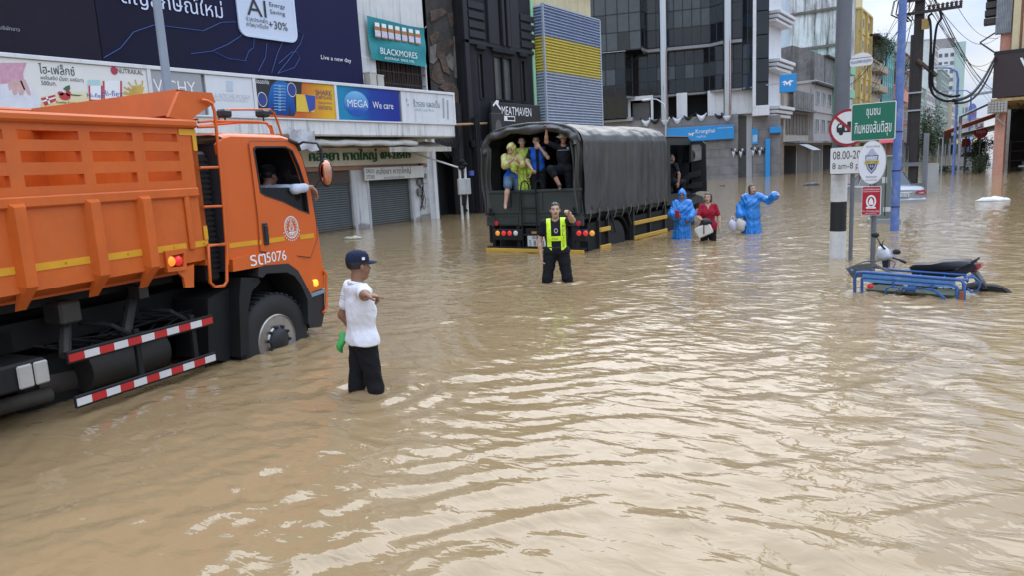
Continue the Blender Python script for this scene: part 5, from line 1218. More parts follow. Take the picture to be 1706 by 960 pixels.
# mirror
mr = MB(); c0 = OT.p(543, 287, -.28)
mr.ball((c0[0], -.28, c0[1]), (.05, .09, .17), 14, 10, rot=Matrix.Rotation(R(25), 3, 'Z')); mo = mr.build('mirror', PLAST, truck, smooth=True)
mb = MB(); mb.ball((c0[0]-.02, -.3, c0[1]), (.04, .075, .15), 12, 8, rot=Matrix.Rotation(R(25), 3, 'Z')); mb.build('mirror_glass', M('mirror_glass', (.6, .3, .2), .05, metal=1.), mo, smooth=True)  # orange tint is a reflection painted into the glass colour
mb = MB(); p_ = [OT.p(494, 242, 0), OT.p(505, 236, -.15), OT.p(528, 238, -.25), OT.p(535, 248, -.28), OT.p(537, 268, -.28)]; mb.tube([(p_[0][0], 0, p_[0][1]), (p_[1][0], -.15, p_[1][1]), (p_[2][0], -.25, p_[2][1]), (p_[3][0], -.28, p_[3][1]), (p_[4][0], -.28, p_[4][1])], .014, n=7)
q_ = [OT.p(520, 318, 0), OT.p(536, 295, -.25)]; mb.tube([(q_[0][0], 0, q_[0][1]), (q_[1][0], -.25, q_[1][1])], .01, n=6); mb.tube([OT.p(480, 233, 0)[:1]+(-.01,)+OT.p(480, 233, 0)[1:], OT.p(492, 238, 0)[:1]+(-.02,)+OT.p(492, 238, 0)[1:], OT.p(498, 250, 0)[:1]+(-.01,)+OT.p(498, 250, 0)[1:]], .025, n=7); mb.build('mirror_arm', PLAST, truck, smooth=50)
# exhaust stack and grille behind the cab
mb = MB(); mb.box(-.80, -.62, .1, .7, .9, 2.25, b=.03)
for k in range(22): mb.box(-.795, -.635, .085, .1, 1.0+k*.055, 1.025+k*.055)
mb.build('air_intake', CHAS, truck)
# interior
mb = MB(); mb.box(-.55, -.1, .35, .95, 1.05, 1.3, b=.05); mb.box(-.58, -.4, .35, .95, 1.3, 2.05, b=.06); mb.build('seat', M('seat_blue', (.03, .035, .07), .9), truck)
mb = MB(); mb.lathe([(.19, 0), (.21, .015), (.19, .03), (.17, .015), (.19, 0)], (.55, .65, 1.5), 'z', 20); mb.build('steering_wheel', PLAST, truck); mb = MB(); mb.box(.62, .8, .08, TW-.2, 1.1, 1.45, b=.04); mb.build('dashboard', PLAST, truck)
mb = MB(); mb.box(-.5, .55, .1, TW-.2, 2.3, 2.34); mb.box(-.52, -.5, .1, TW-.2, 1.0, 2.3); mb.build('cab_lining', M('cab_blue_lining', (.02, .025, .06), .9), truck)
# chassis clutter
mb = MB(); mb.box(-6.2, .9, .65, .8, .55, .8); mb.box(-6.2, .9, TW-.8, TW-.65, .55, .8)
for s in (-5.6, -4.0, -2.6, -1.4, -.5): mb.box(s, s+.12, .65, TW-.65, .55, .75)
mb.box(-6.2, -.9, .5, .62, .92, 1.02); mb.box(-6.2, -.9, TW-.62, TW-.5, .92, 1.02); mb.each('chassis_member', CHAS, truck)
mb = MB(); mb.cyl((-2.0, .55, .25), (-1.15, .55, .25), .2, n=18); mb.build('air_tank', M('tank_dirty', (.035, .03, .025), .6, var=.5), truck, smooth=40); mb = MB(); mb.cyl((-2.35, .75, .2), (-1.5, .75, .12), .16, n=16); mb.cyl((-3.4, .6, .16), (-2.3, .55, .12), .07, n=12); mb.each('exhaust', M('exhaust_rust', (.09, .075, .06), .7, metal=.4, var=.5), truck, smooth=40)
mb = MB(); mb.cyl((-2.3, .25, .5), (-2.0, .6, .9), .05, n=8); mb.cyl((-1.7, .25, .55), (-1.35, .5, .95), .05, n=8); mb.box(-2.25, -2.05, .3, .55, .75, .95, b=.02); mb.box(-1.5, -1.4, .25, .4, .85, .98); mb.each('tipping_ram', M('dirty_metal', (.06, .055, .05), .6, metal=.4, var=.5), truck)
mb = MB()
for k in range(14):
    a = rnd.random()*1.6-2.5; mb.tube([(a, .3+.3*rnd.random(), .55+.1*rnd.random()), (a+.35, .25+.3*rnd.random(), .45+.15*rnd.random()), (a+.8, .3+.3*rnd.random(), .55+.1*rnd.random())], .012, n=5)
mb.build('hoses', CABLE, truck)
b0, b1 = OT.p(26, 602, .1), OT.p(95, 632, .1); mb = MB(); mb.box(-3.3, -2.58, .05, .5, .36, .58, b=.02); mb.build('battery_box', CHAS, truck)
for a, c in ((-2.83, -2.71), (-2.7, -2.585)): mbx(a, c, .025, .05, .37, .56, b=.012).build('battery_cover', M('pale_plastic_cover', (.42, .40, .36), .5, var=.25, streak=.3), truck)
mb = MB(); mb.box(-3.4, -.3, 1.0, 1.9, -.35, .95, b=.05); mb.box(-6.2, -3.4, 1.1, 1.6, -.35, .6); mb.box(-2.5, -1.0, .62, .9, -.3, .45, b=.04); mb.box(-.45, .8, .45, 1.9, -.2, .9); mb.box(-3.6, -2.56, .85, 1.0, -.3, .5, b=.04); mb.each('underbody_filler', CHAS, truck)  # black filler boxes added to block the view under the truck
# side guard with red and white strips
sg = MB()
for s in (-1.75, -1.12): sg.box(s-.025, s+.025, .03, .07, .1, .62); sg.add([(s-.2, .25, .72), (s-.16, .25, .72), (s+.02, .05, .56), (s-.02, .05, .56)], [(0, 1, 2, 3)])
for s in (-1.75, -1.12): sg.tube([(s-.28, .4, .72), (s-.2, .08, .70), (s-.02, .06, .56)], .02, n=6)
sg.each('guard_post', CHAS, truck)
WHT = M('reflector_white', (.62, .60, .58), .4, var=.1, streak=.2); RDT = M('reflector_red', (.48, .02, .02), .4, var=.12)
for z, s0, s1, n0 in ((.525, -2.43, -.90, 0), (.135, -2.42, -.92, 1)):
    bar = mbx(s0-.01, s1+.01, .0, .03, z-.055, z+.055, b=.008).build('guard_bar', CHAS, truck); n = 11
    for i in range(n):
        a, c = s0+(s1-s0)*i/n, s0+(s1-s0)*(i+1)/n; mbx(a, c-.002, -.004, 0, z-.035, z+.03).build('reflector_strip', RDT if (i+n0) % 2 == 0 else WHT, bar)

# ------------------------------------------------------------------ army lorry with canvas cover
AT = Frame(-10.37, 13.66, 0); AS = Frame(-7.72, 13.66, R(90)); AW = 2.65
OLV = M('army_olive', (.038, .046, .040), .5, var=.2, spec=.4, streak=.2, scol=(.09, .085, .07))
OLV2 = M('army_olive_dark', (.022, .026, .023), .5, var=.2, spec=.4)
CANV = M('canvas_cover', (.052, .050, .045), .40, var=.25, scale=1.2, streak=.35, sscale=7, scol=(.13, .125, .115), bump=.12, bscale=60)
def crease(m, sc, scale, dist, det=3):
    N = m.node_tree.nodes; L = m.node_tree.links; b_ = N['Principled BSDF']; tc_ = N.new('ShaderNodeTexCoord'); mp = N.new('ShaderNodeMapping'); mp.inputs['Scale'].default_value = sc; mp.inputs['Rotation'].default_value = (R(14), 0, 0)
    n_ = N.new('ShaderNodeTexNoise'); n_.noise_type = 'RIDGED_MULTIFRACTAL'; n_.inputs['Scale'].default_value = scale; n_.inputs['Detail'].default_value = det; L.new(tc_.outputs['Object'], mp.inputs['Vector']); L.new(mp.outputs[0], n_.inputs['Vector'])
    bp = N.new('ShaderNodeBump'); bp.inputs['Strength'].default_value = .8; bp.inputs['Distance'].default_value = dist; L.new(n_.outputs['Fac'], bp.inputs['Height'])
    old = b_.inputs['Normal'].links[0].from_socket if b_.inputs['Normal'].links else None
    if old is not None: L.new(old, bp.inputs['Normal'])
    L.new(bp.outputs[0], b_.inputs['Normal'])
crease(CANV, (1.2, 3.0, .45), .75, .22)
YELB = M('yellow_bar', (.58, .33, .04), .5, var=.15, streak=.3)
lorry = thing('army_lorry', 'olive army lorry with grey canvas cover and open cab door, people in the back', 'truck', AT, (1.3, 4, ROADZ))
def rp_(px, py, d=0.): return AT.p(px, py, d)
LEN = 4.55
prof = [(0, .87), (0, 1.4), (-.005, 2.0), (0, 2.42), (.05, 2.56), (.16, 2.69), (.38, 2.8), (.8, 2.87), (1.32, 2.9), (1.85, 2.87), (2.25, 2.81), (2.48, 2.72), (2.6, 2.6), (2.65, 2.45), (2.66, 2.0), (2.655, 1.6), (2.65, 1.2), (2.64, .84)]
# densify
pd = []
for a, b_ in zip(prof[:-1], prof[1:]):
    n = 4 if abs(b_[1]-a[1])+abs(b_[0]-a[0]) > .3 else 2
    pd += [(a[0]+(b_[0]-a[0])*i/n, a[1]+(b_[1]-a[1])*i/n) for i in range(n)]
pd.append(prof[-1])
def canv(u, v):
    i = v*(len(pd)-1); k = min(int(i), len(pd)-2); f = i-k
    x = pd[k][0]+(pd[k+1][0]-pd[k][0])*f; z = pd[k][1]+(pd[k+1][1]-pd[k][1])*f
    y = u*LEN; hoop = abs(math.sin(u*math.pi*5)); sag = .075*hoop
    side = 1 if x > 1.3 else -1
    top = max(0, min(1, (z-2.4)/.4)); bot = max(0, min(1, (2.3-z)/1.2))
    cre = lambda q: 1-2*abs(math.sin(q))**.45
    fold = -.045-.026*cre(u*15.7+.75*(z-2.4)*math.sin(u*19)+.5*math.sin(u*7))*(.35+.65*bot)-.02*cre(u*24-1.1*z+1.2*math.sin(u*11+z))*(.2+.8*bot)+.012*bot*math.sin(u*9+1.2*z)
    wave = .012*math.sin(u*40)*max(0, (1.1-z)/.3) if z < 1.1 else 0
    return (x-side*(sag*(1-top)*.35+fold*(1-top*.6)), y-.02*math.sin(z*7), z-sag*top+wave+.008*top*math.sin(u*41+x*3))
mb = MB(); mb.grid(canv, 170, len(pd)*2-2); mb.build('canvas_cover', CANV, lorry, smooth=True)
ROPE = M('lashing_rope', (.22, .20, .16), .9)
for k in range(11):
    y = .25+k*.41; mb = MB(); mb.tube([(2.70, y, .93), (2.69, y+.03, .80), (2.62, y+.06, .66)], .011, n=5); mb.build('lashing_rope', ROPE, lorry)
# front bulkhead of the cover
mb = MB(); mb.plate(prof, (), LEN-.05, LEN); mb.build('canvas_front', CANV, lorry)
# gathered valance along the rear arch
def arch(t):
    a = [(0., 2.3), (.03, 2.5), (.16, 2.67), (.38, 2.78), (.8, 2.86), (1.32, 2.885), (1.85, 2.86), (2.25, 2.79), (2.48, 2.7), (2.6, 2.56), (2.65, 2.4)]
    i = t*(len(a)-1); k = min(int(i), len(a)-2); f = i-k
    return a[k][0]+(a[k+1][0]-a[k][0])*f, a[k][1]+(a[k+1][1]-a[k][1])*f
def val(u, v):
    x, z = arch(u); cx, cz = 1.32, 1.9
    dep = .16+.07*math.sin(u*math.pi*4.2+.4)**2+.03*math.sin(u*29)
    dx, dz = cx-x, cz-z; L = math.hypot(dx, dz); 
    r = dep*v
    return (x+dx/L*r+.015*math.sin(u*37+v*5), -.05-.09*math.sin(math.pi*v)-.02*math.sin(u*51), z+dz/L*r+.01*math.sin(u*23+v*7))
mb = MB(); mb.grid(val, 60, 10); mb.build('rolled_valance', CANV, lorry, smooth=True)
mb = MB(); mb.tube([(arch(i/24)[0], -.03, arch(i/24)[1]+.015) for i in range(25)], .035, n=8); mb.build('hoop_edge', CANV, lorry, smooth=True)
def flap(x0, x1, z1, z0, sgn, name, seed):
    mb = MB()
    def f(u, v):
        z = z1+(z0-z1)*v; w = (x1-x0)*(1-.25*math.sin(v*math.pi)*.8)
        return (x0+w*u+.02*math.sin(v*9+seed)*sgn, -.06-.05*math.sin(u*9+seed+v*3)-.03*math.sin(u*19), z+.03*math.sin(u*7))
    mb.grid(f, 14, 24); mb.build(name, CANV, lorry, smooth=True)
flap(-.02, .26, 2.42, .82, 1, 'side_flap', 0.5); flap(2.45, 2.70, 2.45, .86, -1, 'side_flap', 2.2)
mb = MB(); mb.grid(lambda u, v: (2.64+.05*math.sin(v*7), -.05+.28*u+.03*math.sin(v*13), 2.5-1.65*v), 8, 24); mb.build('side_flap', CANV, lorry, smooth=True)
# bed, sides and tailgate
mb = MB(); mb.box(.03, AW-.03, 0, LEN+.1, .92, 1.0); mb.build('bed_floor', OLV2, lorry)
mb = MB(); mb.box(.03, .09, 0, LEN, 1.0, 1.42); mb.build('side_board', OLV2, lorry); mb = MB(); mb.box(AW-.2, AW-.14, 0, LEN, .72, 1.42); mb.build('side_board', OLV2, lorry)
mb = MB(); mb.box(.06, AW-.02, -.06, -.0, .90, 1.41, b=.01); mb.box(.04, AW, -.085, .01, 1.37, 1.43, b=.012); mb.box(.06, AW-.02, -.075, -.05, .90, .95)
for x in (.1, .98, 1.62, 2.5): mb.box(x-.03, x+.03, -.08, -.05, .95, 1.37)
mb.build('tailgate', OLV, lorry)
mb = MB(); mb.box(.02, AW, -.05, .05, .60, .915, b=.012)
for x0, x1 in ((.25, .95), (1.55, 2.35)): mb.plate(rect(x0, x1, .64, .85), [rect(x0+.03, x1-.03, .67, .82)], -.065, -.05)
mb.build('rear_crossmember', OLV, lorry)
for x, z in ((.72, 1.2),): mb = MB(); mb.box(x-.06, x+.06, -.11, -.06, z-.16, z+.16, b=.015); mb.build('bracket', OLV2, lorry)
for x in (.18, 2.47):
    mb = MB(); mb.box(x-.1, x+.1, -.14, -.05, .88, .92, b=.01); mb.cyl((x, -.1, .86), (x, -.1, 1.02), .025, n=8); mb.build('tailgate_latch', CHAS, lorry)
# ladder
la, lb_ = 1.1, 1.5
mb = MB()
for x in (la, lb_): mb.tube([(x, -.12, .02), (x, -.12, 1.45), (x+.02, -.1, 1.6), (x+.1, -.07, 1.64), (x+.16, -.04, 1.56), (x+.17, -.02, 1.44)], .016, n=7)
for z in (.1, .4, .68, 1.02, 1.36): mb.cyl((la, -.12, z), (lb_, -.12, z), .017, n=7)
mb.build('ladder', CHAS, lorry, smooth=50)
# lamps
LBX = [(824, 872), (957, 997)]
RL = M('tail_red', (.55, .03, .03), .25, emit=.25); AL = M('tail_amber', (.75, .3, .04), .25, emit=.2); WL = M('tail_white', (.6, .6, .58), .25); RRL = M('reflex_red', (.5, .02, .04), .3)
for (a, c), lamps in zip(LBX, (((829, AL), (839, RL), (849, RL), (859, WL)), ((964.5, RL), (975.5, RL), (986.5, AL)))):
    x0, x1 = rp_(a, 390, -.1)[0], min(rp_(c, 390, -.1)[0], 2.78)
    mb = MB(); mb.box(x0, x1, -.16, -.02, .27, .53, b=.015); bo = mb.build('lamp_box', CHAS, lorry)
    for px, m_ in lamps:
        x, z = rp_(px, 388, -.17); mb = MB(); mb.lathe([(.062, -.165), (.062, -.175), (.05, -.19), (.001, -.195)], (x, 0, z), 'y', 16); mb.build('tail_lamp', m_, bo, smooth=50)
for px in (827.5, 964.5): x, z = rp_(px, 371.5, -.07); mb = MB(); mb.lathe([(.06, -.07), (.06, -.085), (.001, -.095)], (x, 0, z), 'y', 16); mb.build('reflector', RRL, lorry)
x0, x1 = rp_(879, 400, -.12)[0], rp_(909, 400, -.12)[0]; z0, z1 = rp_(894, 410, -.12)[1], rp_(894, 391, -.12)[1]
mbx(x0-.05, x1+.05, -.1, -.02, z0-.1, z1+.15).build('plate_mount', CHAS, lorry)
pl_ = mbx(x0, x1, -.125, -.11, z0, z1, b=.005).build('number_plate', M('plate_white', (.6, .6, .58), .5, var=.15, streak=.2), lorry); letters(pl_, '5 8741', PRINTK, (x0+x1)/2, (z0+z1)/2-.05, -.13, w=.4, h=.12); letters(pl_, 'สงขลา', PRINTK, (x0+x1)/2, z1-.06, -.13, w=.22, h=.07)
mbx(x0+.12, x1-.1, -.12, -.1, z1+.03, z1+.08).build('amber_strip', M('amber_strip', (.4, .22, .04), .4), lorry)
# bumper bar near the water
mb = MB(); mb.box(.07, 2.72, -.16, -.02, .08, .12); mb.box(.2, .28, -.1, .1, .08, .6); mb.box(2.4, 2.48, -.1, .1, .08, .6); mb.box(.9, 1.0, -.08, .1, .08, .6); mb.box(1.7, 1.8, -.08, .1, .08, .6); mb.each('bumper_bracket', CHAS, lorry); mbx(.05, 2.74, -.19, -.16, .0, .085, b=.008).build('bumper_bar', YELB, lorry)
# underbody
mb = MB(); mb.box(.6, .75, .1, 8.2, .45, .7); mb.box(1.9, 2.05, .1, 8.2, .45, .7)
for y in (.3, 1.5, 2.9, 4.4, 6): mb.box(.6, 2.05, y, y+.1, .5, .65)
mb.box(.3, 2.35, 1.75, 2.05, .0, .2); mb.cyl((1.3, 1.9, .1), (1.3, 6, .35), .06, n=10); mb.box(.2, 2.4, .6, 8, .70, .74); mb.box(.1, AW-.1, .35, 1.2, -.1, .62); mb.box(.1, AW-.1, 2.5, 6.2, -.1, .6); mb.each('chassis_member', CHAS, lorry)
mb = MB(); mb.box(1.95, 2.45, 3.0, 3.9, .05, .6, b=.05); mb.build('fuel_tank', OLV2, lorry)
mb = MB(); mb.cyl((.35, .9, .15), (.35, 1.2, .15), .1, n=10); mb.box(.06, .12, -.02, .02, .2, .62); mb.cyl((.06, 0, .2), (.3, 0, .2), .02, n=6); mb.build('rear_step', CHAS, lorry)
def awheel(x0, x1, y, z, r, nm):
    w = MB(); s = 1 if x1 > x0 else -1; tw = abs(x1-x0)
    w.lathe([(r*.5, x1), (r*.8, x1+.01*s), (r*.96, x1-.02*s), (r, x1-.06*s), (r, x0+.06*s), (r*.9, x0)], (0, y, z), 'x', 32)
    wo = w.build(nm, RUB, lorry, smooth=40); q = MB(); q.lathe([(r*.52, x1-.01*s), (r*.46, x1-.02*s), (r*.4, x1-.1*s), (r*.2, x1-.1*s), (r*.18, x1-.02*s), (.001, x1-.02*s)], (0, y, z), 'x', 24); q.build('rim', OLV2, wo, smooth=40)
awheel(2.1, 2.5, 1.85, .06, .53, 'rear_wheel'); awheel(.55, .15, 1.85, .06, .53, 'rear_wheel'); awheel(2.2, 2.5, 6.6, .06, .53, 'front_wheel')
mb = MB(); mb.tube([(2.52, 1.85+.62*math.cos(R(a)), .06+.62*math.sin(R(a))) for a in range(20, 165, 12)], .03, n=6); mb.build('mudguard', CHAS, lorry)
# side guards with yellow rails
def sgd(a0, a1, zlist, posts):
    mb = MB()
    for y in posts: mb.box(AW-.1, AW-.04, y-.035, y+.035, -.1, .85)
    mb.each('guard_post', OLV2, lorry)
    for z in zlist: mbx(AW-.05, AW, a0, a1, z-.05, z+.05, b=.01).build('guard_rail', YELB, lorry)
y0, y1 = AS.p(1001, 382)[0], AS.p(1018, 380)[0]; sgd(y0, y1, (.43, .02), (y0+.03, y1-.03)); y2, y3 = AS.p(1058, 370)[0], AS.p(1112, 355)[0]; sgd(y2, y3, (.42, .05), (y2+.03, (y2+y3)/2, y3-.03))
mb = MB(); mb.tube([(AW-.06, y1+.1, .85), (AW-.06, y1+.35, .3)], .025, n=5); mb.tube([(AW-.06, y2-.1, .4), (AW-.06, y2-.35, .85)], .025, n=5); mb.each('guard_stay', OLV2, lorry)
# cab
c0, c1 = 4.85, 7.0
cabp = [(c0, .7), (c0, 2.45), (c0+.15, 2.58), (c1-.5, 2.58), (c1-.2, 2.45), (c1+.05, 1.6), (c1+.1, .7)]
mb = MB(); mb.plate(cabp, [rect(c0+.35, c1-.25, 1.0, 2.35)], AW-.18, AW-.12, axis='x'); mb.plate(cabp, [rect(c0+.35, c1-.4, 1.6, 2.3)], .12, .18, axis='x'); mb.each('cab_side', OLV2, lorry)
mb = MB(); mb.box(.12, AW-.12, c0, c1-.45, 2.5, 2.6, b=.04); mb.box(.12, AW-.12, c0, c0+.05, .7, 2.5); mb.box(.12, AW-.12, c1, c1+.12, .7, 1.6, b=.03); mb.build('cab_shell', OLV2, lorry)
mb = MB(); mb.add([(.15, c1+.03, 1.6), (AW-.15, c1+.03, 1.6), (AW-.15, c1-.2, 2.45), (.15, c1-.2, 2.45)], [(0, 1, 2, 3)]); mb.build('windscreen', GLASSD, lorry)
mb = MB(); mb.box(1.6, 2.4, c0+.2, c0+.9, 1.0, 1.25, b=.05); mb.box(1.6, 2.4, c0+.1, c0+.3, 1.25, 2.0, b=.05); mb.each('seat_cushion', M('cab_seat', (.02, .02, .02), .9), lorry)
mb = MB(); mb.box(AW-.5, AW-.1, c0+.3, c1-.2, .55, .62); mb.box(AW-.4, AW-.1, c1-.7, c1+.1, .2, .95, b=.05); mb.build('cab_step', CHAS, lorry)
# open door, hinged at its front edge
dy = c1-.25
def dpx(px, py): return AT.p(px, py, dy)
do = [dpx(*p) for p in ((1129, 240), (1134, 236), (1170, 234), (1175, 239), (1177, 318), (1165, 318), (1152, 322), (1140, 318), (1128, 318))]
dw = [dpx(*p) for p in ((1136, 246), (1140, 241), (1167, 239), (1170, 243), (1170, 266), (1133, 274))]
mb = MB(); mb.plate(do, [dw], dy, dy+.06); dr_ = mb.build('door', M('door_black', (.018, .019, .02), .4, spec=.4), lorry)
mb = MB(); mb.plate(dw, [[(x*.94+.06*sum(a[0] for a in dw)/len(dw), z*.94+.06*sum(a[1] for a in dw)/len(dw)) for x, z in dw]], dy-.02, dy+.07); mb.build('window_seal', PLAST, dr_)
mb = MB(); q = [dpx(*p) for p in ((1137, 296), (1150, 286), (1168, 283), (1168, 292), (1152, 296), (1141, 308))]; mb.plate(q, (), dy-.04, dy); q = [dpx(*p) for p in ((1141, 312), (1155, 303), (1170, 302), (1170, 311), (1156, 314))]; mb.plate(q, (), dy-.03, dy); mb.build('door_pocket', M('door_trim', (.035, .036, .038), .4), dr_)
mb = MB(); x, z = dpx(1145, 258); mb.ball((x, dy+.35, z), (.12, .05, .17), 12, 8); mb.tube([(x-.12, dy+.35, z+.22), (x, dy+.35, z+.2), (x, dy+.35, z)], .015, n=6); mb.build('mirror', PLAST, lorry, smooth=True)
mb = MB(); mb.prism([(c1-.9, .62), (c1-.75, .82), (c1-.3, .9), (c1+.2, .8), (c1+.35, .5), (c1+.2, .45), (c1-.2, .66), (c1-.6, .62)], AW-.3, AW+.08, axis='x'); mb.build('front_mudguard', PLAST, lorry)

# ------------------------------------------------------------------ half-sunk grey saloon car
_h = R(28)      # heading, left of +Y
_rc = np.array((-2.58, 29.66)) + np.array((-math.cos(_h), -math.sin(_h)))*.86
SC = Frame(float(_rc[0]), float(_rc[1]), _h, .2)       # x to the right of the car, y forward, rear face at y = 0
sedan = thing('saloon_car', 'silver grey saloon car sunk to its boot behind the sign post', 'car', SC, (0, 2.3, -.7))
SILV = M('silver_paint', (.34, .35, .36), .3, metal=.5, var=.06, coat=.5)
sec = [(0, .70, .78, -.15, .22), (.12, .80, .86, -.3, .34), (.9, .86, .88, -.5, .37), (1.5, .87, .88, -.5, .38), (3.2, .87, .88, -.5, .36), (4.2, .80, .84, -.5, .28), (4.55, .6, .7, -.4, .12)]
mb = MB(); V = []; n = 14
for y, wt, wb, z0, z1 in sec:
    ring_ = [(-wb, z0), (-wb-.01, z0+(z1-z0)*.45), (-wb, z0+(z1-z0)*.68), (-wt, z1-.05), (-wt+.07, z1), (-wt*.4, z1+.025), (0, z1+.03)]
    ring_ = ring_+[(-x, z) for x, z in ring_[::-1][1:]]
    V += [(x, y, z) for x, z in ring_]
k = 13
mb.add(V, [(i*k+j, i*k+j+1, (i+1)*k+j+1, (i+1)*k+j) for i in range(len(sec)-1) for j in range(k-1)]+[tuple(range(k)), tuple(range((len(sec)-1)*k, len(sec)*k))]); mb.build('body', SILV, sedan, smooth=35)
gh = [(.95, .74, .37), (1.45, .58, .86), (2.0, .57, .91), (2.6, .58, .9), (3.35, .76, .37)]
mb = MB(); 
mb.grid(lambda u, v: ((-.58+1.16*u)*(1-.02*abs(v-.5)), 1.42+1.22*v, .86+.055*math.sin(math.pi*v)**.6+.02*math.sin(math.pi*u)), 10, 8)
for s in (-1, 1):
    mb.add([(s*.74, .92, .37), (s*.70, 1.06, .37), (s*.56, 1.52, .88), (s*.6, 1.4, .87)], [(0, 1, 2, 3)]); mb.add([(s*.76, 3.38, .37), (s*.74, 3.25, .37), (s*.57, 2.55, .89), (s*.58, 2.66, .88)], [(0, 1, 2, 3)]); mb.add([(s*.765, 2.1, .37), (s*.765, 2.2, .37), (s*.585, 2.12, .9), (s*.585, 2.04, .9)], [(0, 1, 2, 3)])
mb.build('roof', SILV, sedan, smooth=35)
GLC = M('car_glass', (.02, .024, .025), .05, var=.2, spec=.8)
mb = MB(); mb.add([(-.70, .95, .375), (.70, .95, .375), (.56, 1.44, .865), (-.56, 1.44, .865)], [(0, 1, 2, 3)]); mb.build('rear_window', GLC, sedan)
for s in (-1, 1):
    mb = MB(); mb.add([(s*.75, 1.0, .375), (s*.765, 2.12, .375), (s*.575, 2.06, .89), (s*.57, 1.5, .87)], [(0, 1, 2, 3)]); mb.build('side_window', GLC, sedan); mb = MB(); mb.add([(s*.765, 2.18, .375), (s*.755, 3.28, .375), (s*.575, 2.58, .885), (s*.58, 2.12, .895)], [(0, 1, 2, 3)]); mb.build('side_window', GLC, sedan)
mb = MB(); mb.add([(-.75, 3.36, .375), (.75, 3.36, .375), (.57, 2.64, .885), (-.57, 2.64, .885)], [(0, 1, 2, 3)]); mb.build('windscreen', GLC, sedan)
for s in (-1, 1):
    mb = MB(); mb.prism([(s*.52, .20), (s*.80, .24), (s*.83, .10), (s*.74, .04), (s*.45, .09)], -.035, .06); lm = mb.build('tail_lamp', M('car_tail_red', (.32, .03, .03), .2, coat=.5), sedan); mb = MB(); mb.prism([(s*.58, .13), (s*.74, .15), (s*.74, .10), (s*.58, .10)], -.045, -.035); mb.build('reverse_lens', M('clear_lens', (.5, .45, .42), .2), lm)
pl_ = mbx(-.26, .26, -.05, -.02, .0, .12, b=.01).build('number_plate', M('plate_white', (.6, .6, .58)), sedan); letters(pl_, 'กท 3318', PRINTK, 0, .06, -.052, w=.42, h=.08); mbx(-.35, .35, -.045, -.01, .135, .165, b=.01).build('chrome_strip', M('chrome_trim', (.5, .5, .5), .3, metal=.8), sedan)
mb = MB(); mb.box(-.86, .86, -.06, .1, -.35, -.06, b=.05); mb.build('bumper', SILV, sedan)
for s in (-1, 1): mb = MB(); mb.ball((s*.95, 3.0, .42), (.12, .06, .08), 10, 6); mb.build('door_mirror', SILV, sedan, smooth=True)
for x, y in ((-.8, .9), (.8, .9), (-.8, 3.6), (.8, 3.6)): mb = MB(); mb.lathe([(.1, x-.09), (.3, x-.1), (.32, x), (.3, x+.1), (.1, x+.09)], (0, y, -.38), 'x', 20); mb.build('wheel', RUB, sedan, smooth=40)

# ------------------------------------------------------------------ motorbike with blue sidecar
BM = Frame(-1.71, 10.47, R(-8))
bike = thing('motorbike_and_sidecar', 'stalled motorbike with a blue tubular sidecar, half under water beside the red sign', 'motorbike', BM, (.8, .3, ROADZ))
SBL = M('sidecar_blue', (.022, .10, .30), .45, var=.3, blotch=.55, bcol=(.09, .075, .06), scale=9)
def q3(px, py, d): x, z = BM.p(px, py, d); return (x, d, z)
def tub(pts, d, r, name, mat, parent=None, n=8): 
    mb = MB(); mb.tube([q3(*p, d) if len(p) == 2 else q3(*p) for p in pts], r, n=n); return mb.build(name, mat, parent or bike, smooth=50)
sidecar = tub([(1424, 490), (1424, 463), (1428, 454), (1440, 453), (1601, 466), (1606, 472), (1606, 503)], 0, .022, 'sidecar_frame', SBL)
tub([(1436, 488), (1436, 464), (1440, 462), (1585, 473), (1594, 478), (1595, 502)], .0, .02, 'frame_tube', SBL, sidecar)
tub([(1421, 452, .0), (1418, 448, .3), (1440, 441, .62), (1484, 449, .62), (1609, 458, .62), (1612, 466, .3), (1603, 466, 0)], 0, .018, 'frame_tube', SBL, sidecar)
mb = MB(); P = [BM.p(*p, .02) for p in ((1438, 455), (1500, 460), (1592, 468), (1592, 479), (1500, 473), (1438, 468))]; mb.plate(P, (), -.012, .012); mb.build('sheet_panel', M('sidecar_sheet', (.10, .24, .48), .3, var=.35, scale=8, blotch=.4, bcol=(.5, .55, .6)), sidecar)
for pts in ([(1474, 494), (1477, 482), (1484, 478), (1495, 478), (1500, 484)], [(1486, 495), (1495, 487), (1512, 481), (1535, 480), (1556, 484), (1567, 494), (1572, 502)], [(1500, 479), (1540, 481), (1562, 487), (1576, 500)], [(1488, 464), (1488, 480)], [(1552, 470), (1554, 482)], [(1506, 478), (1526, 478)]): tub(pts, -.03, .012, 'rack_tube', SBL, sidecar)
mb = MB(); mb.box(*(lambda a, b_: (a[0], b_[0]))(BM.p(1504, 484, -.03), BM.p(1527, 484, -.03)), -.045, -.02, BM.p(1510, 485, -.03)[1], BM.p(1510, 477, -.03)[1], b=.01); mb.build('bracket_plate', SBL, sidecar)
mb = MB(); mb.box(.12, 1.15, .08, .6, .0, .03); mb.build('floor_tray', M('tray_dim', (.06, .075, .05), .8, var=.5, scale=9), sidecar)
mb = MB(); x, z = BM.p(1512, 489, -.02); mb.ball((x-.1, -.02, z), (.05, .04, .04), 10, 6); mb.ball((x+.03, -.02, z+.01), (.07, .03, .03), 10, 6); mb.ball((x+.16, -.0, z-.0), (.06, .04, .025), 10, 6); mb.build('clamp', M('greasy_iron', (.05, .045, .04), .6, var=.5), sidecar, smooth=True)
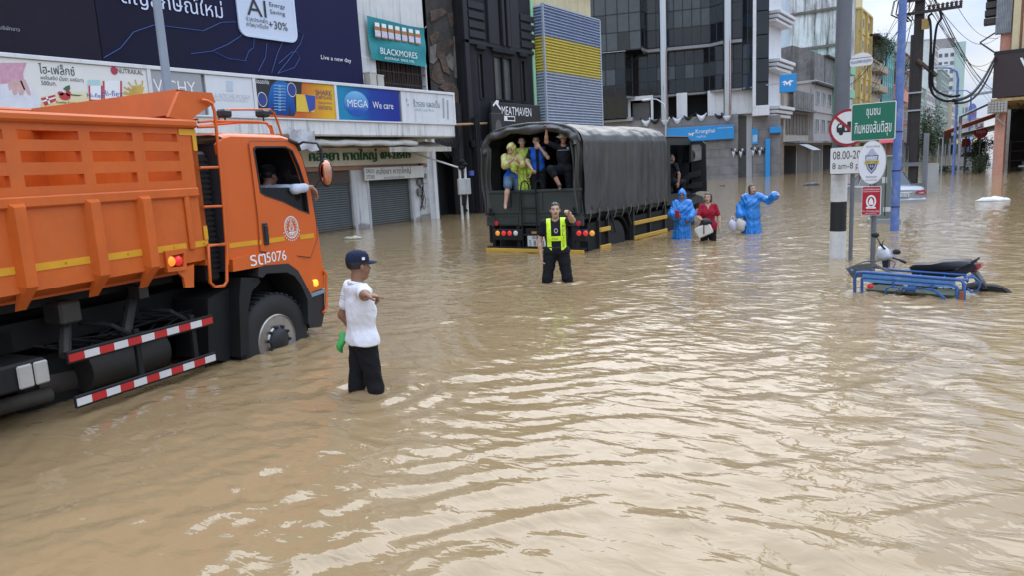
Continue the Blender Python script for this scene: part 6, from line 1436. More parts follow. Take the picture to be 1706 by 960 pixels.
mb = MB(); x, z = BM.p(1450, 477, -.03); mb.lathe([(.04, -.02), (.04, -.035), (.001, -.05)], (x, 0, z), 'y', 14); mb.build('reflector', M('reflex_bright_red', (.6, .02, .03), .3), sidecar); mb = MB(); x, z = BM.p(1602, 494, -.03); mb.box(x-.025, x+.025, -.035, -.02, z-.06, z+.06, b=.008); mb.build('reflector', M('reflex_rust', (.28, .08, .04), .4), sidecar)
# basket at the front end
mb = MB(); P = [BM.p(*p, .35) for p in ((1416, 445), (1432, 438), (1458, 436), (1458, 458), (1426, 460))]; mb.plate(P, (), .2, .22); mb.tube([(P[0][0], .2, P[0][1]), (P[1][0], .5, P[1][1]), (P[2][0], .5, P[2][1])], .01, n=6); mb.build('basket', M('basket_grey', (.12, .115, .10), .8, var=.5, scale=20), sidecar)
for k in range(8): 
    mb = MB(); a = BM.p(1422+k*4.4, 443-k*.8, .3); b_ = BM.p(1428+k*4, 459, .2); mb.tube([(a[0], .45, a[1]), (b_[0], .2, b_[1])], .006, n=5); mb.build('basket_wire', PLAST, sidecar)
for k in range(7):
    rg = random.Random(k); tub([(1500+k*12, 470+rg.random()*8), (1506+k*11, 480+rg.random()*6), (1514+k*12, 476+rg.random()*10)], .3+.04*k, .008, 'cable', CABLE, sidecar)
mb = MB(); x, z = BM.p(1535, 478, .5); mb.box(x-.16, x+.18, .45, .62, z-.12, z+.05, b=.03); mb.cyl((x-.05, .42, z), (x-.05, .66, z), .06, n=12); mb.build('engine', M('engine_grey', (.09, .085, .08), .6, metal=.5, var=.5, scale=12), bike, smooth=35)
for px in (1470, 1530, 1570): tub([(px, 457+(px-1440)*.08, 0), (px+4, 452+(px-1440)*.06, .62)], 0, .012, 'cross_tube', SBL, sidecar)
# the motorbike itself
D0 = .75
SEATM = M('bike_seat', (.016, .016, .018), .4, var=.2, spec=.5)
seat = [(1519, 444), (1526, 439), (1540, 438), (1556, 437), (1575, 432), (1600, 431), (1616, 432), (1620, 435), (1606, 443), (1590, 448), (1560, 450), (1530, 451), (1521, 449)]
P = BM.poly(seat, D0)
mb = MB(); cxs = [p[0] for p in P]; czm = sum(p[1] for p in P)/len(P)
for a, (y0, sc) in enumerate(((-.13, .72), (-.11, .92), (-.06, 1.), (.06, 1.), (.11, .92), (.13, .72))): mb.v += [(p[0], D0+y0, czm+(p[1]-czm)*sc) for p in P]
np_ = len(P); mb.f = [(i*np_+j, i*np_+(j+1) % np_, (i+1)*np_+(j+1) % np_, (i+1)*np_+j) for i in range(5) for j in range(np_)]+[tuple(range(np_)), tuple(range(5*np_, 6*np_))]; mb.m = [0]*len(mb.f)
mb.build('saddle', SEATM, bike, smooth=50)
mb = MB(); P2 = BM.poly([(1521, 450), (1560, 451), (1592, 449), (1612, 441), (1625, 437), (1630, 445), (1606, 458), (1585, 462), (1524, 461)], D0); mb.prism(P2, D0-.09, D0+.09); mb.build('body_panel', M('bike_dark_panel', (.03, .022, .024), .35, var=.3), bike)
mb = MB(); P2 = BM.poly([(1616, 441), (1636, 437), (1636, 444), (1628, 450), (1615, 449)], D0); mb.prism(P2, D0-.07, D0+.07); mb.build('tail_lamp', M('bike_tail', (.36, .06, .05), .3, var=.2), bike)
mb = MB(); P2 = BM.poly([(1612, 447), (1617, 444), (1620, 434), (1629, 429), (1631, 430), (1622, 440)], D0); mb.prism(P2, D0-.1, D0-.06); mb.prism(P2, D0+.06, D0+.1); mb.build('grab_rail', PLAST, bike)
mb = MB(); P2 = BM.poly([(1618, 450), (1628, 452), (1636, 464), (1643, 474), (1647, 481), (1639, 481), (1628, 468)], D0); mb.prism(P2, D0-.08, D0+.08); mb.build('rear_mudguard', M('mudguard_grey', (.07, .07, .068), .5, var=.4, scale=12), bike)
tub([(1611, 470), (1614, 461), (1624, 462), (1633, 470), (1630, 484), (1618, 488), (1611, 480)], .45, .014, 'rear_frame_tube', SBL); tub([(1606, 462), (1620, 458), (1630, 468)], .55, .014, 'rear_frame_tube', SBL)
mb = MB(); x, z = BM.p(1622, 474, .5); mb.cyl((x-.1, .5, z-.05), (x+.12, .52, z+.02), .05, n=12); mb.build('silencer', M('silencer_dark', (.05, .045, .045), .5, metal=.4), bike, smooth=40)
cow = BM.poly([(1462, 420), (1464, 410), (1472, 408), (1480, 414), (1488, 425), (1486, 430), (1476, 434), (1466, 435), (1461, 430)], D0)
mb = MB(); c_ = (sum(p[0] for p in cow)/len(cow), sum(p[1] for p in cow)/len(cow)); L = len(cow)
for y0, sc in ((-.1, .55), (-.07, .9), (0, 1.0), (.07, .9), (.1, .55)): mb.v += [(c_[0]+(p[0]-c_[0])*sc, D0+y0, c_[1]+(p[1]-c_[1])*sc) for p in cow]
mb.f = [(i*L+j, i*L+(j+1) % L, (i+1)*L+(j+1) % L, (i+1)*L+j) for i in range(4) for j in range(L)]+[tuple(range(L)), tuple(range(4*L, 5*L))]; mb.m = [0]*len(mb.f); mb.build('headlamp_cowl', M('cowl_silver', (.48, .49, .50), .25, var=.3, scale=9, coat=.5), bike, smooth=60)
mb = MB(); P2 = BM.poly([(1471, 434), (1482, 432), (1481, 445), (1473, 448)], D0); mb.prism(P2, D0-.05, D0+.05); mb.build('steering_stem', PLAST, bike)
hb = tub([(1466, 405, .55), (1470, 410, .62), (1478, 418, .75), (1486, 429, .88), (1498, 432, .98), (1510, 437, 1.0)], 0, .014, 'handlebar', PLAST)
for a, b_, d in (((1500, 433), (1510, 437), 1.0),): tub([a, b_], d, .022, 'grip', PLAST, hb)
for (x, y), d in (((1494, 419), .8), ((1458, 391), .6)):
    a = BM.p(x, y, d); mb = MB(); mb.ball((a[0], d, a[1]), (.055, .02, .04), 12, 8); e = BM.p(1484 if x > 1480 else 1468, 424 if x > 1480 else 407, d); mb.tube([(a[0], d, a[1]), (e[0], d, e[1])], .007, n=5); mb.build('mirror', PLAST, bike, smooth=True)
tub([(1472, 412), (1470, 403), (1473, 400)], D0, .006, 'brake_cable', CABLE); tub([(1484, 432), (1492, 438), (1488, 446)], D0, .005, 'brake_cable', CABLE)
mb = MB(); P2 = BM.poly([(1456, 437), (1492, 456), (1489, 458), (1455, 441)], .6); mb.prism(P2, .58, .6); mb.build('loose_plank', M('grey_plank', (.22, .19, .17), .8, var=.4), bike)
for x, nm in ((-.05+.25, 'front_wheel'), (1.45, 'rear_wheel')): mb = MB(); mb.lathe([(.2, D0-.04), (.26, D0-.05), (.28, D0), (.26, D0+.05), (.2, D0+.04)], (x, 0, -.17), 'y', 24); mb.build(nm, RUB, bike, smooth=40)
mb = MB(); mb.lathe([(.1, .05), (.2, .04), (.22, .09), (.2, .14), (.1, .13)], (.62, 0, -.23), 'y', 20); mb.build('sidecar_wheel', RUB, bike, smooth=40)

# ------------------------------------------------------------------ far vehicle
fc = thing('pickup_car', 'pale car standing in the flood beyond the awnings', 'car', WORLD, (-4.9, 100, ROADZ))
mb = MB(); mb.prism([(-5.7, -.4), (-5.7, .55), (-5.4, .7), (-5.1, 1.25), (-4.0, 1.25), (-3.7, .7), (-3.4, .55), (-3.4, -.4)], 98, 102); mb.build('body', M('pale_car', (.5, .5, .5), .3, coat=.5), fc); mb = MB(); mb.prism([(-5.3, .72), (-5.05, 1.18), (-4.05, 1.18), (-3.8, .72)], 97.95, 98); mb.build('rear_window', GLC, fc)
for x in (-5.55, -3.6): mbx(x-.1, x+.1, 97.93, 98, .25, .45).build('tail_lamp', M('car_tail_red', (.32, .03, .03)), fc)

# ------------------------------------------------------------------ sign posts and poles on the kerb
RETRO_W = M('sign_face_white', (.68, .68, .66), .4, var=.05, streak=.12); SGREEN = M('sign_green', (.008, .15, .085), .4, var=.08); SRED = M('sign_red', (.42, .012, .03), .4, var=.1); SRED2 = M('sign_dark_red', (.30, .012, .02), .4, var=.1)
def base_at(px, py): 
    r = _fw + _R*(px-CX)/FPX - _U*(py-CY)/FPX; t = -CAMZ/r[2]; return float(r[0]*t), float(r[1]*t)
# post with green, oval and red boards
gx, gy = base_at(1452.5, 452); SG = Frame(gx, gy, R(-4))
t = thing('sign_post', 'grey post carrying a green board, a white oval board and a small red board', 'sign', SG, (0, 0, ROADZ))
mb = MB(); mb.cyl((0, .03, ROADZ), (0, .03, SG.p(1455, 175)[1]), .038, n=14); mb.build('post', GREYP, t, smooth=40)
P = SG.poly([(1417.5, 174), (1493.5, 166.5), (1491.5, 231.5), (1418.5, 234.5)], -.03); x0 = (P[0][0]+P[3][0])/2; x1 = (P[1][0]+P[2][0])/2; z0 = (P[2][1]+P[3][1])/2; z1 = (P[0][1]+P[1][1])/2
bo = MB().plate(rrect(x0, x1, z0, z1, .02), (), -.03, -.015).build('green_board', RETRO_W, t); bo['label'] = 'green board with two lines of white Thai letters'
MB().plate(rrect(x0+.012, x1-.012, z0+.012, z1-.012, .015), (), -.034, -.03).build('green_face', SGREEN, bo)
letters(bo, 'ชุมชน', PRINTW, (x0+x1)/2, z0+(z1-z0)*.72, -.037, w=(x1-x0)*.31, h=(z1-z0)*.26, bold=.015); letters(bo, 'กิมหยงสันติสุข', PRINTW, (x0+x1)/2, z0+(z1-z0)*.31, -.037, w=(x1-x0)*.82, h=(z1-z0)*.42, bold=.015)
c = SG.p(1452.5, 270, -.05); rx = abs(SG.p(1476.5, 270, -.05)[0]-SG.p(1429, 270, -.05)[0])/2; rz = (SG.p(1452, 234, -.05)[1]-SG.p(1452, 307, -.05)[1])/2
ov_ = MB().plate(ell(*c, rx, rz, 40), (), -.055, -.035).build('oval_board', M('oval_edge', (.45, .42, .33), .4), t, smooth=30); ov_['label'] = 'white oval board with a shield emblem reading SMART SAFETY ZONE'
MB().plate(ell(*c, rx*.96, rz*.97, 40), (), -.059, -.055).build('oval_face', M('oval_white', (.72, .73, .76), .4, var=.04), ov_)
def oz(dx, dz): return c[0]+dx*rx, c[1]+dz*rz
NAV = M('emblem_navy', (.05, .06, .12), .5); GLD = M('emblem_gold', (.62, .50, .10), .5); GRL = M('emblem_grey', (.42, .45, .55), .5, var=.2)
mb = MB(); mb.plate([oz(-.46, .33), oz(.46, .33), oz(.42, -.05), oz(.3, -.3), oz(0, -.52), oz(-.3, -.3), oz(-.42, -.05)], (), -.062, -.059); mb.build('printed_shield', NAV, ov_)
mb = MB(); mb.plate([oz(-.40, .29), oz(.40, .29), oz(.36, -.05), oz(.26, -.27), oz(0, -.46), oz(-.26, -.27), oz(-.36, -.05)], [[oz(-.3, -.02), oz(.3, -.02), oz(.2, -.22), oz(0, -.38), oz(-.2, -.22)]], -.065, -.062); mb.build('printed_shield_rim', GRL, ov_)
mb = MB(); mb.plate([oz(-.4, .36), oz(-.2, .5), oz(-.1, .62), oz(.1, .62), oz(.2, .5), oz(.4, .36), oz(0, .3)], (), -.062, -.059); mb.plate(ell(*oz(0, .47), rx*.12, rx*.12, 12), (), -.064, -.062); mb.build('printed_crest', GRL, ov_)
mb = MB(); mb.plate([oz(-.52, -.08), oz(.52, -.05), oz(.5, .1), oz(-.5, .07)], (), -.068, -.065); mb.build('printed_ribbon', GLD, ov_)
letters(ov_, 'SMART', PRINTW, *oz(0, .2), -.07, w=rx*.78, h=rz*.15, bold=.03); letters(ov_, 'SAFETY ZONE', NAV, *oz(0, .01), -.072, w=rx*.86, h=rz*.1, bold=.01); letters(ov_, '4.0', PRINTW, *oz(0, -.17), -.07, w=rx*.25, h=rz*.11, bold=.02)
letters(ov_, 'เมืองหาดใหญ่', M('print_olive', (.25, .22, .1), .5), *oz(.05, .73), -.062, w=rx*.95, h=rz*.14); letters(ov_, 'พื้นที่ปลอดภัย', NAV, *oz(0, -.65), -.062, w=rx*.75, h=rz*.1); letters(ov_, 'เทศบาลนครหาดใหญ่', NAV, *oz(0, -.8), -.062, w=rx*.8, h=rz*.08)
P = SG.poly([(1435.5, 310), (1468, 309.5), (1467, 359), (1436, 357)], -.05); x0, x1, z0, z1 = (P[0][0]+P[3][0])/2, (P[1][0]+P[2][0])/2, (P[2][1]+P[3][1])/2, (P[0][1]+P[1][1])/2
rd = MB().plate(rrect(x0, x1, z0, z1, .02), (), -.055, -.035).build('red_board', RETRO_W, t); rd['label'] = 'small red board with a white flame emblem'
MB().plate(rrect(x0+.008, x1-.008, z0+.008, z1-.008, .015), (), -.058, -.055).build('red_face', SRED, rd)
letters(rd, 'จุดติดตั้งถังดับเพลิง', PRINTW, (x0+x1)/2, z1-.05, -.06, w=(x1-x0)*.86, h=.04); mbx(x0+.02, x1-.02, -.0605, -.0585, z1-.085, z1-.08).build('printed_rule', PRINTW, rd)
cx_, cz_ = (x0+x1)/2, (z0+z1)/2-.01; mb = MB(); mb.plate(ell(cx_, cz_, .072, .1, 24), [ell(cx_, cz_, .05, .075, 24)], -.061, -.058); mb.plate([(cx_-.035, cz_-.05), (cx_+.035, cz_-.05), (cx_+.03, cz_+.01), (cx_, cz_+.06), (cx_-.03, cz_+.01)], (), -.061, -.058); mb.plate(rect(cx_-.07, cx_+.07, cz_-.11, cz_-.085), (), -.061, -.058); mb.build('printed_emblem', PRINTW, rd)
letters(rd, 'โทร. 199 ดับเพลิงหาดใหญ่', PRINTW, (x0+x1)/2, z0+.065, -.06, w=(x1-x0)*.86, h=.035); letters(rd, 'แจ้งเหตุ 24 ชั่วโมง', PRINTW, (x0+x1)/2, z0+.03, -.06, w=(x1-x0)*.6, h=.025)
# thin post with no-lorry disc and time plate
gx, gy = base_at(1416, 433); SN = Frame(gx, gy, R(-2))
t = thing('sign_post', 'thin grey post with a round no-lorry sign and a time plate', 'sign', SN, (0, 0, ROADZ))
mb = MB(); mb.cyl((0, .03, ROADZ), (0, .03, SN.p(1414, 190)[1]), .035, n=14); mb.build('post', GREYP, t, smooth=40)
c = SN.p(1413.5, 212, -.02); r_ = (SN.p(1413, 181, -.02)[1]-SN.p(1413, 243, -.02)[1])/2
dk = MB().plate(ell(*c, r_, None, 48), (), -.035, -.02).build('round_board', SRED2, t, smooth=30); MB().plate(ell(*c, r_*.86, None, 48), (), -.039, -.035).build('round_face', RETRO_W, dk)
def nz(x, z): return (c[0]+x*r_, c[1]+z*r_)
mb = MB(); mb.plate([nz(-.05, -.15), nz(-.05, .32), nz(.62, .35), nz(.62, -.13)], (), -.042, -.039); mb.plate([nz(-.58, -.2), nz(-.6, .08), nz(-.5, .25), nz(-.18, .27), nz(-.16, -.2)], [[nz(-.52, .03), nz(-.46, .18), nz(-.32, .19), nz(-.32, .03)]], -.042, -.039); mb.plate(rect(c[0]-.55*r_, c[0]+.6*r_, c[1]-.24*r_, c[1]-.15*r_), (), -.042, -.039); mb.plate(ell(*nz(-.36, -.28), .11*r_, None, 14), (), -.043, -.039); mb.plate(ell(*nz(.35, -.26), .11*r_, None, 14), (), -.043, -.039); mb.build('printed_lorry', PRINTK, dk)
a = R(-43); mb = MB(); mb.plate([(c[0]+x*math.cos(a)-z*math.sin(a), c[1]+x*math.sin(a)+z*math.cos(a)) for x, z in ((-r_*.9, -r_*.075), (r_*.9, -r_*.075), (r_*.9, r_*.075), (-r_*.9, r_*.075))], (), -.046, -.043); mb.build('printed_bar', SRED2, dk)
P = SN.poly([(1382, 246), (1446, 241.5), (1446, 287), (1384, 291)], -.02); x0, x1, z0, z1 = (P[0][0]+P[3][0])/2, (P[1][0]+P[2][0])/2, (P[2][1]+P[3][1])/2, (P[0][1]+P[1][1])/2
tp = MB().plate(rrect(x0, x1, z0, z1, .03), (), -.035, -.02).build('time_plate', PRINTK, t); MB().plate(rrect(x0+.008, x1-.008, z0+.008, z1-.008, .025), (), -.039, -.035).build('plate_face', RETRO_W, tp)
letters(tp, '08.00-20.00', PRINTK, x0+(x1-x0)*.57, z0+(z1-z0)*.7, -.041, w=(x1-x0)*1.0*.98, h=(z1-z0)*.3, bold=.01); letters(tp, '8 am-8 pm', PRINTK, x0+(x1-x0)*.5, z0+(z1-z0)*.27, -.041, w=(x1-x0)*.86, h=(z1-z0)*.3, bold=.01)
# big signal pole with black and white base
gx, gy = base_at(1395, 429); BWF = Frame(gx, gy, 0)
t = thing('signal_pole', 'thick grey pole with a black and white banded base', 'pole', BWF, (0, 0, ROADZ))
zz = [ROADZ, BWF.p(1395, 384)[1], BWF.p(1397, 335)[1], BWF.p(1399, 290)[1]]
mb = MB(); mb.cyl((0, 0, zz[3]), (.05, 0, 9.5), .135, .11, n=24); mb.build('shaft', GREYP, t, smooth=40)
for a, b_, m_ in ((zz[0], zz[1], M('band_white', (.66, .65, .62), .6, var=.12, blotch=.3, scale=6)), (zz[1], zz[2], M('band_black', (.014, .014, .015), .6)), (zz[2], zz[3], M('band_white', (.66, .65, .62)))): mb = MB(); mb.cyl((0, 0, a), (0, 0, b_), .137, .136, n=24); mb.build('painted_band', m_, t, smooth=40)
mb = MB(); mb.tube([(-.15, -.1, 9.5), (-.17, -.12, 6.5), (-.14, -.14, 5.2), (-.02, -.14, 4.75)], .03, n=8); mb.build('cable', CABLE, t, smooth=True)
t2 = thing('street_name_sign', 'small white street name plate with blue letters on the thick pole', 'sign', BWF, (.5, 0, 3.9)); P = BWF.poly([(1416, 95), (1454, 93), (1454, 107), (1416, 111)], -.05); x0, x1, z0, z1 = P[0][0], P[1][0], P[2][1], P[1][1]
MB().plate(rrect(x0, x1, z0, z1, .04)+[], (), -.05, -.03).build('plate', RETRO_W, t2); MB().plate(ell((x0+x1)/2, z1-.01, .16, .09, 16, 0, 180), (), -.05, -.03).build('crown', RETRO_W, t2); letters(t2, 'ถนนนิพัทธ์อุทิศ', M('print_royal', (.03, .05, .25), .5), (x0+x1)/2, (z0+z1)/2, -.054, w=(x1-x0)*.9, h=(z1-z0)*.55); mb = MB(); mb.cyl((.1, -.04, z1-.05), (x1, -.04, z1-.05), .012, n=6); mb.build('bracket', STEEL, t2)
# blue pole
gx, gy = base_at(1490, 383); F_b = Frame(gx, gy, 0)
t = thing('lamp_post', 'tall blue-painted post with bands beside the green board', 'lamp post', F_b, (0, 0, ROADZ)); mb = MB(); mb.cyl((0, 0, ROADZ), (0, 0, 9), .10, .075, n=20); mb.build('shaft', BLUEP, t, smooth=40)
for z in (.55, 1.4, 2.3): mb = MB(); mb.cyl((0, 0, z), (0, 0, z+.025), .102, n=20); mb.build('band', PLAST, t)
# utility cabinet
gx, gy = base_at(1474, 371); CB = Frame(gx, gy, R(6)); t = thing('utility_cabinet', 'tall grey-green utility cabinet on a concrete base behind the oval board', 'cabinet', CB, (0, .25, ROADZ))
CABM = M('cabinet_green', (.17, .205, .18), .5, var=.15, streak=.35); mb = MB(); mb.box(-.36, .33, -.0, .5, .12, 1.72, b=.015); mb.box(-.39, .36, -.03, .53, 1.70, 1.76, b=.01); mb.build('case', CABM, t); mbx(-.42, .38, -.05, .55, ROADZ, .12, b=.02).build('base', M('cab_base', (.30, .31, .28), .8, var=.2), t)
for a, z, w, h in ((.12, .95, .14, .22), (-.1, 1.05, .12, .16), (-.05, .3, .35, .12)): mbx(a, a+w, -.006, -.001, z, z+h).build('notice', M('paper', (.6, .6, .57), .7, var=.1), t)
mbx(-.02, .0, -.012, .0, .2, 1.65).build('door_gap', PRINTK, t)
# utility pole with crossarms
UPF = Frame(-3.46, 33.8, 0); t = thing('utility_pole', 'dark concrete utility pole with crossarms, insulators and hanging cables', 'utility pole', UPF, (0, 0, ROADZ)); POLE = M('tarred_pole', (.035, .028, .026), .8, var=.5, streak=.5, scol=(.10, .07, .06))
mb = MB(); mb.box(-.17, .17, -.16, .16, ROADZ, 12, b=.04); mb.build('shaft', POLE, t)
mb = MB(); mb.box(-.27, -.17, -.12, .0, 2, 6.4); mb.build('conduit', POLE, t)
mb = MB(); mb.box(-.55, -.42, -.3, .3, ROADZ, 2.3); mb.box(.36, .5, -.3, .3, ROADZ, 2.5); mb.box(-.5, .45, -.28, -.24, 1.2, 1.35); mb.box(-.5, .45, -.28, -.24, .35, .5); mb.each('steel_channel', M('channel_grey', (.16, .17, .18), .6, var=.2), t)
zt = UPF.p(1540, 10)[1]; 
for k, z in enumerate((zt-.25, zt+.25, zt+.75)): 
    mb = MB(); mb.box(-.75, 1.45, -.3, -.2, z-.05, z+.06); ca = mb.build('crossarm', POLE, t)
    for i in range(8): mb = MB(); mb.lathe([(.02, z+.06), (.07, z+.1), (.04, z+.14), (.075, z+.18), (.03, z+.25)], (.35+i*.15, -.25, 0), 'z', 10); mb.build('insulator', M('porcelain_brown', (.06, .025, .02), .3), ca, smooth=True)
mb = MB(); mb.tube([(0, -.2, 5.4), (.5, -.25, 4.9), (.7, -.25, 4.7)], .09, n=6); mb.build('stay_bracket', RUST, t)
for z in (3.4, 4.1): mb = MB(); mb.box(-.26, .26, -.215, .215, z, z+.06); mb.build('steel_band', STEEL, t)
x, z = UPF.p(1543, 41); mbx(x-.13, x+.13, -.3, -.27, z-.2, z+.2).build('number_tag', M('tag_ochre', (.34, .22, .06), .6, var=.4), t)
rng = random.Random(3); mb = MB()
for k in range(9): a = rng.uniform(-.9, -.2); mb.tube([(a*.3, -.3, zt+.6), (a, -.35, zt+.3), (a*1.1, -.35, zt-.2), (a*.5, -.3, zt-.55)], .018, n=5)
mb.build('looped_wire', CABLE, t)
def ub(px, py, d=-.3): x, z = UPF.p(px, py, d); return Vector((x, d, z))
def spline(pts, n=10):
    o = []
    P = [pts[0]]+pts+[pts[-1]]
    for i in range(1, len(P)-2):
        for k in range(n):
            u = k/n; o.append(.5*((2*P[i])+(-P[i-1]+P[i+1])*u+(2*P[i-1]-5*P[i]+4*P[i+1]-P[i+2])*u*u+(-P[i-1]+3*P[i]-3*P[i+1]+P[i+2])*u**3))
    return o+[pts[-1]]
for pts, rr in (([(1553, 22), (1547, 27), (1550, 38), (1551, 70), (1549, 110), (1549, 140), (1556, 158), (1572, 167), (1590, 167)], .045), ([(1566, 18), (1568, 30), (1561, 42), (1557, 70), (1554, 110), (1554, 140), (1562, 152), (1582, 160), (1600, 158)], .045), ([(1551, 75), (1552, 120), (1551, 145), (1560, 162), (1580, 169)], .035)):
    mb = MB(); mb.tube([tuple(p) for p in spline([ub(*q) for q in pts])], rr, n=7); mb.build('hanging_cable', CABLE, t, smooth=True)
# long cable to the right corner building
end = Vector(RB.w(-.2, -.4, 7.4)) if 'RB' in globals() else Vector((-1.4, 56, 7.4)); st = Vector(UPF.w(*ub(1588, 167)))
mb = MB(); pts = []
for i in range(25):
    u = i/24; p = st.lerp(end, u); p.z += -1.3*math.sin(math.pi*u)*(1-u*.35)*.6; pts.append(tuple(p))
mb.tube(pts, .07, n=7); mb.tube([(a+.08, b_, c_-.1-.12*math.sin(math.pi*i/24)) for i, (a, b_, c_) in enumerate(pts)], .05, n=7); mb.build('overhead_cable', CABLE, at=(float(st.x), float(st.y), float(st.z)), label='thick black cable sagging from the utility pole to the corner building', cat='cable', smooth=True)
mb = MB()
for k, (a, b_) in enumerate((((-3.4, 34, 9), (-18, 140, 12)), ((-3.2, 34, 8.2), (-1.5, 90, 7.2)), ((-3.4, 34, 8.6), (-2.5, 100, 8)), ((-3.4, 34, 7.8), (-19.5, 100, 10)))):
    a, b_ = Vector(a), Vector(b_); w_ = MB(); w_.tube([tuple(a.lerp(b_, i/16)-Vector((0, 0, 1.2*math.sin(math.pi*i/16)))) for i in range(17)], .022, n=5)
    w_.build('overhead_wire', CABLE, at=tuple(a), label='thin overhead wire, '+['crossing to the flats with the roof terrace', 'running towards the tin roof', 'sagging over the red awning', 'reaching the mint green house'][k], cat='wire', group='overhead wires')
for k in range(14):
    rg = random.Random(40+k); a = Vector((-3.4+rg.uniform(-.3, .6), 34, 7.2+rg.random()*2.4)); b_ = Vector((rg.choice((-18.8, -2.2, -1.4, -17, -19)), rg.uniform(75, 190), 6.5+rg.random()*5)) if k < 10 else Vector((rg.uniform(-1.6, -1.2), rg.uniform(56, 60), 6+rg.random()*3))
    sg_ = .5+rg.random(); w_ = MB(); w_.tube([tuple(a.lerp(b_, i/14)-Vector((0, 0, sg_*math.sin(math.pi*i/14)))) for i in range(15)], .013, n=4)
    w_.build('overhead_wire', CABLE, at=tuple(a), label='thin black wire in the bundle strung from the utility pole', cat='wire', group='overhead wires')
# leaning white board by the utility pole
wx, wy = base_at(1544, 290); t = MB(); t.plate(rect(-.2, .22, ROADZ, 1.25), [rect(-.16, .18, .1, 1.2)], 0, .03); t.box(-.16, .18, .01, .02, .1, 1.2); t.build('leaning_board', M('board_pale', (.45, .45, .44), .6, var=.2), frame=Frame(-2.9, 35.5, R(8)), at=(0, 0, ROADZ), label='small pale framed board leaning by the utility pole', cat='board')
# street lamps
def lamp(px, py, top_py, arm, mat, label, r=.07, D=None, dirx=-1, armdx=None):
    bx_, by_ = base_at(px, py) if D is None else D; f = Frame(bx_, by_, 0); t = thing('street_lamp', label, 'street lamp', f, (0, 0, ROADZ), group='street lamps'); zt = f.p(px, top_py)[1]
    mb = MB(); mb.tube([(0, 0, ROADZ), (0, 0, zt-.8), (dirx*.1, 0, zt-.3), (dirx*.5, 0, zt), (dirx*arm*.6, 0, zt+.12), (dirx*arm, 0, zt+.15)], [r*1.3, r, r*.9, r*.7, r*.6, r*.6], n=10); mb.build('post', mat, t, smooth=50)
    mb = MB(); mb.ball((dirx*(arm+.3), 0, zt+.13), (.4, .15, .09), 12, 6); mb.build('lamp_head', STEEL, t, smooth=True); return t
lamp(1588, 290, 112, 2.4, BLUEP, 'nearer blue street lamp with its arm over the road, beside the floating branch', .08); lamp(1612, 270, 150, 3.0, BLUEP, 'farther blue street lamp beyond the red awning', .09)
lamp(1289, 288, 163, 2.2, STEEL, 'grey street lamp at the blue pillar of the bank', .07, dirx=1); lamp(1116, 240, 165, 1.2, STEEL, 'grey lamp post in front of the blue bank sign', .06, D=(-21.4, 50.7)); lamp(1470, 262, 122, 2.4, M('cream_post', (.5, .48, .4), .6), 'pale street lamp far behind the green board', .1, D=(-9.5, 92), dirx=1)
t = thing('lamp_post', 'slim grey lamp post in front of the VICHY panel', 'lamp post', WORLD, (-13.8, 8.0, ROADZ)); mb = MB(); mb.cyl((-13.8, 8, ROADZ), (-13.8, 8, 5.6), .095, .08, n=16); mb.cyl((-13.8, 8, 5.55), (-13.8, 8, 11), .07, .055, n=16); mb.build('shaft', M('bluegrey_pole', (.27, .31, .37), .5, var=.15, streak=.3), t, smooth=40); mb = MB(); mb.cyl((-13.8, 8, 5.52), (-13.8, 8, 5.64), .1, n=16); mb.box(-13.76, -13.66, 7.94, 8.02, 5.9, 6.3, b=.01); mb.build('collar', STEEL, t)
# stop sign pole
f = Frame(-4.07+.6, 70, 0); t = thing('stop_sign', 'round red stop sign on a post below the red awning', 'sign', f, (0, 0, ROADZ)); c = f.p(1634, 220); mb = MB(); mb.cyl((c[0], .05, ROADZ), (c[0], .05, c[1]+.3), .05, n=8); mb.build('post', GREYP, t); MB().plate(ell(*c, .48, None, 24), (), -.02, .02).build('disc', SRED, t); letters(t, 'หยุด', PRINTW, *c, -.03, w=.6)
f = Frame(-3.5, 77, 0); t = thing('parking_sign', 'grey post with a small pink-red plate beyond the stop sign', 'sign', f, (0, 0, ROADZ)); c = f.p(1609, 238); mb = MB(); mb.cyl((c[0], .05, ROADZ), (c[0], .05, c[1]+.6), .09, n=8); mb.build('post', GREYP, t); MB().plate(rect(c[0]-.3, c[0]+.3, c[1]-.3, c[1]+.4), (), -.02, .02).build('plate', SRED, t)
# electric meter posts by the burnt house
f = Frame(-18.6, 23.0, R(60)); t = thing('meter_post', 'pair of white pipes with a grey meter box in front of the blackened house', 'post', f, (0, 0, ROADZ)); 
for x in (-.12, .12): mb = MB(); mb.cyl((x, 0, ROADZ), (x, 0, 2.1), .055, n=12); mb.build('pipe', M('white_pipe', (.58, .58, .56), .5, var=.1, streak=.3), t, smooth=40)
mbx(-.28, .26, -.2, -.05, 1.0, 1.65, b=.02).build('meter_box', M('meter_grey', (.42, .42, .40), .5, var=.2, streak=.5), t); mb = MB(); mb.tube([(.1, -.1, 2.0), (-2.2, .6, 2.9)], .035, n=7); mb.build('stay_arm', M('white_pipe', (.58, .58, .56)), t)
mb = MB(); [mb.tube([(-.1+.05*k, -.1, 1.0), (-.15+.04*k, -.15, .6), (.1-.05*k, -.12, .3)], .02, n=5) for k in range(5)]; [mb.ball((-.05+.1*(k % 2), -.1, 2.1+.12*k), (.16, .1, .1), 8, 6) for k in range(3)]; mb.build('cable_bundle', CABLE, t)
mb = MB(); mb.box(.35, .5, -.02, .2, 1.75, 1.95); mb.build('blue_tag', M('tag_blue', (.06, .1, .35), .5), t)
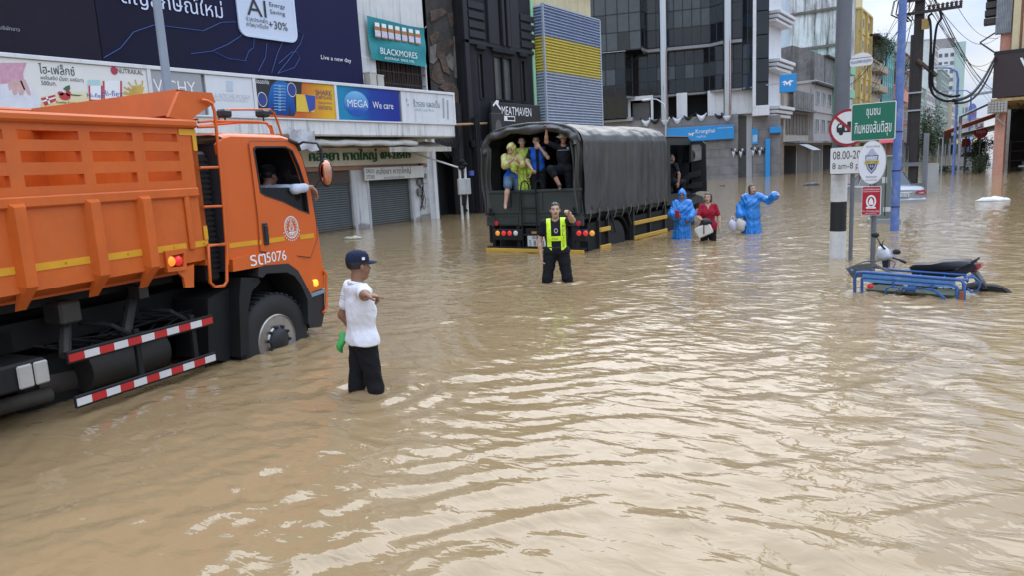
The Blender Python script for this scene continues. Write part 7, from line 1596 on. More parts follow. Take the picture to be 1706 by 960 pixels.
# ------------------------------------------------------------------ floating things
def sack(name, label, px, py, rx, ry, rz_, mat, cat):
    x, y = base_at(px, py); mb = MB(); rg = random.Random(px)
    mb.ball((0, 0, .02), (rx, ry, rz_), 22, 12); mb.v = [(a*(1+.12*math.sin(b_*14+a*9)), b_*(1+.1*math.sin(a*12)), c_*(1+.22*math.sin(a*17+b_*11)+.1*math.sin(a*31)))for a, b_, c_ in mb.v]
    mb.build(name, mat, frame=Frame(x, y, R(20)), at=(0, 0, 0), label=label, cat=cat, smooth=True)
sack('floating_sack', 'flat white plastic sack floating in front of the salmon pillar', 1655, 334, .5, .28, .11, M('sack_white', (.58, .57, .55), .4, var=.2), 'sack'); sack('floating_bag', 'dark bag floating between the bank and the thick pole', 1352, 308, .45, .25, .15, M('bag_dark', (.02, .02, .022), .4), 'bag')
sack('floating_bag', 'small white bag floating in front of the bank wall', 1268, 287, .8, .4, .3, M('sack_white', (.58, .57, .55)), 'bag'); sack('floating_bag', 'pale crumpled rubbish floating by the narrow shutter', 588, 397, .3, .2, .06, M('rubbish_pale', (.42, .40, .30), .6, var=.6, scale=9), 'rubbish'); sack('floating_leaf_clump', 'dark scrap floating ahead of the women', 1203, 309, .2, .12, .04, M('bag_dark', (.02, .02, .022)), 'rubbish')
LEAF = [M('leaf_a', (.04, .08, .022), .6, var=.3), M('leaf_b', (.022, .045, .015), .6, var=.3), M('leaf_c', (.07, .10, .032), .6, var=.3)]
def foliage(name, label, loc, rx, ry, rz_, n, size, cat='plant', trunk=None, seed=1):
    rg = random.Random(seed); t = thing(name, label, cat, WORLD, loc); mb = MB(); cl = [(rg.gauss(0, .45)*rx, rg.gauss(0, .45)*ry, rz_*(.25+.75*rg.random())) for _ in range(12)]
    for i in range(n):
        c0 = rg.choice(cl); s = size*(.5+rg.random()); p = Vector((loc[0]+c0[0]+rg.gauss(0, .22)*rx, loc[1]+c0[1]+rg.gauss(0, .22)*ry, loc[2]+max(.02, c0[2]+rg.gauss(0, .16)*rz_))); a = Vector((rg.gauss(0, 1), rg.gauss(0, 1), rg.gauss(0, .6))).normalized(); b_ = a.cross(Vector((rg.gauss(0, 1), rg.gauss(0, 1), rg.gauss(0, 1)))).normalized()*.4
        mb.add([p-a*s, p+b_*s, p+a*s, p-b_*s], [(0, 1, 2, 3)], rg.choice((0, 1, 1, 2)))
    mb.build('foliage', LEAF, t, fixn=False)['kind'] = 'stuff'
    mb = MB(); [mb.tube([loc, (loc[0]+q[0]*.5, loc[1]+q[1]*.5, loc[2]+q[2]*.5), (loc[0]+q[0], loc[1]+q[1], loc[2]+q[2])], [.05*rz_/2+.01, .03, .01], n=5) for q in cl[:7]]; mb.build('stem', M('bark', (.10, .075, .05), .9), t)
x, y = base_at(1577, 286); foliage('floating_branch', 'leafy branch floating beside the nearer blue street lamp', (x, y, 0), 1.3, .5, .5, 260, .11, 'branch', seed=2)
foliage('roof_bush', 'green bush on the roof terrace under the dark canopy', (-17.8, 125, 15.2), 2.2, 3.5, 3.2, 2200, .14, seed=3); foliage('roof_bush', 'green bush on the roof behind the pink house', (-18.5, 150, 12.8), 2, 4, 4.5, 2200, .16, seed=4); foliage('street_plant', 'bushy potted plant at the foot of the salmon pillar', (-2.0, 60, 0), .5, 1.2, 1.1, 900, .07, seed=5); foliage('street_tree', 'small leafy tree under the dark green awning', (-2.6, 76, 0), 1.1, 2, 2.3, 2200, .09, seed=6); foliage('street_tree', 'dark leafy tree beside the utility pole far down the street', (-13.5, 150, 0), 2.2, 2.5, 7, 2200, .2, seed=7)
foliage('street_tree', 'palm-like tree in front of the off-white apartment block', (-15.5, 190, 0), 2.5, 2.5, 9, 2200, .22, seed=8)
# parasols
for i, (px, py, c, l) in enumerate(((1476, 232, (.55, .04, .06), 'red parasol beyond the cabinet'), (1632, 262, (.5, .5, .48), 'white parasol low over the flooded right pavement'))):
    f = Frame(-9.5, 75, 0) if i == 0 else Frame(-3.4, 88, 0); x, z = f.p(px, py); t = thing('parasol', l, 'parasol', f, (x, 0, ROADZ)); mb = MB(); mb.lathe([(1.0, z-.3), (.75, z-.05), (.4, z+.12), (.02, z+.22)], (x, 0, 0), 'z', 16); mb.build('canopy', M('parasol_%d' % i, c, .6), t, smooth=40); mb = MB(); mb.cyl((x, 0, ROADZ), (x, 0, z+.2), .03, n=6); mb.build('pole', STEEL, t)

# ------------------------------------------------------------------ people: smooth bodies from blended tapered limbs
class Sdf:
    def __init__(s): s.p = []
    def cone(s, a, b, ra, rb=None, k=.03, op=1): s.p.append(('c', np.array(a, float), np.array(b, float), ra, ra if rb is None else rb, k, op)); return s
    def ell(s, c, r, rot=None, k=.03, op=1): s.p.append(('e', np.array(c, float), np.array(r, float), rot, None, k, op)); return s
    def mesh(s, h, post=None, lo=None, hi=None):
        mn = np.full(3, 1e9); mx = np.full(3, -1e9)
        for t, a, b, ra, rb, k, op in s.p:
            if op < 0: continue
            if t == 'c':
                r = max(ra, rb)+k*.5; mn = np.minimum(mn, np.minimum(a, b)-r); mx = np.maximum(mx, np.maximum(a, b)+r)
            else: r = b.max()+k*.5; mn = np.minimum(mn, a-r); mx = np.maximum(mx, a+r)
        mn -= 3*h; mx += 3*h
        if lo is not None: mn = np.maximum(mn, lo)
        if hi is not None: mx = np.minimum(mx, hi)
        n = np.ceil((mx-mn)/h).astype(int)+1
        ax = [(mn[i]+h*np.arange(n[i])).astype(np.float32) for i in range(3)]
        F = np.full(n, .3, np.float32)
        for t, a, b, ra, rb, k, op in s.p:
            pad = k+3*h
            if t == 'c': r = max(ra, rb)+pad; l_, h_ = np.minimum(a, b)-r, np.maximum(a, b)+r
            else: r = b.max()+pad; l_, h_ = a-r, a+r
            i0 = np.clip(np.floor((l_-mn)/h).astype(int), 0, n); i1 = np.clip(np.ceil((h_-mn)/h).astype(int)+1, 0, n)
            if np.any(i1 <= i0): continue
            sl = tuple(slice(p, q) for p, q in zip(i0, i1))
            X = ax[0][sl[0]][:, None, None]; Y = ax[1][sl[1]][None, :, None]; Z = ax[2][sl[2]][None, None, :]
            if t == 'c':
                d = b-a; L2 = max(float(d @ d), 1e-9)
                tt = np.clip(((X-a[0])*d[0]+(Y-a[1])*d[1]+(Z-a[2])*d[2])/L2, 0, 1)
                D = np.sqrt((X-a[0]-tt*d[0])**2+(Y-a[1]-tt*d[1])**2+(Z-a[2]-tt*d[2])**2)-(ra+(rb-ra)*tt)
            else:
                x, y, z = X-a[0], Y-a[1], Z-a[2]
                if ra is not None: m = np.array(ra).T; x, y, z = m[0, 0]*x+m[0, 1]*y+m[0, 2]*z, m[1, 0]*x+m[1, 1]*y+m[1, 2]*z, m[2, 0]*x+m[2, 1]*y+m[2, 2]*z
                k0 = np.sqrt((x/b[0])**2+(y/b[1])**2+(z/b[2])**2); k1 = np.sqrt((x/b[0]**2)**2+(y/b[1]**2)**2+(z/b[2]**2)**2)+1e-6; D = k0*(k0-1)/k1
            C = F[sl]
            if op > 0: hh = np.maximum(k-np.abs(C-D), 0)/k; F[sl] = np.minimum(C, D)-hh*hh*k*.25
            else: hh = np.maximum(k-np.abs(C+D), 0)/k; F[sl] = np.maximum(C, -D)+hh*hh*k*.25
        if post is not None: F = post(F, ax[0][:, None, None], ax[1][None, :, None], ax[2][None, None, :]).astype(np.float32)
        return surfnet(F, mn, h)
def surfnet(F, mn, h):
    F[0], F[-1], F[:, 0], F[:, -1], F[:, :, 0], F[:, :, -1] = .1, .1, .1, .1, .1, .1
    S = F < 0
    cnt = np.zeros(tuple(np.array(S.shape)-1), np.int8)
    nx, ny, nz = cnt.shape
    for i in (0, 1):
        for j in (0, 1):
            for k in (0, 1): cnt += S[i:i+nx, j:j+ny, k:k+nz]
    mask = (cnt > 0) & (cnt < 8); I = np.argwhere(mask)
    if not len(I): return np.zeros((0, 3)), np.zeros((0, 4), int)
    idx = np.full(cnt.shape, -1, np.int64); idx[mask] = np.arange(len(I))
    acc = np.zeros((len(I), 3)); num = np.zeros(len(I))
    for ax_ in range(3):
        o = [a for a in range(3) if a != ax_]
        for p in (0, 1):
            for q in (0, 1):
                c0 = I.copy(); c0[:, o[0]] += p; c0[:, o[1]] += q; c1 = c0.copy(); c1[:, ax_] += 1
                f0 = F[tuple(c0.T)]; f1 = F[tuple(c1.T)]; m = (f0 < 0) != (f1 < 0)
                t = np.where(m, f0/np.where(m, f0-f1, 1), 0); pos = c0.astype(float); pos[:, ax_] += t
                acc += pos*m[:, None]; num += m
    V = mn + h*(acc/num[:, None])
    Q = []
    for ax_ in range(3):
        a, b = [q for q in range(3) if q != ax_]
        s0 = [slice(None)]*3; s1 = [slice(None)]*3; s0[ax_] = slice(0, -1); s1[ax_] = slice(1, None)
        E = np.argwhere(S[tuple(s0)] != S[tuple(s1)]); E = E[(E[:, a] > 0) & (E[:, b] > 0)]
        E = E[(E[:, a] < cnt.shape[a]) & (E[:, b] < cnt.shape[b]) & (E[:, ax_] < cnt.shape[ax_])]
        def g(da, db): c = E.copy(); c[:, a] -= da; c[:, b] -= db; return idx[tuple(c.T)]
        q = np.stack((g(1, 1), g(0, 1), g(0, 0), g(1, 0)), 1); flip = S[tuple(E.T)]
        if ax_ == 1: flip = ~flip
        q[~flip] = q[~flip][:, ::-1]; Q.append(q)
    Q = np.concatenate(Q); Q = Q[(Q >= 0).all(1)]
    return V, Q
def skin_mesh(name, V, Q, mats, parent, midx=None, relax=1):
    if relax:
        e = np.concatenate([Q[:, [i, (i+1) % 4]] for i in range(4)]); 
        for _ in range(relax):
            s_ = np.zeros_like(V); c_ = np.zeros(len(V)); np.add.at(s_, e[:, 0], V[e[:, 1]]); np.add.at(c_, e[:, 0], 1); np.add.at(s_, e[:, 1], V[e[:, 0]]); np.add.at(c_, e[:, 1], 1)
            V = V*.5+.5*s_/np.maximum(c_, 1)[:, None]
    me = bpy.data.meshes.new(name); nV, nQ = len(V), len(Q)
    me.vertices.add(nV); me.vertices.foreach_set('co', V.astype(np.float32).ravel()); me.loops.add(nQ*4); me.loops.foreach_set('vertex_index', Q.astype(np.int32).ravel()); me.polygons.add(nQ)
    me.polygons.foreach_set('loop_start', (np.arange(nQ)*4).astype(np.int32)); me.polygons.foreach_set('loop_total', np.full(nQ, 4, np.int32))
    for m in mats: me.materials.append(m)
    if midx is not None: me.polygons.foreach_set('material_index', midx.astype(np.int32))
    me.update(); me.shade_smooth(); o = bpy.data.objects.new(name, me); COL.objects.link(o); o.parent = parent
    return o
def rotm(yaw=0, pitch=0, roll=0): return np.array(Matrix.Rotation(yaw, 3, 'Z') @ Matrix.Rotation(pitch, 3, 'X') @ Matrix.Rotation(roll, 3, 'Y'))
def SK(n, c): return M('skin_'+n, c, .5, var=.1, scale=12, spec=.35)
SKIN = {'a': SK('tan', (.36, .19, .12)), 'b': SK('light', (.48, .29, .20)), 'c': SK('brown', (.25, .125, .075))}
LIPS = M('lips', (.32, .135, .105), .5); HAIR = M('hair_black', (.012, .010, .009), .45, var=.3, scale=30, bump=.4, bscale=90); HAIRB = M('hair_brown', (.05, .028, .018), .45, var=.4, scale=30, bump=.4, bscale=90)
EYED = M('eye_dark', (.012, .01, .01), .3); MOUTH = M('mouth_dark', (.05, .012, .012), .5)
def CL(n, c, rough=.85, **k): return M('cloth_'+n, c, rough, var=k.pop('var', .12), scale=k.pop('scale', 5), bump=k.pop('bump', .5), bscale=22, spec=.2, **k)
PC = dict(hip=.095, sh=.185)
def joints(**k):
    J = dict(pel=(0, 0, .95), che=(0, 0, 1.22), nb=(0, -.01, 1.43), hd=(0, .025, 1.585), shR=(.185, -.01, 1.385), shL=(-.185, -.01, 1.385), elR=(.24, -.02, 1.10), elL=(-.24, -.02, 1.10), wrR=(.255, .06, .86), wrL=(-.255, .06, .86), hiR=(.095, 0, .90), hiL=(-.095, 0, .90), knR=(.10, .02, .49), knL=(-.10, .02, .49), anR=(.10, -.02, .09), anL=(-.10, -.02, .09), hyaw=0., hpit=0., hrol=0., hdR=None, hdL=None, nR=None, nL=None, curlR=.5, curlL=.5, ftR=0., ftL=0.)
    J.update(k); return {q: (np.array(v, float) if isinstance(v, (tuple, list)) and not q.startswith('curl') else v) for q, v in J.items()}
def unit(v): v = np.array(v, float); return v/max(np.linalg.norm(v), 1e-9)
def person(label, loc, rz, J, outfit, skin='a', hair='short', group=None, h=.009, scale=1., mouth=0., hairm=None, fat=1.0, parent_frame=None, female=False, sink=None):
    """outfit: list of (part name, kind, material, options)"""
    t = thing('person', label, 'person', WORLD, loc, group=group); t.rotation_euler = (0, 0, rz); t.scale = (scale,)*3
    af = .88 if female else 1.
    if female:
        for q in ('shR', 'shL'): J[q] = J['nb']+(J[q]-J['nb'])*np.array((.86, .86, 1.))
    up = unit(J['nb']-J['pel']); rt = unit(J['shR']-J['shL']); rt = unit(rt-up*(rt @ up)); fwd = np.cross(up, rt); TR = np.stack((rt, fwd, up), 1)
    HR = rotm(J['hyaw'], J['hpit'], J['hrol']); hc = J['hd']
    def hp(x, y, z): return hc+HR @ np.array((x, y, z))
    mid = (J['pel']*.45+J['che']*.55)
    def torso(S, g=0., k=.05):
        S.ell(J['che']+fwd*.01, (.158*fat+g, .108*fat+g, .19+g*.6), TR, k); S.ell(mid, (.138*fat+g, .10*fat+g, .17+g*.5), TR, k); S.ell(J['pel'], (.158*fat+g, .112*fat+g, .13+g*.5), TR, k)
        if female:
            for s in (-1, 1): S.ell(J['che']+rt*.075*s+fwd*.085+up*.0, (.07+g*.5, .06+g*.5, .07+g*.5), TR, .05)
        for s in ('R', 'L'): S.cone(J['nb']-up*.05, J['sh'+s]-up*.005, .060*af+g, .050*af+g*.8, k)
        return S
    def arm(S, s, g=0., frac=1., k=.025, flare=0.):
        a, b, c = J['sh'+s], J['el'+s], J['wr'+s]
        if frac <= 1: S.cone(a, a+(b-a)*frac, .050*af+g, .041*af+g+flare, k)
        else: S.cone(a, b, .050*af+g, .041*af+g, k); S.cone(b, b+(c-b)*(frac-1), .041*af+g, .030*af+g+flare, k)
        return S
    def leg(S, s, g=0., frac=2., k=.03, flare=0.):
        a, b, c = J['hi'+s], J['kn'+s], J['an'+s]
        if frac <= 1: S.cone(a, a+(b-a)*frac, .092*fat+g, (.092*fat+(.062-.092*fat)*frac)+g+flare, k)
        else: S.cone(a, b, .092*fat+g, .064+g, k); S.cone(b, b+(c-b)*(frac-1), .064+g, .05+g+flare, k)
        return S
    # ---- body
    B = torso(Sdf()); 
    B.cone(J['nb']-up*.03, hp(0, -.018, -.07), .056, .050, .03)
    B.ell(hp(0, -.012, .032), (.074, .092, .088), HR, .02); B.ell(hp(0, .022, -.03), (.057, .068, .085), HR, .03); B.ell(hp(0, .052, -.092), (.034, .03, .024), HR, .03)
    B.cone(hp(0, .086, .015), hp(0, .104, -.024), .008, .0135, .012); B.cone(hp(-.036, .076, .032), hp(.036, .076, .032), .010, .010, .02)
    for s in (-1, 1):
        B.ell(hp(.036*s, .06, -.032), (.022, .022, .022), HR, .03); B.ell(hp(.077*s, -.004, -.006), (.009, .020, .031), HR, .008); B.ell(hp(.031*s, .098, .012), (.016, .013, .009), HR, .012, -1)
    B.cone(hp(-.017, .088, -.053), hp(.017, .088, -.053), .0075, .0075, .008); B.cone(hp(-.014, .086, -.064), hp(.014, .086, -.064), .008, .008, .008)
    if mouth: B.ell(hp(0, .098, -.06), (.016, .02, .006+mouth*.006), HR, .006, -1)
    for s, sg in (('R', 1), ('L', -1)):
        a, b, c = J['sh'+s], J['el'+s], J['wr'+s]; B.cone(a, b, .05, .039, .03); B.cone(b, b+(c-b)*.35, .040, .041, .03); B.cone(b+(c-b)*.3, c, .040, .027, .03)
        d = unit(c-b) if J['hd'+s] is None else unit(J['hd'+s]); nrm = J['n'+s]
        if nrm is None: nrm = unit(np.cross(d, (0, 1, .2))) * (-sg) if abs(d[1]) < .9 else np.array((0, 0, -1.))
        nrm = unit(nrm-d*(np.array(nrm) @ d)); sd = np.cross(d, nrm)*sg
        cu = J['curl'+s]; pc = c+d*.05
        PR = np.stack((sd, nrm, d), 1); B.ell(c+d*.052, (.043, .019, .056), PR, .015)
        for q, (off, ln) in enumerate(((-.032, .066), (-.011, .078), (.011, .076), (.031, .06))):
            cq = cu if not isinstance(cu, tuple) else cu[q]
            p0 = c+d*.088+sd*off; a1 = cq*.9; p1 = p0+(d*math.cos(a1)+nrm*math.sin(a1))*ln*.5; a2 = a1+cq*1.3; p2 = p1+(d*math.cos(a2)+nrm*math.sin(a2))*ln*.5
            B.cone(p0, p1, .0105, .0098, .006); B.cone(p1, p2, .0098, .0085, .005)
        p0 = c+d*.03-sd*.036; p1 = p0+unit(d*.7-sd*.6+nrm*.3)*.042; p2 = p1+unit(d*.9-sd*.1+nrm*.4)*.034; B.cone(p0, p1, .015, .012, .012); B.cone(p1, p2, .012, .0095, .005)
    for s in ('R', 'L'):
        a, b, c = J['hi'+s], J['kn'+s], J['an'+s]; B.cone(a, b, .085*fat, .056, .04); B.cone(b, b+(c-b)*.35, .054, .058, .03); B.cone(b+(c-b)*.35, c, .056, .037, .03)
        fy = J['ft'+s]; fd = np.array((math.sin(-fy), math.cos(-fy), 0)) if not isinstance(fy, np.ndarray) else unit(fy); B.cone(c-fd*.03-(0, 0, .03), c+fd*.12-(0, 0, .055), .04, .03, .03); B.cone(c+fd*.1-(0, 0, .055), c+fd*.18-(0, 0, .062), .034, .024, .02)
    V, Q = B.mesh(h); cen = V[Q].mean(1); loc_ = (cen-hc) @ HR
    mi = np.zeros(len(Q), int); x, y, z = np.abs(loc_[:, 0]), loc_[:, 1], loc_[:, 2]; fr_ = y > .05
    mi[fr_ & (np.abs(x-.031) < .014) & (np.abs(z-.012) < .0065)] = 1; mi[fr_ & (np.abs(x-.033) < .021) & (np.abs(z-.036) < .0045)] = 2
    mi[fr_ & (x < .023) & (np.abs(z+.058) < .009)] = 3
    if mouth: mi[fr_ & (x < .017) & (np.abs(z+.06) < .0075+.003*mouth)] = 4
    skin_mesh('body', V, Q, [SKIN[skin], EYED, hairm or HAIR, LIPS, MOUTH], t, mi)
    hm = hairm or HAIR
    # ---- hair
    if hair:
        H = Sdf(); H.ell(hp(0, -.018, .042), (.083, .098, .092), HR, .02)
        if hair == 'bob':
            for s in (-1, 1): H.cone(hp(.065*s, -.02, .03), hp(.072*s, -.01, -.09), .03, .028, .03)
            H.cone(hp(0, -.07, .02), hp(0, -.085, -.09), .05, .045, .04)
        if hair == 'tied': H.cone(hp(.03, -.08, .0), hp(.05, -.07, -.2), .028, .016, .03); H.cone(hp(0, -.09, .02), hp(.03, -.08, -.02), .04, .03, .03)
        def cut(F, X, Y, Z):
            p = [X-hc[0], Y-hc[1], Z-hc[2]]; lx, ly, lz = (HR[0, i]*p[0]+HR[1, i]*p[1]+HR[2, i]*p[2] for i in range(3))
            face = np.minimum(ly-.035-.25*np.maximum(lz-.0, -1)*0, .078-lz) - .35*np.abs(lx)*0
            face = np.minimum(ly-.045+np.abs(lx)*.25, .074-lz)
            F = np.maximum(F, face) if hair != 'none' else F
            if hair == 'short': F = np.maximum(F, np.minimum(-.02-lz, ly+.2)); F = np.maximum(F, np.minimum(.004-lz, ly+.01))
            return F+.003*np.sin(lx*130+lz*40)*np.sin(ly*90)
        V, Q = H.mesh(h, cut); 
        if len(V): skin_mesh('hair', V, Q, [hm], t)
    # ---- clothes
    def wr(amp, seed=0.):
        rg = lambda q: np.abs(np.sin(q))-.62
        def f(F, X, Y, Z):
            m1 = .6+.4*np.sin(X*9+Z*6+seed)+.3*np.sin(Y*13-Z*8+seed*3)
            return F+amp*(2.6*m1*rg(Z*15+X*17+seed+1.3*np.sin(Z*8+Y*9+seed))+2.0*(1.3-m1)*rg(Z*19-X*14+Y*13+1.2*np.sin(X*12+seed)+seed*2)+.8*rg(X*38+Y*31+Z*9+1.5*np.sin(Z*17)))
        return f
    for nm, kind, mat_, o in outfit:
        S = Sdf(); g = o.get('g', .013); amp = o.get('amp', .0022); hem = o.get('hem'); fold = o.get('fold', 0)
        if kind == 'shirt':
            torso(S, g); sl = o.get('sleeve', .6); [arm(S, s, g*.8, sl, .025, o.get('flare', .012)*.7) for s in ('R', 'L')]
            if hem is not None: [leg(S, s, g+.014, .35, .05) for s in ('R', 'L')] if hem < J['pel'][2] else None
        elif kind == 'vest': torso(S, g)
        elif kind == 'trousers':
            S.ell(J['pel'], (.16*fat+g, .115*fat+g, .13), TR, .04); [leg(S, s, g, o.get('len', 1.93), .04, o.get('flare', .012)) for s in ('R', 'L')]
        elif kind == 'poncho':
            torso(S, g+.012, .05); [arm(S, s, g+.018, o.get('sleeve', 1.6), .05, o.get('flare', .03)) for s in ('R', 'L')]
            b0 = J['pel']; e0 = np.array((b0[0], b0[1], o.get('bottom', .5))); S.cone(J['che'], b0, .12, .17, .08); S.cone(b0, e0, .17, o.get('spread', .22), .08)
            if o.get('legs'): [leg(S, s, .05, 1.3, .08, .04) for s in ('R', 'L')]
        elif kind == 'hood':
            S.ell(hp(0, -.025, .03), (.105, .125, .125), HR, .04); S.cone(hp(0, -.03, .1), hp(0, -.05, .17), .05, .018, .05) if o.get('peak') else None; S.cone(J['nb'], hp(0, -.02, -.06), .10, .095, .05)
        w = wr(amp, o.get('seed', 1.))
        def post(F, X, Y, Z, kind=kind, o=o, hem=hem, fold=fold, w=w):
            F = w(F, X, Y, Z)
            if fold:
                th = np.arctan2(Y-J['pel'][1], X-J['pel'][0]); q = np.clip((J['che'][2]-Z)/.6, 0, 1.2); F = F+fold*q*(2.2*(np.abs(np.sin(4.5*th+1.3*np.sin(3*th)+Z*1.5))-.6)+1.1*(np.abs(np.sin(9.5*th-Z*3+np.sin(Z*9)))-.6))
            if kind in ('shirt', 'vest', 'poncho') and not o.get('nonb'):
                nb = J['nb']; hole = np.sqrt(((X-nb[0]-fwd[0]*.02)/1)**2+((Y-nb[1]-fwd[1]*.03)/1.)**2)-.068; F = np.maximum(F, np.minimum(-hole, Z-(nb[2]-.035))) if up[2] > .8 else F
                if o.get('vneck'): F = np.maximum(F, np.minimum(np.minimum(.045-np.abs((X-nb[0])*rt[0]+(Y-nb[1])*rt[1])-(nb[2]-Z)*.35+0*Z, Y*0+Z-(nb[2]-.16)), (X-nb[0])*fwd[0]+(Y-nb[1])*fwd[1]-.02))
            if kind == 'vest':
                for s in ('R', 'L'): p = J['sh'+s]; F = np.maximum(F, .085-np.sqrt((X-p[0]-rt[0]*.05*(1 if s == 'R' else -1))**2+(Y-p[1])**2+(Z-p[2]+.04)**2))
                if o.get('open'): F = np.maximum(F, np.minimum(o['open']-np.abs((X-J['che'][0])*rt[0]+(Y-J['che'][1])*rt[1]), (X-J['che'][0])*fwd[0]+(Y-J['che'][1])*fwd[1]-.01))
            if kind == 'hood':
                p = [X-hc[0], Y-hc[1], Z-hc[2]]; lx, ly, lz = (HR[0, i]*p[0]+HR[1, i]*p[1]+HR[2, i]*p[2] for i in range(3)); F = np.maximum(F, np.minimum(.066-np.sqrt((lx*1.05)**2+((lz+.01)*.72)**2), ly-.0))
            if kind in ('shirt', 'vest') and hem is not None: F = np.maximum(F, hem-Z+.006*np.sin(X*23+Y*17))
            if kind == 'poncho': F = np.maximum(F, o.get('bottom', .5)-Z+.02*np.sin(X*14+1)+.0*Y)
            if kind == 'trousers': F = np.maximum(F, (Z-(J['pel'][2]+.10))*up[2])
            return F
        V, Q = S.mesh(o.get('h', h), post)
        if not len(V): continue
        mats = [mat_] if not isinstance(mat_, (list, tuple)) else list(mat_); mi = None
        if 'paint' in o:
            cen = V[Q].mean(1); mi = o['paint'](cen, J)
        skin_mesh(nm, V, Q, mats, t, mi, relax=o.get('relax', 1))
    t['_'] = 0; del t['_']
    return t, hp, HR, dict(up=up, fwd=fwd, rt=rt)
def cap(t, hp, HR, mat, brim=.085, name='cap', hat=False, logo=None):
    mb = MB(); n = 20
    def P(x, y, z): return tuple(hp(x, y, z))
    rings = [(1.0, .045), (1.0, .075), (.93, .105), (.72, .130), (.4, .143), (.05, .147)]
    v = [P(.088*s*math.cos(2*math.pi*i/n), -.012+.106*s*math.sin(2*math.pi*i/n), z) for s, z in rings for i in range(n)]
    f = [(j*n+i, j*n+(i+1) % n, (j+1)*n+(i+1) % n, (j+1)*n+i) for j in range(len(rings)-1) for i in range(n)]+[tuple(range((len(rings)-1)*n, len(rings)*n))]
    mb.add(v, f); o = mb.build(name, mat, None, smooth=50); o.parent = t
    b = MB()
    if hat:
        v = [P(.088*s*math.cos(2*math.pi*i/n), -.012+.106*s*math.sin(2*math.pi*i/n), .05+dz+.012*math.sin(i*1.9)*(s > 1.2)) for s, dz in ((.98, .0), (1.35, -.004), (1.75, -.02), (1.75, -.028), (.98, -.008)) for i in range(n)]
        b.add(v, [(j*n+i, j*n+(i+1) % n, (j+1)*n+(i+1) % n, (j+1)*n+i) for j in range(4) for i in range(n)])
    else:
        m = 12; v = []
        for k, (s, dz) in enumerate(((0., 0), (.5, -.004), (1., -.014))):
            for i in range(m+1):
                a = math.pi*(.1+.8*i/m); v.append(P(.086*math.cos(a)*(1-.05*s), -.012+.104*math.sin(a)+brim*s*(.35+.65*math.sin(a)), .05+dz-.012*math.cos(a)**2))
        k = m+1; b.add(v, [(r*k+i, r*k+i+1, (r+1)*k+i+1, (r+1)*k+i) for r in range(2) for i in range(m)]); b.add([(p[0], p[1], p[2]-.006) for p in v], [((r+1)*k+i, (r+1)*k+i+1, r*k+i+1, r*k+i) for r in range(2) for i in range(m)])
    q = b.build('brim', mat, None, smooth=60); q.parent = o
    if logo:
        mb = MB(); mb.add([P(.09, -.012+dy, .075+dz) for dy, dz in ((-.0, -.012), (.028, -.012), (.028, .012), (0, .012))], [(0, 1, 2, 3)]); r_ = mb.build('cap_badge', logo, None); r_.parent = o
    return o
def face_dir(dx, dy): return math.atan2(-dx, dy)
def camdir(x, y): d = math.hypot(x, y); return -x/d, -y/d

# 1. man in white polo shirt, seen from behind, pointing
WP = CL('white_polo', (.70, .70, .72), .75, var=.06); BLKT = CL('black_jeans', (.012, .012, .014), .8, var=.3)
J = joints(elR=(.43, -.09, 1.39), wrR=(.65, -.16, 1.43), hdR=(.5, .82, -.15), nR=(0, -.1, -1), curlR=(.05, 1.0, 1.1, 1.2), elL=(-.26, -.08, 1.12), wrL=(-.22, .06, .92), curlL=1.2, hyaw=R(8), hpit=R(-3), knR=(.09, .05, .49), anR=(.09, .06, .09), hiR=(.085, 0, .9), hiL=(-.085, 0, .9), knL=(-.09, -.06, .49), anL=(-.09, -.13, .09))
t, hp, HR, ax_ = person('man in white polo shirt and navy cap pointing, standing knee-deep beside the orange truck', (-4.67, 4.22, ROADZ), face_dir(.40, .90), J, [('shirt', 'shirt', WP, dict(sleeve=.62, hem=.90, g=.018, amp=.0026, flare=.006, h=.0065)), ('trousers', 'trousers', BLKT, dict(len=1.9, g=.006, amp=.003, flare=-.004))], 'c', 'short', h=.0075, scale=1.0)
NAVYC = CL('navy_cap', (.012, .017, .042), .8); cap(t, hp, HR, NAVYC, logo=PRINTW)
mb = MB(); mb.tube([tuple(J['nb']+np.array((.072*math.cos(a), .01+.075*math.sin(a), .005-.022*math.sin(a)))) for a in [2*math.pi*i/16 for i in range(16)]], .017, n=8, closed=True); o = mb.build('collar', WP, None, smooth=True); o.parent = t
for k, (w_, z_) in enumerate(((.16, 1.34), (.13, 1.315))): 
    A, tr = text_shape('จังหวัดสงขลา'); s_ = w_/(A[:, 0].max()-A[:, 0].min()); mb = MB(); mb.add([(float(a)*s_, -.142-.004*k, z_+float(b)*s_*.9) for a, b in A], tr); o = mb.build('back_lettering', M('print_navyblue', (.04, .05, .13), .6), None, fixn=False); o.parent = t
bagp = MB(); bagp.ball((-.14, -.15, .90), (.028, .036, .10), 14, 10); bagp.v = [(x*(1+.06*math.sin(z*40)), y+.02*math.sin(z*31+x*20), z) for x, y, z in bagp.v]
bw = Matrix.Rotation(face_dir(.40, .90), 3, 'Z'); o = MB(); o.v = [tuple(bw @ Vector(v)+Vector((-4.67, 4.22, ROADZ))) for v in bagp.v]; o.f = bagp.f; o.m = bagp.m; o.build('plastic_bag', M('green_plastic', (.05, .42, .10), .3, var=.2), at=(-4.67, 4.22, .3), label='green plastic bag held behind the man in the white polo shirt', cat='bag', smooth=True)

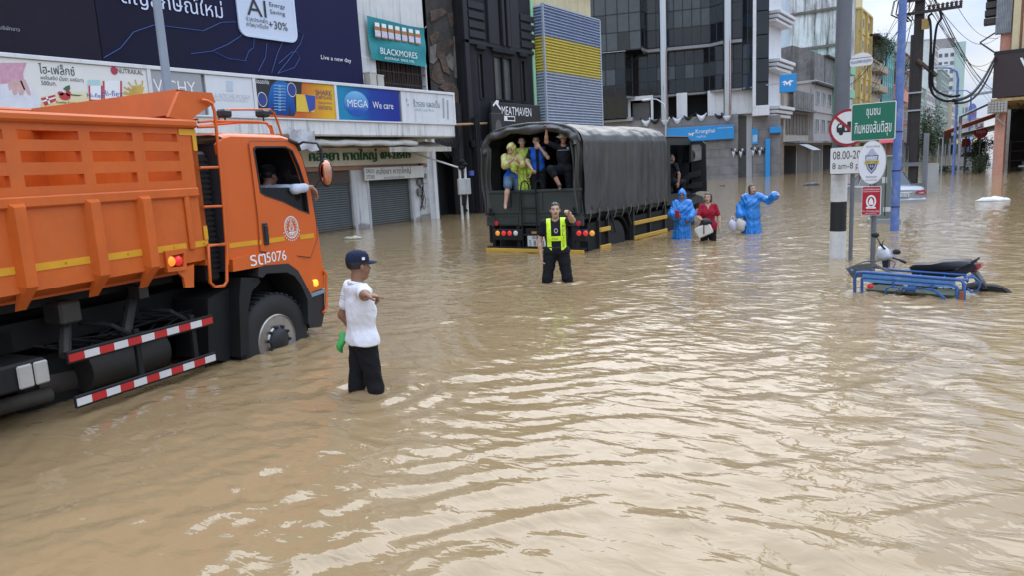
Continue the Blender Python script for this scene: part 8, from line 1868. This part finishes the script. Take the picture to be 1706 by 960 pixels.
# 2. policeman pointing at the camera
px_, py_ = -6.24, 10.1; POLB = CL('police_black', (.010, .010, .014), .8, var=.25); NEON = M('neon_yellow', (.55, .80, .02), .5, var=.06, emit=.06)
J = joints(elL=(-.27, .24, 1.43), wrL=(-.19, .46, 1.57), hdL=(.08, .9, .3), nL=(.3, 0, -1), curlL=(.08, 1.0, 1.1, 1.2), shL=(-.19, .02, 1.40), elR=(.27, -.03, 1.10), wrR=(.25, .03, .86), hyaw=R(4), hpit=R(4), hiR=(.10, 0, .9), knR=(.17, .05, .49), anR=(.21, .02, .09), knL=(-.15, .06, .49), anL=(-.19, .0, .09))
def vest_paint(c, J):
    x, y, z = c[:, 0], c[:, 1], c[:, 2]; m = np.zeros(len(c), int); fr = y > -.02
    m[fr & (np.abs(x-.115) < .034)] = 1; m[fr & (np.abs(x+.115) < .04)] = 1; m[fr & (np.abs(z-1.145) < .038) & (x < .13) & (x > -.1)] = 1; m[(~fr) & (np.abs(np.abs(x)-.11) < .03)] = 1
    return m
t, hp, HR, ax_ = person('policeman in black with a neon vest pointing, standing behind the army lorry', (px_, py_, ROADZ), face_dir(*camdir(px_, py_)), J, [('shirt', 'shirt', POLB, dict(sleeve=.55, hem=.9, g=.014, flare=.02)), ('reflective_vest', 'vest', [CL('vest_black', (.014, .014, .018)), NEON], dict(g=.026, hem=.95, paint=vest_paint, amp=.0015, h=.007)), ('trousers', 'trousers', POLB, dict(len=1.9, g=.018, amp=.003, flare=.03))], 'b', 'short', h=.008, mouth=.5, fat=1.06, scale=1.04)
def onfront(string, x, z, w, h, y, mat, name, vert=False, mirror=False):
    mb = MB(); letters(None, string, None, 0, 0, 0, w=w, h=h, mb=mb, bold=.03) if not vert else letters(None, string, None, 0, 0, 0, w=w, h=h, mb=mb, vert=True)
    mb.v = [(x-a, y, z+c) for a, b, c in mb.v]; o = mb.build(name, mat, None, fixn=False); o.parent = t
mbv = MB(); 
for i, ch in enumerate('POLICE'):
    zc = 1.335-i*.062; yc = .128+.012*math.sin((1.335-zc)*6) - .0
    letters(None, ch, None, 0, zc, 0, h=.046, w=.036 if ch != 'I' else None, mb=mbv, bold=.04) if ch != 'I' else letters(None, ch, None, 0, zc, 0, h=.046, mb=mbv, bold=.04)
yv = .152; mbv.v = [(-.117-a, yv, c) for a, b, c in mbv.v]; o = mbv.build('vest_lettering', PRINTK, None, fixn=False); o.parent = t
onfront('ตำรวจ', .02, 1.145, .09, .04, .158, PRINTK, 'vest_lettering'); mb = MB(); mb.plate(ell(0, 0, .032, .04, 14), [ell(0, 0, .018, .024, 14)], 0, .004); mb.v = [(-.0+a, .152+b, 1.27+c) for a, b, c in mb.v]; o = mb.build('badge', M('badge_silver', (.5, .5, .52), .35, metal=.6), None); o.parent = t
mb = MB(); mb.tube([(.165*math.cos(a), .125*math.sin(a), 1.0) for a in [2*math.pi*i/20 for i in range(20)]], .018, n=6, closed=True); o = mb.build('belt', M('belt_leather', (.012, .011, .01), .4), None); o.parent = t; o.parent = t

# 3. people wading: two women in blue raincoats, one in a red top
BLU = M('blue_raincoat', (.012, .20, .60), .22, var=.3, scale=7, coat=.2, bump=1., bscale=26); 
x, y = -6.72, 16.86
J = joints(elR=(.27, .10, 1.12), wrR=(.12, .27, 1.06), curlR=1.1, hdR=(-.7, .6, .2), elL=(-.26, .06, 1.12), wrL=(-.17, .22, 1.0), hyaw=R(-6), hpit=R(-8))
person('woman in hooded blue raincoat holding something red, wading beside the army lorry', (x, y, ROADZ-.03), face_dir(*camdir(x, y)), J, [('raincoat', 'poncho', BLU, dict(g=.03, amp=.005, fold=.014, bottom=.3, sleeve=1.85, spread=.28)), ('hood', 'hood', BLU, dict(peak=1, amp=.003))], 'c', 'bob', h=.009, scale=.97, female=True)
d = Vector((*camdir(x, y), 0)); rtv = Vector((d.y, -d.x, 0))*-1
mb = MB(); c_ = Vector((x, y, .62))+d*.34-rtv*.02*0+Vector((-d.y, d.x, 0))*-.12; mb.box(-.05, .05, -.03, .03, -.1, .1, b=.015); mb.v = [tuple(c_+Vector(v)) for v in mb.v]; mb.build('red_purse', M('purse_red', (.28, .01, .02), .5), at=tuple(c_), label='small dark red purse held by the hooded woman in blue', cat='purse')
x, y = -5.9, 16.42; REDC = CL('red_top', (.30, .012, .028), .8)
J = joints(elR=(.24, .10, 1.12), wrR=(.10, .25, 1.02), curlR=1.2, elL=(-.25, -.02, 1.10), wrL=(-.27, .04, .85), curlL=.6, hyaw=R(-18), hpit=R(0))
t, hp, HR, ax_ = person('woman in dark red top with brown hair carrying a white bag', (x, y, ROADZ-.06), face_dir(*camdir(x, y)), J, [('top', 'shirt', REDC, dict(sleeve=.75, hem=.80, g=.014, flare=.018, vneck=1, amp=.0026)), ('trousers', 'trousers', BLKT, dict(g=.02, len=1.9))], 'b', 'bob', hairm=HAIRB, h=.010, scale=.96, female=True, mouth=.4)
d = Vector((*camdir(x, y), 0)); lf = Vector((-d.y, d.x, 0))     # lf: the woman's left as seen, image right
rz = face_dir(d.x, d.y)
def held(name, label, cat, x, y, dfw, drt, z, build, mats):
    f = Frame(x, y, face_dir(*camdir(x, y))); mb = MB(); build(mb); t = thing(name, label, cat, f, (drt, dfw, z)); 
    for nm, b_, m_ in mats: q = MB(); b_(q); q.v = [(a+drt, b2+dfw, c+z) for a, b2, c in q.v]; q.build(nm, m_, t, smooth=40)
def bagbody(q): q.T = Matrix.Rotation(R(24), 4, 'Y'); q.box(-.19, .19, -.06, .06, -.13, .13, b=.03); q.T = None
held('handbag', 'white boxy bag with a black strap carried by the woman in red', 'bag', x, y, .32, .10, .27, lambda q: None, [('bag', bagbody, M('bag_white', (.62, .58, .52), .45, var=.15)), ('strap', lambda q: (q.box(-.012, .012, -.07, -.062, -.08, .16), q.box(-.012, .012, .062, .07, -.08, .16)), PRINTK)])
held('black_bag', 'crumpled black bag above the white bag of the woman in red', 'bag', x, y, .33, .05, .47, lambda q: None, [('bag', lambda q: q.ball((0, 0, 0), (.12, .08, .09), 14, 9), M('bag_black', (.012, .012, .013), .5))])
x, y = -5.43, 18.29
J = joints(elR=(.30, -.02, 1.12), wrR=(.27, .12, .92), curlR=1.3, shL=(-.185, 0, 1.40), elL=(-.40, .06, 1.27), wrL=(-.55, .2, 1.42), hdL=(-.5, .6, .2), curlL=.7, hyaw=R(32), hpit=R(3))
person('laughing woman in blue raincoat with bare head, arm raised, carrying plastic bags', (x, y, ROADZ-.03), face_dir(*camdir(x, y)), J, [('raincoat', 'poncho', BLU, dict(g=.03, amp=.005, fold=.014, bottom=.3, sleeve=1.85, spread=.27, flare=.045))], 'b', 'bob', hairm=HAIRB, h=.009, scale=1.0, female=True, mouth=.5)
def pbag(q, s): q.ball((0, 0, 0), (.13*s, .09*s, .17*s), 16, 10); q.v = [(a*(1+.1*math.sin(c*35)), b_*(1+.1*math.sin(a*40)), c+.02*math.sin(a*30)) for a, b_, c in q.v]; q.tube([(-.05, 0, .12*s), (-.02, 0, .26*s), (.03, 0, .27*s), (.06, 0, .12*s)], .015, n=6)
held('plastic_bag', 'white plastic shopping bag with print held by the laughing woman', 'bag', x, y, .16, .27, .22, lambda q: None, [('bag', lambda q: pbag(q, 1.), M('bag_print', (.58, .57, .54), .4, var=.3, scale=14, blotch=.4, bcol=(.4, .2, .1)))]); held('plastic_bag', 'thin pale plastic bag beside the printed one', 'bag', x, y, .14, .46, .2, lambda q: None, [('bag', lambda q: pbag(q, .9), M('bag_pale', (.56, .55, .62), .35, var=.2))])

# 4. people in the back of the lorry (local lorry axes: x right, y forward)
def ap(px, py, d): x_, z_ = AT.p(px, py, d); return x_, z_
BED = 1.0
LIME = M('lime_raincoat', (.40, .52, .05), .3, var=.25, scale=6, bump=1., bscale=24); PYEL = M('pale_yellow_raincoat', (.52, .47, .16), .3, var=.25, scale=6, bump=1., bscale=24); ROYB = CL('royal_blue', (.015, .09, .42)); DENIM = CL('denim', (.10, .15, .22), var=.3)
G = 'people riding in the army lorry'
def lw(px, d): x_, _ = AT.p(px, 270, d); w = AT.w(x_, d, 0); return w[0], w[1]
# a: leaning out, one bare leg over the tailgate
x, y = lw(853, .05)
J = joints(pel=(0, 0, .62), che=(-.02, .03, .89), nb=(-.02, .10, 1.09), hd=(.0, .17, 1.22), shR=(.165, .07, 1.05), shL=(-.205, .07, 1.05), elR=(.17, .24, .86), wrR=(.02, .34, .95), elL=(-.25, .24, .86), wrL=(-.14, .36, .93), hiR=(.1, .02, .58), hiL=(-.09, .02, .58), knR=(.12, .30, .40), anR=(.20, .36, -.03), ftR=0., knL=(-.12, .05, .2), anL=(-.12, -.05, -.0), hyaw=R(-25), hpit=R(-28), curlR=1.2, curlL=1.2)
person('person in pale yellow hooded raincoat with one bare leg over the lorry tailgate', (x, y, BED+.14), face_dir(*camdir(x, y)), J, [('shirt', 'shirt', ROYB, dict(g=.012, hem=.55)), ('shorts', 'trousers', DENIM, dict(len=.95, g=.02, flare=.02)), ('raincoat', 'poncho', PYEL, dict(g=.016, bottom=.78, amp=.004, fold=.008, nonb=1, spread=.2, sleeve=1.2)), ('hood', 'hood', PYEL, dict(amp=.004))], 'b', None, G, h=.009, scale=1.0)
# b: lime raincoat
x, y = lw(871, .2); J = joints(elR=(.26, .05, 1.12), wrR=(.2, .25, .95), elL=(-.22, .12, 1.1), wrL=(-.16, .3, .86), hdL=(.1, .3, -.9), curlL=.8, hyaw=R(4), hpit=R(-4), hrol=R(4))
person('person in lime yellow raincoat standing at the lorry tailgate', (x, y, BED-.06), face_dir(*camdir(x, y)), J, [('raincoat', 'poncho', LIME, dict(g=.004, amp=.004, fold=.012, bottom=.42, sleeve=1.85, spread=.215))], 'b', 'short', G, h=.009, scale=1.0)
# c: woman in blue vest covering her mouth
x, y = lw(896, .2); J = joints(elL=(-.24, .22, 1.18), wrL=(-.06, .27, 1.43), hdL=(.5, -.25, .8), nL=(.3, -.9, 0), curlL=.4, elR=(.25, .10, 1.12), wrR=(.13, .35, .92), hdR=(-.2, .8, -.4), curlR=.7, hyaw=R(-4), hpit=R(-5), hd=(.015, .03, 1.58))
person('woman in royal blue vest over black shirt covering her mouth', (x, y, BED-.03), face_dir(*camdir(x, y)), J, [('shirt', 'shirt', POLB, dict(g=.008, sleeve=.7, hem=.85)), ('vest', 'vest', ROYB, dict(g=.026, hem=.86, open=.035)), ('trousers', 'trousers', POLB, dict())], 'b', 'tied', G, h=.009, scale=.98, female=True)
# d: man in black with bush hat, one foot on the tailgate
x, y = lw(940, .15); J = joints(pel=(-.02, -.02, .92), elR=(.38, .0, 1.52), wrR=(.36, .05, 1.78), hdR=(.1, .0, 1), curlR=1., shR=(.18, -.01, 1.42), elL=(-.27, .05, 1.14), wrL=(-.33, .22, 1.30), hdL=(-.2, .2, .9), curlL=1.1, hyaw=R(6), hpit=R(-6), hiR=(.09, 0, .88), knR=(.30, .28, .92), anR=(.12, .32, .56), hiL=(-.1, 0, .88))
HATM = CL('bush_hat', (.42, .37, .28)); 
t, hp, HR, ax_ = person('man in black shirt and pale bush hat with one knee up, holding the canvas hoop', (x, y, BED-.05), face_dir(*camdir(x, y)), J, [('shirt', 'shirt', POLB, dict(g=.016, sleeve=.6, hem=.85)), ('trousers', 'trousers', POLB, dict(len=1.35, g=.02))], 'a', 'short', G, h=.009, scale=1.0)
cap(t, hp, HR, HATM, hat=True, name='bush_hat'); mb = MB(); mb.box(-.13, .13, .128, .134, 1.315, 1.325); o = mb.build('chest_stripe', PRINTG, None); o.parent = t; mb = MB(); mb.plate(ell(-.09, 1.36, .025, .025, 12), (), .126, .132); o = mb.build('badge', M('badge_blue', (.3, .4, .55), .5), None); o.parent = t
mb = MB(); mb.ball((.12, .40, .53), (.05, .13, .05), 12, 8); o = mb.build('shoe', PRINTK, None, smooth=True); o.parent = t
# e: lorry driver leaning in the open door
w = AT.w(2.35, 5.55, 0); J = joints(pel=(0, 0, .5), che=(0, .05, .78), nb=(0, .06, .98), hd=(0, .09, 1.13), shR=(.185, .04, .94), shL=(-.185, .04, .94), elR=(.33, .0, .68), wrR=(.38, -.1, .45), elL=(-.2, .28, .75), wrL=(-.15, .45, .85), hiR=(.1, .05, .45), hiL=(-.1, .05, .45), knR=(.12, .45, .45), knL=(-.12, .45, .45), anR=(.12, .45, .05), anL=(-.12, .45, .05), hyaw=R(-70))
person('lorry driver in dark shirt at the open cab door', (w[0], w[1], .85), R(-15), J, [('shirt', 'shirt', POLB, dict(sleeve=.6, hem=.45)), ('trousers', 'trousers', POLB, {})], 'c', 'short', h=.012)

# 5. driver of the orange truck, arm out of the window
hx, hz = OT.p(452, 296, .42); w = OT.w(hx-.03, .45, 0); base = hz-1.13
J = joints(pel=(0, -.12, .5), che=(0, -.08, .78), nb=(.0, -.05, 1.02), hd=(.01, .02, 1.15), shR=(.19, -.05, .985), shL=(-.19, -.05, .985), elR=(.46, -.06, .985), wrR=(.56, .12, .995), hdR=(.1, .45, -.85), nR=(-.2, -.8, -.3), curlR=.3, elL=(-.22, .15, .75), wrL=(-.1, .38, .78), hiR=(.1, -.05, .45), hiL=(-.1, -.05, .45), knR=(.12, .38, .45), knL=(-.12, .38, .45), anR=(.12, .4, .1), anL=(-.12, .4, .1), hyaw=R(-4), hpit=R(-2))
t, hp, HR, ax_ = person('orange truck driver in white shirt and dark cap with an arm out of the window', (w[0], w[1], base), OT.rz-R(90), J, [('shirt', 'shirt', CL('pale_shirt', (.52, .56, .66)), dict(sleeve=1.55, hem=.42, g=.018)), ('trousers', 'trousers', POLB, {})], 'a', 'short', h=.008)
cap(t, hp, HR, CL('dark_cap', (.012, .012, .014)))

# 6. far figures on the right
for px, d, l, c in ((1624, 88, 'person in dark clothes wading under the dark green awning', (.03, .03, .035)), (1641, 82, 'person in pale shirt wading beside the potted plant', (.35, .33, .32))):
    f = Frame(-3, d, 0); x_, _ = f.p(px, 250); w = f.w(x_, 0, 0); person(l, (w[0], w[1], ROADZ), R(160), joints(), [('shirt', 'shirt', CL('far_%d' % px, c), dict(hem=.85)), ('trousers', 'trousers', BLKT, {})], 'a', 'short', h=.022)
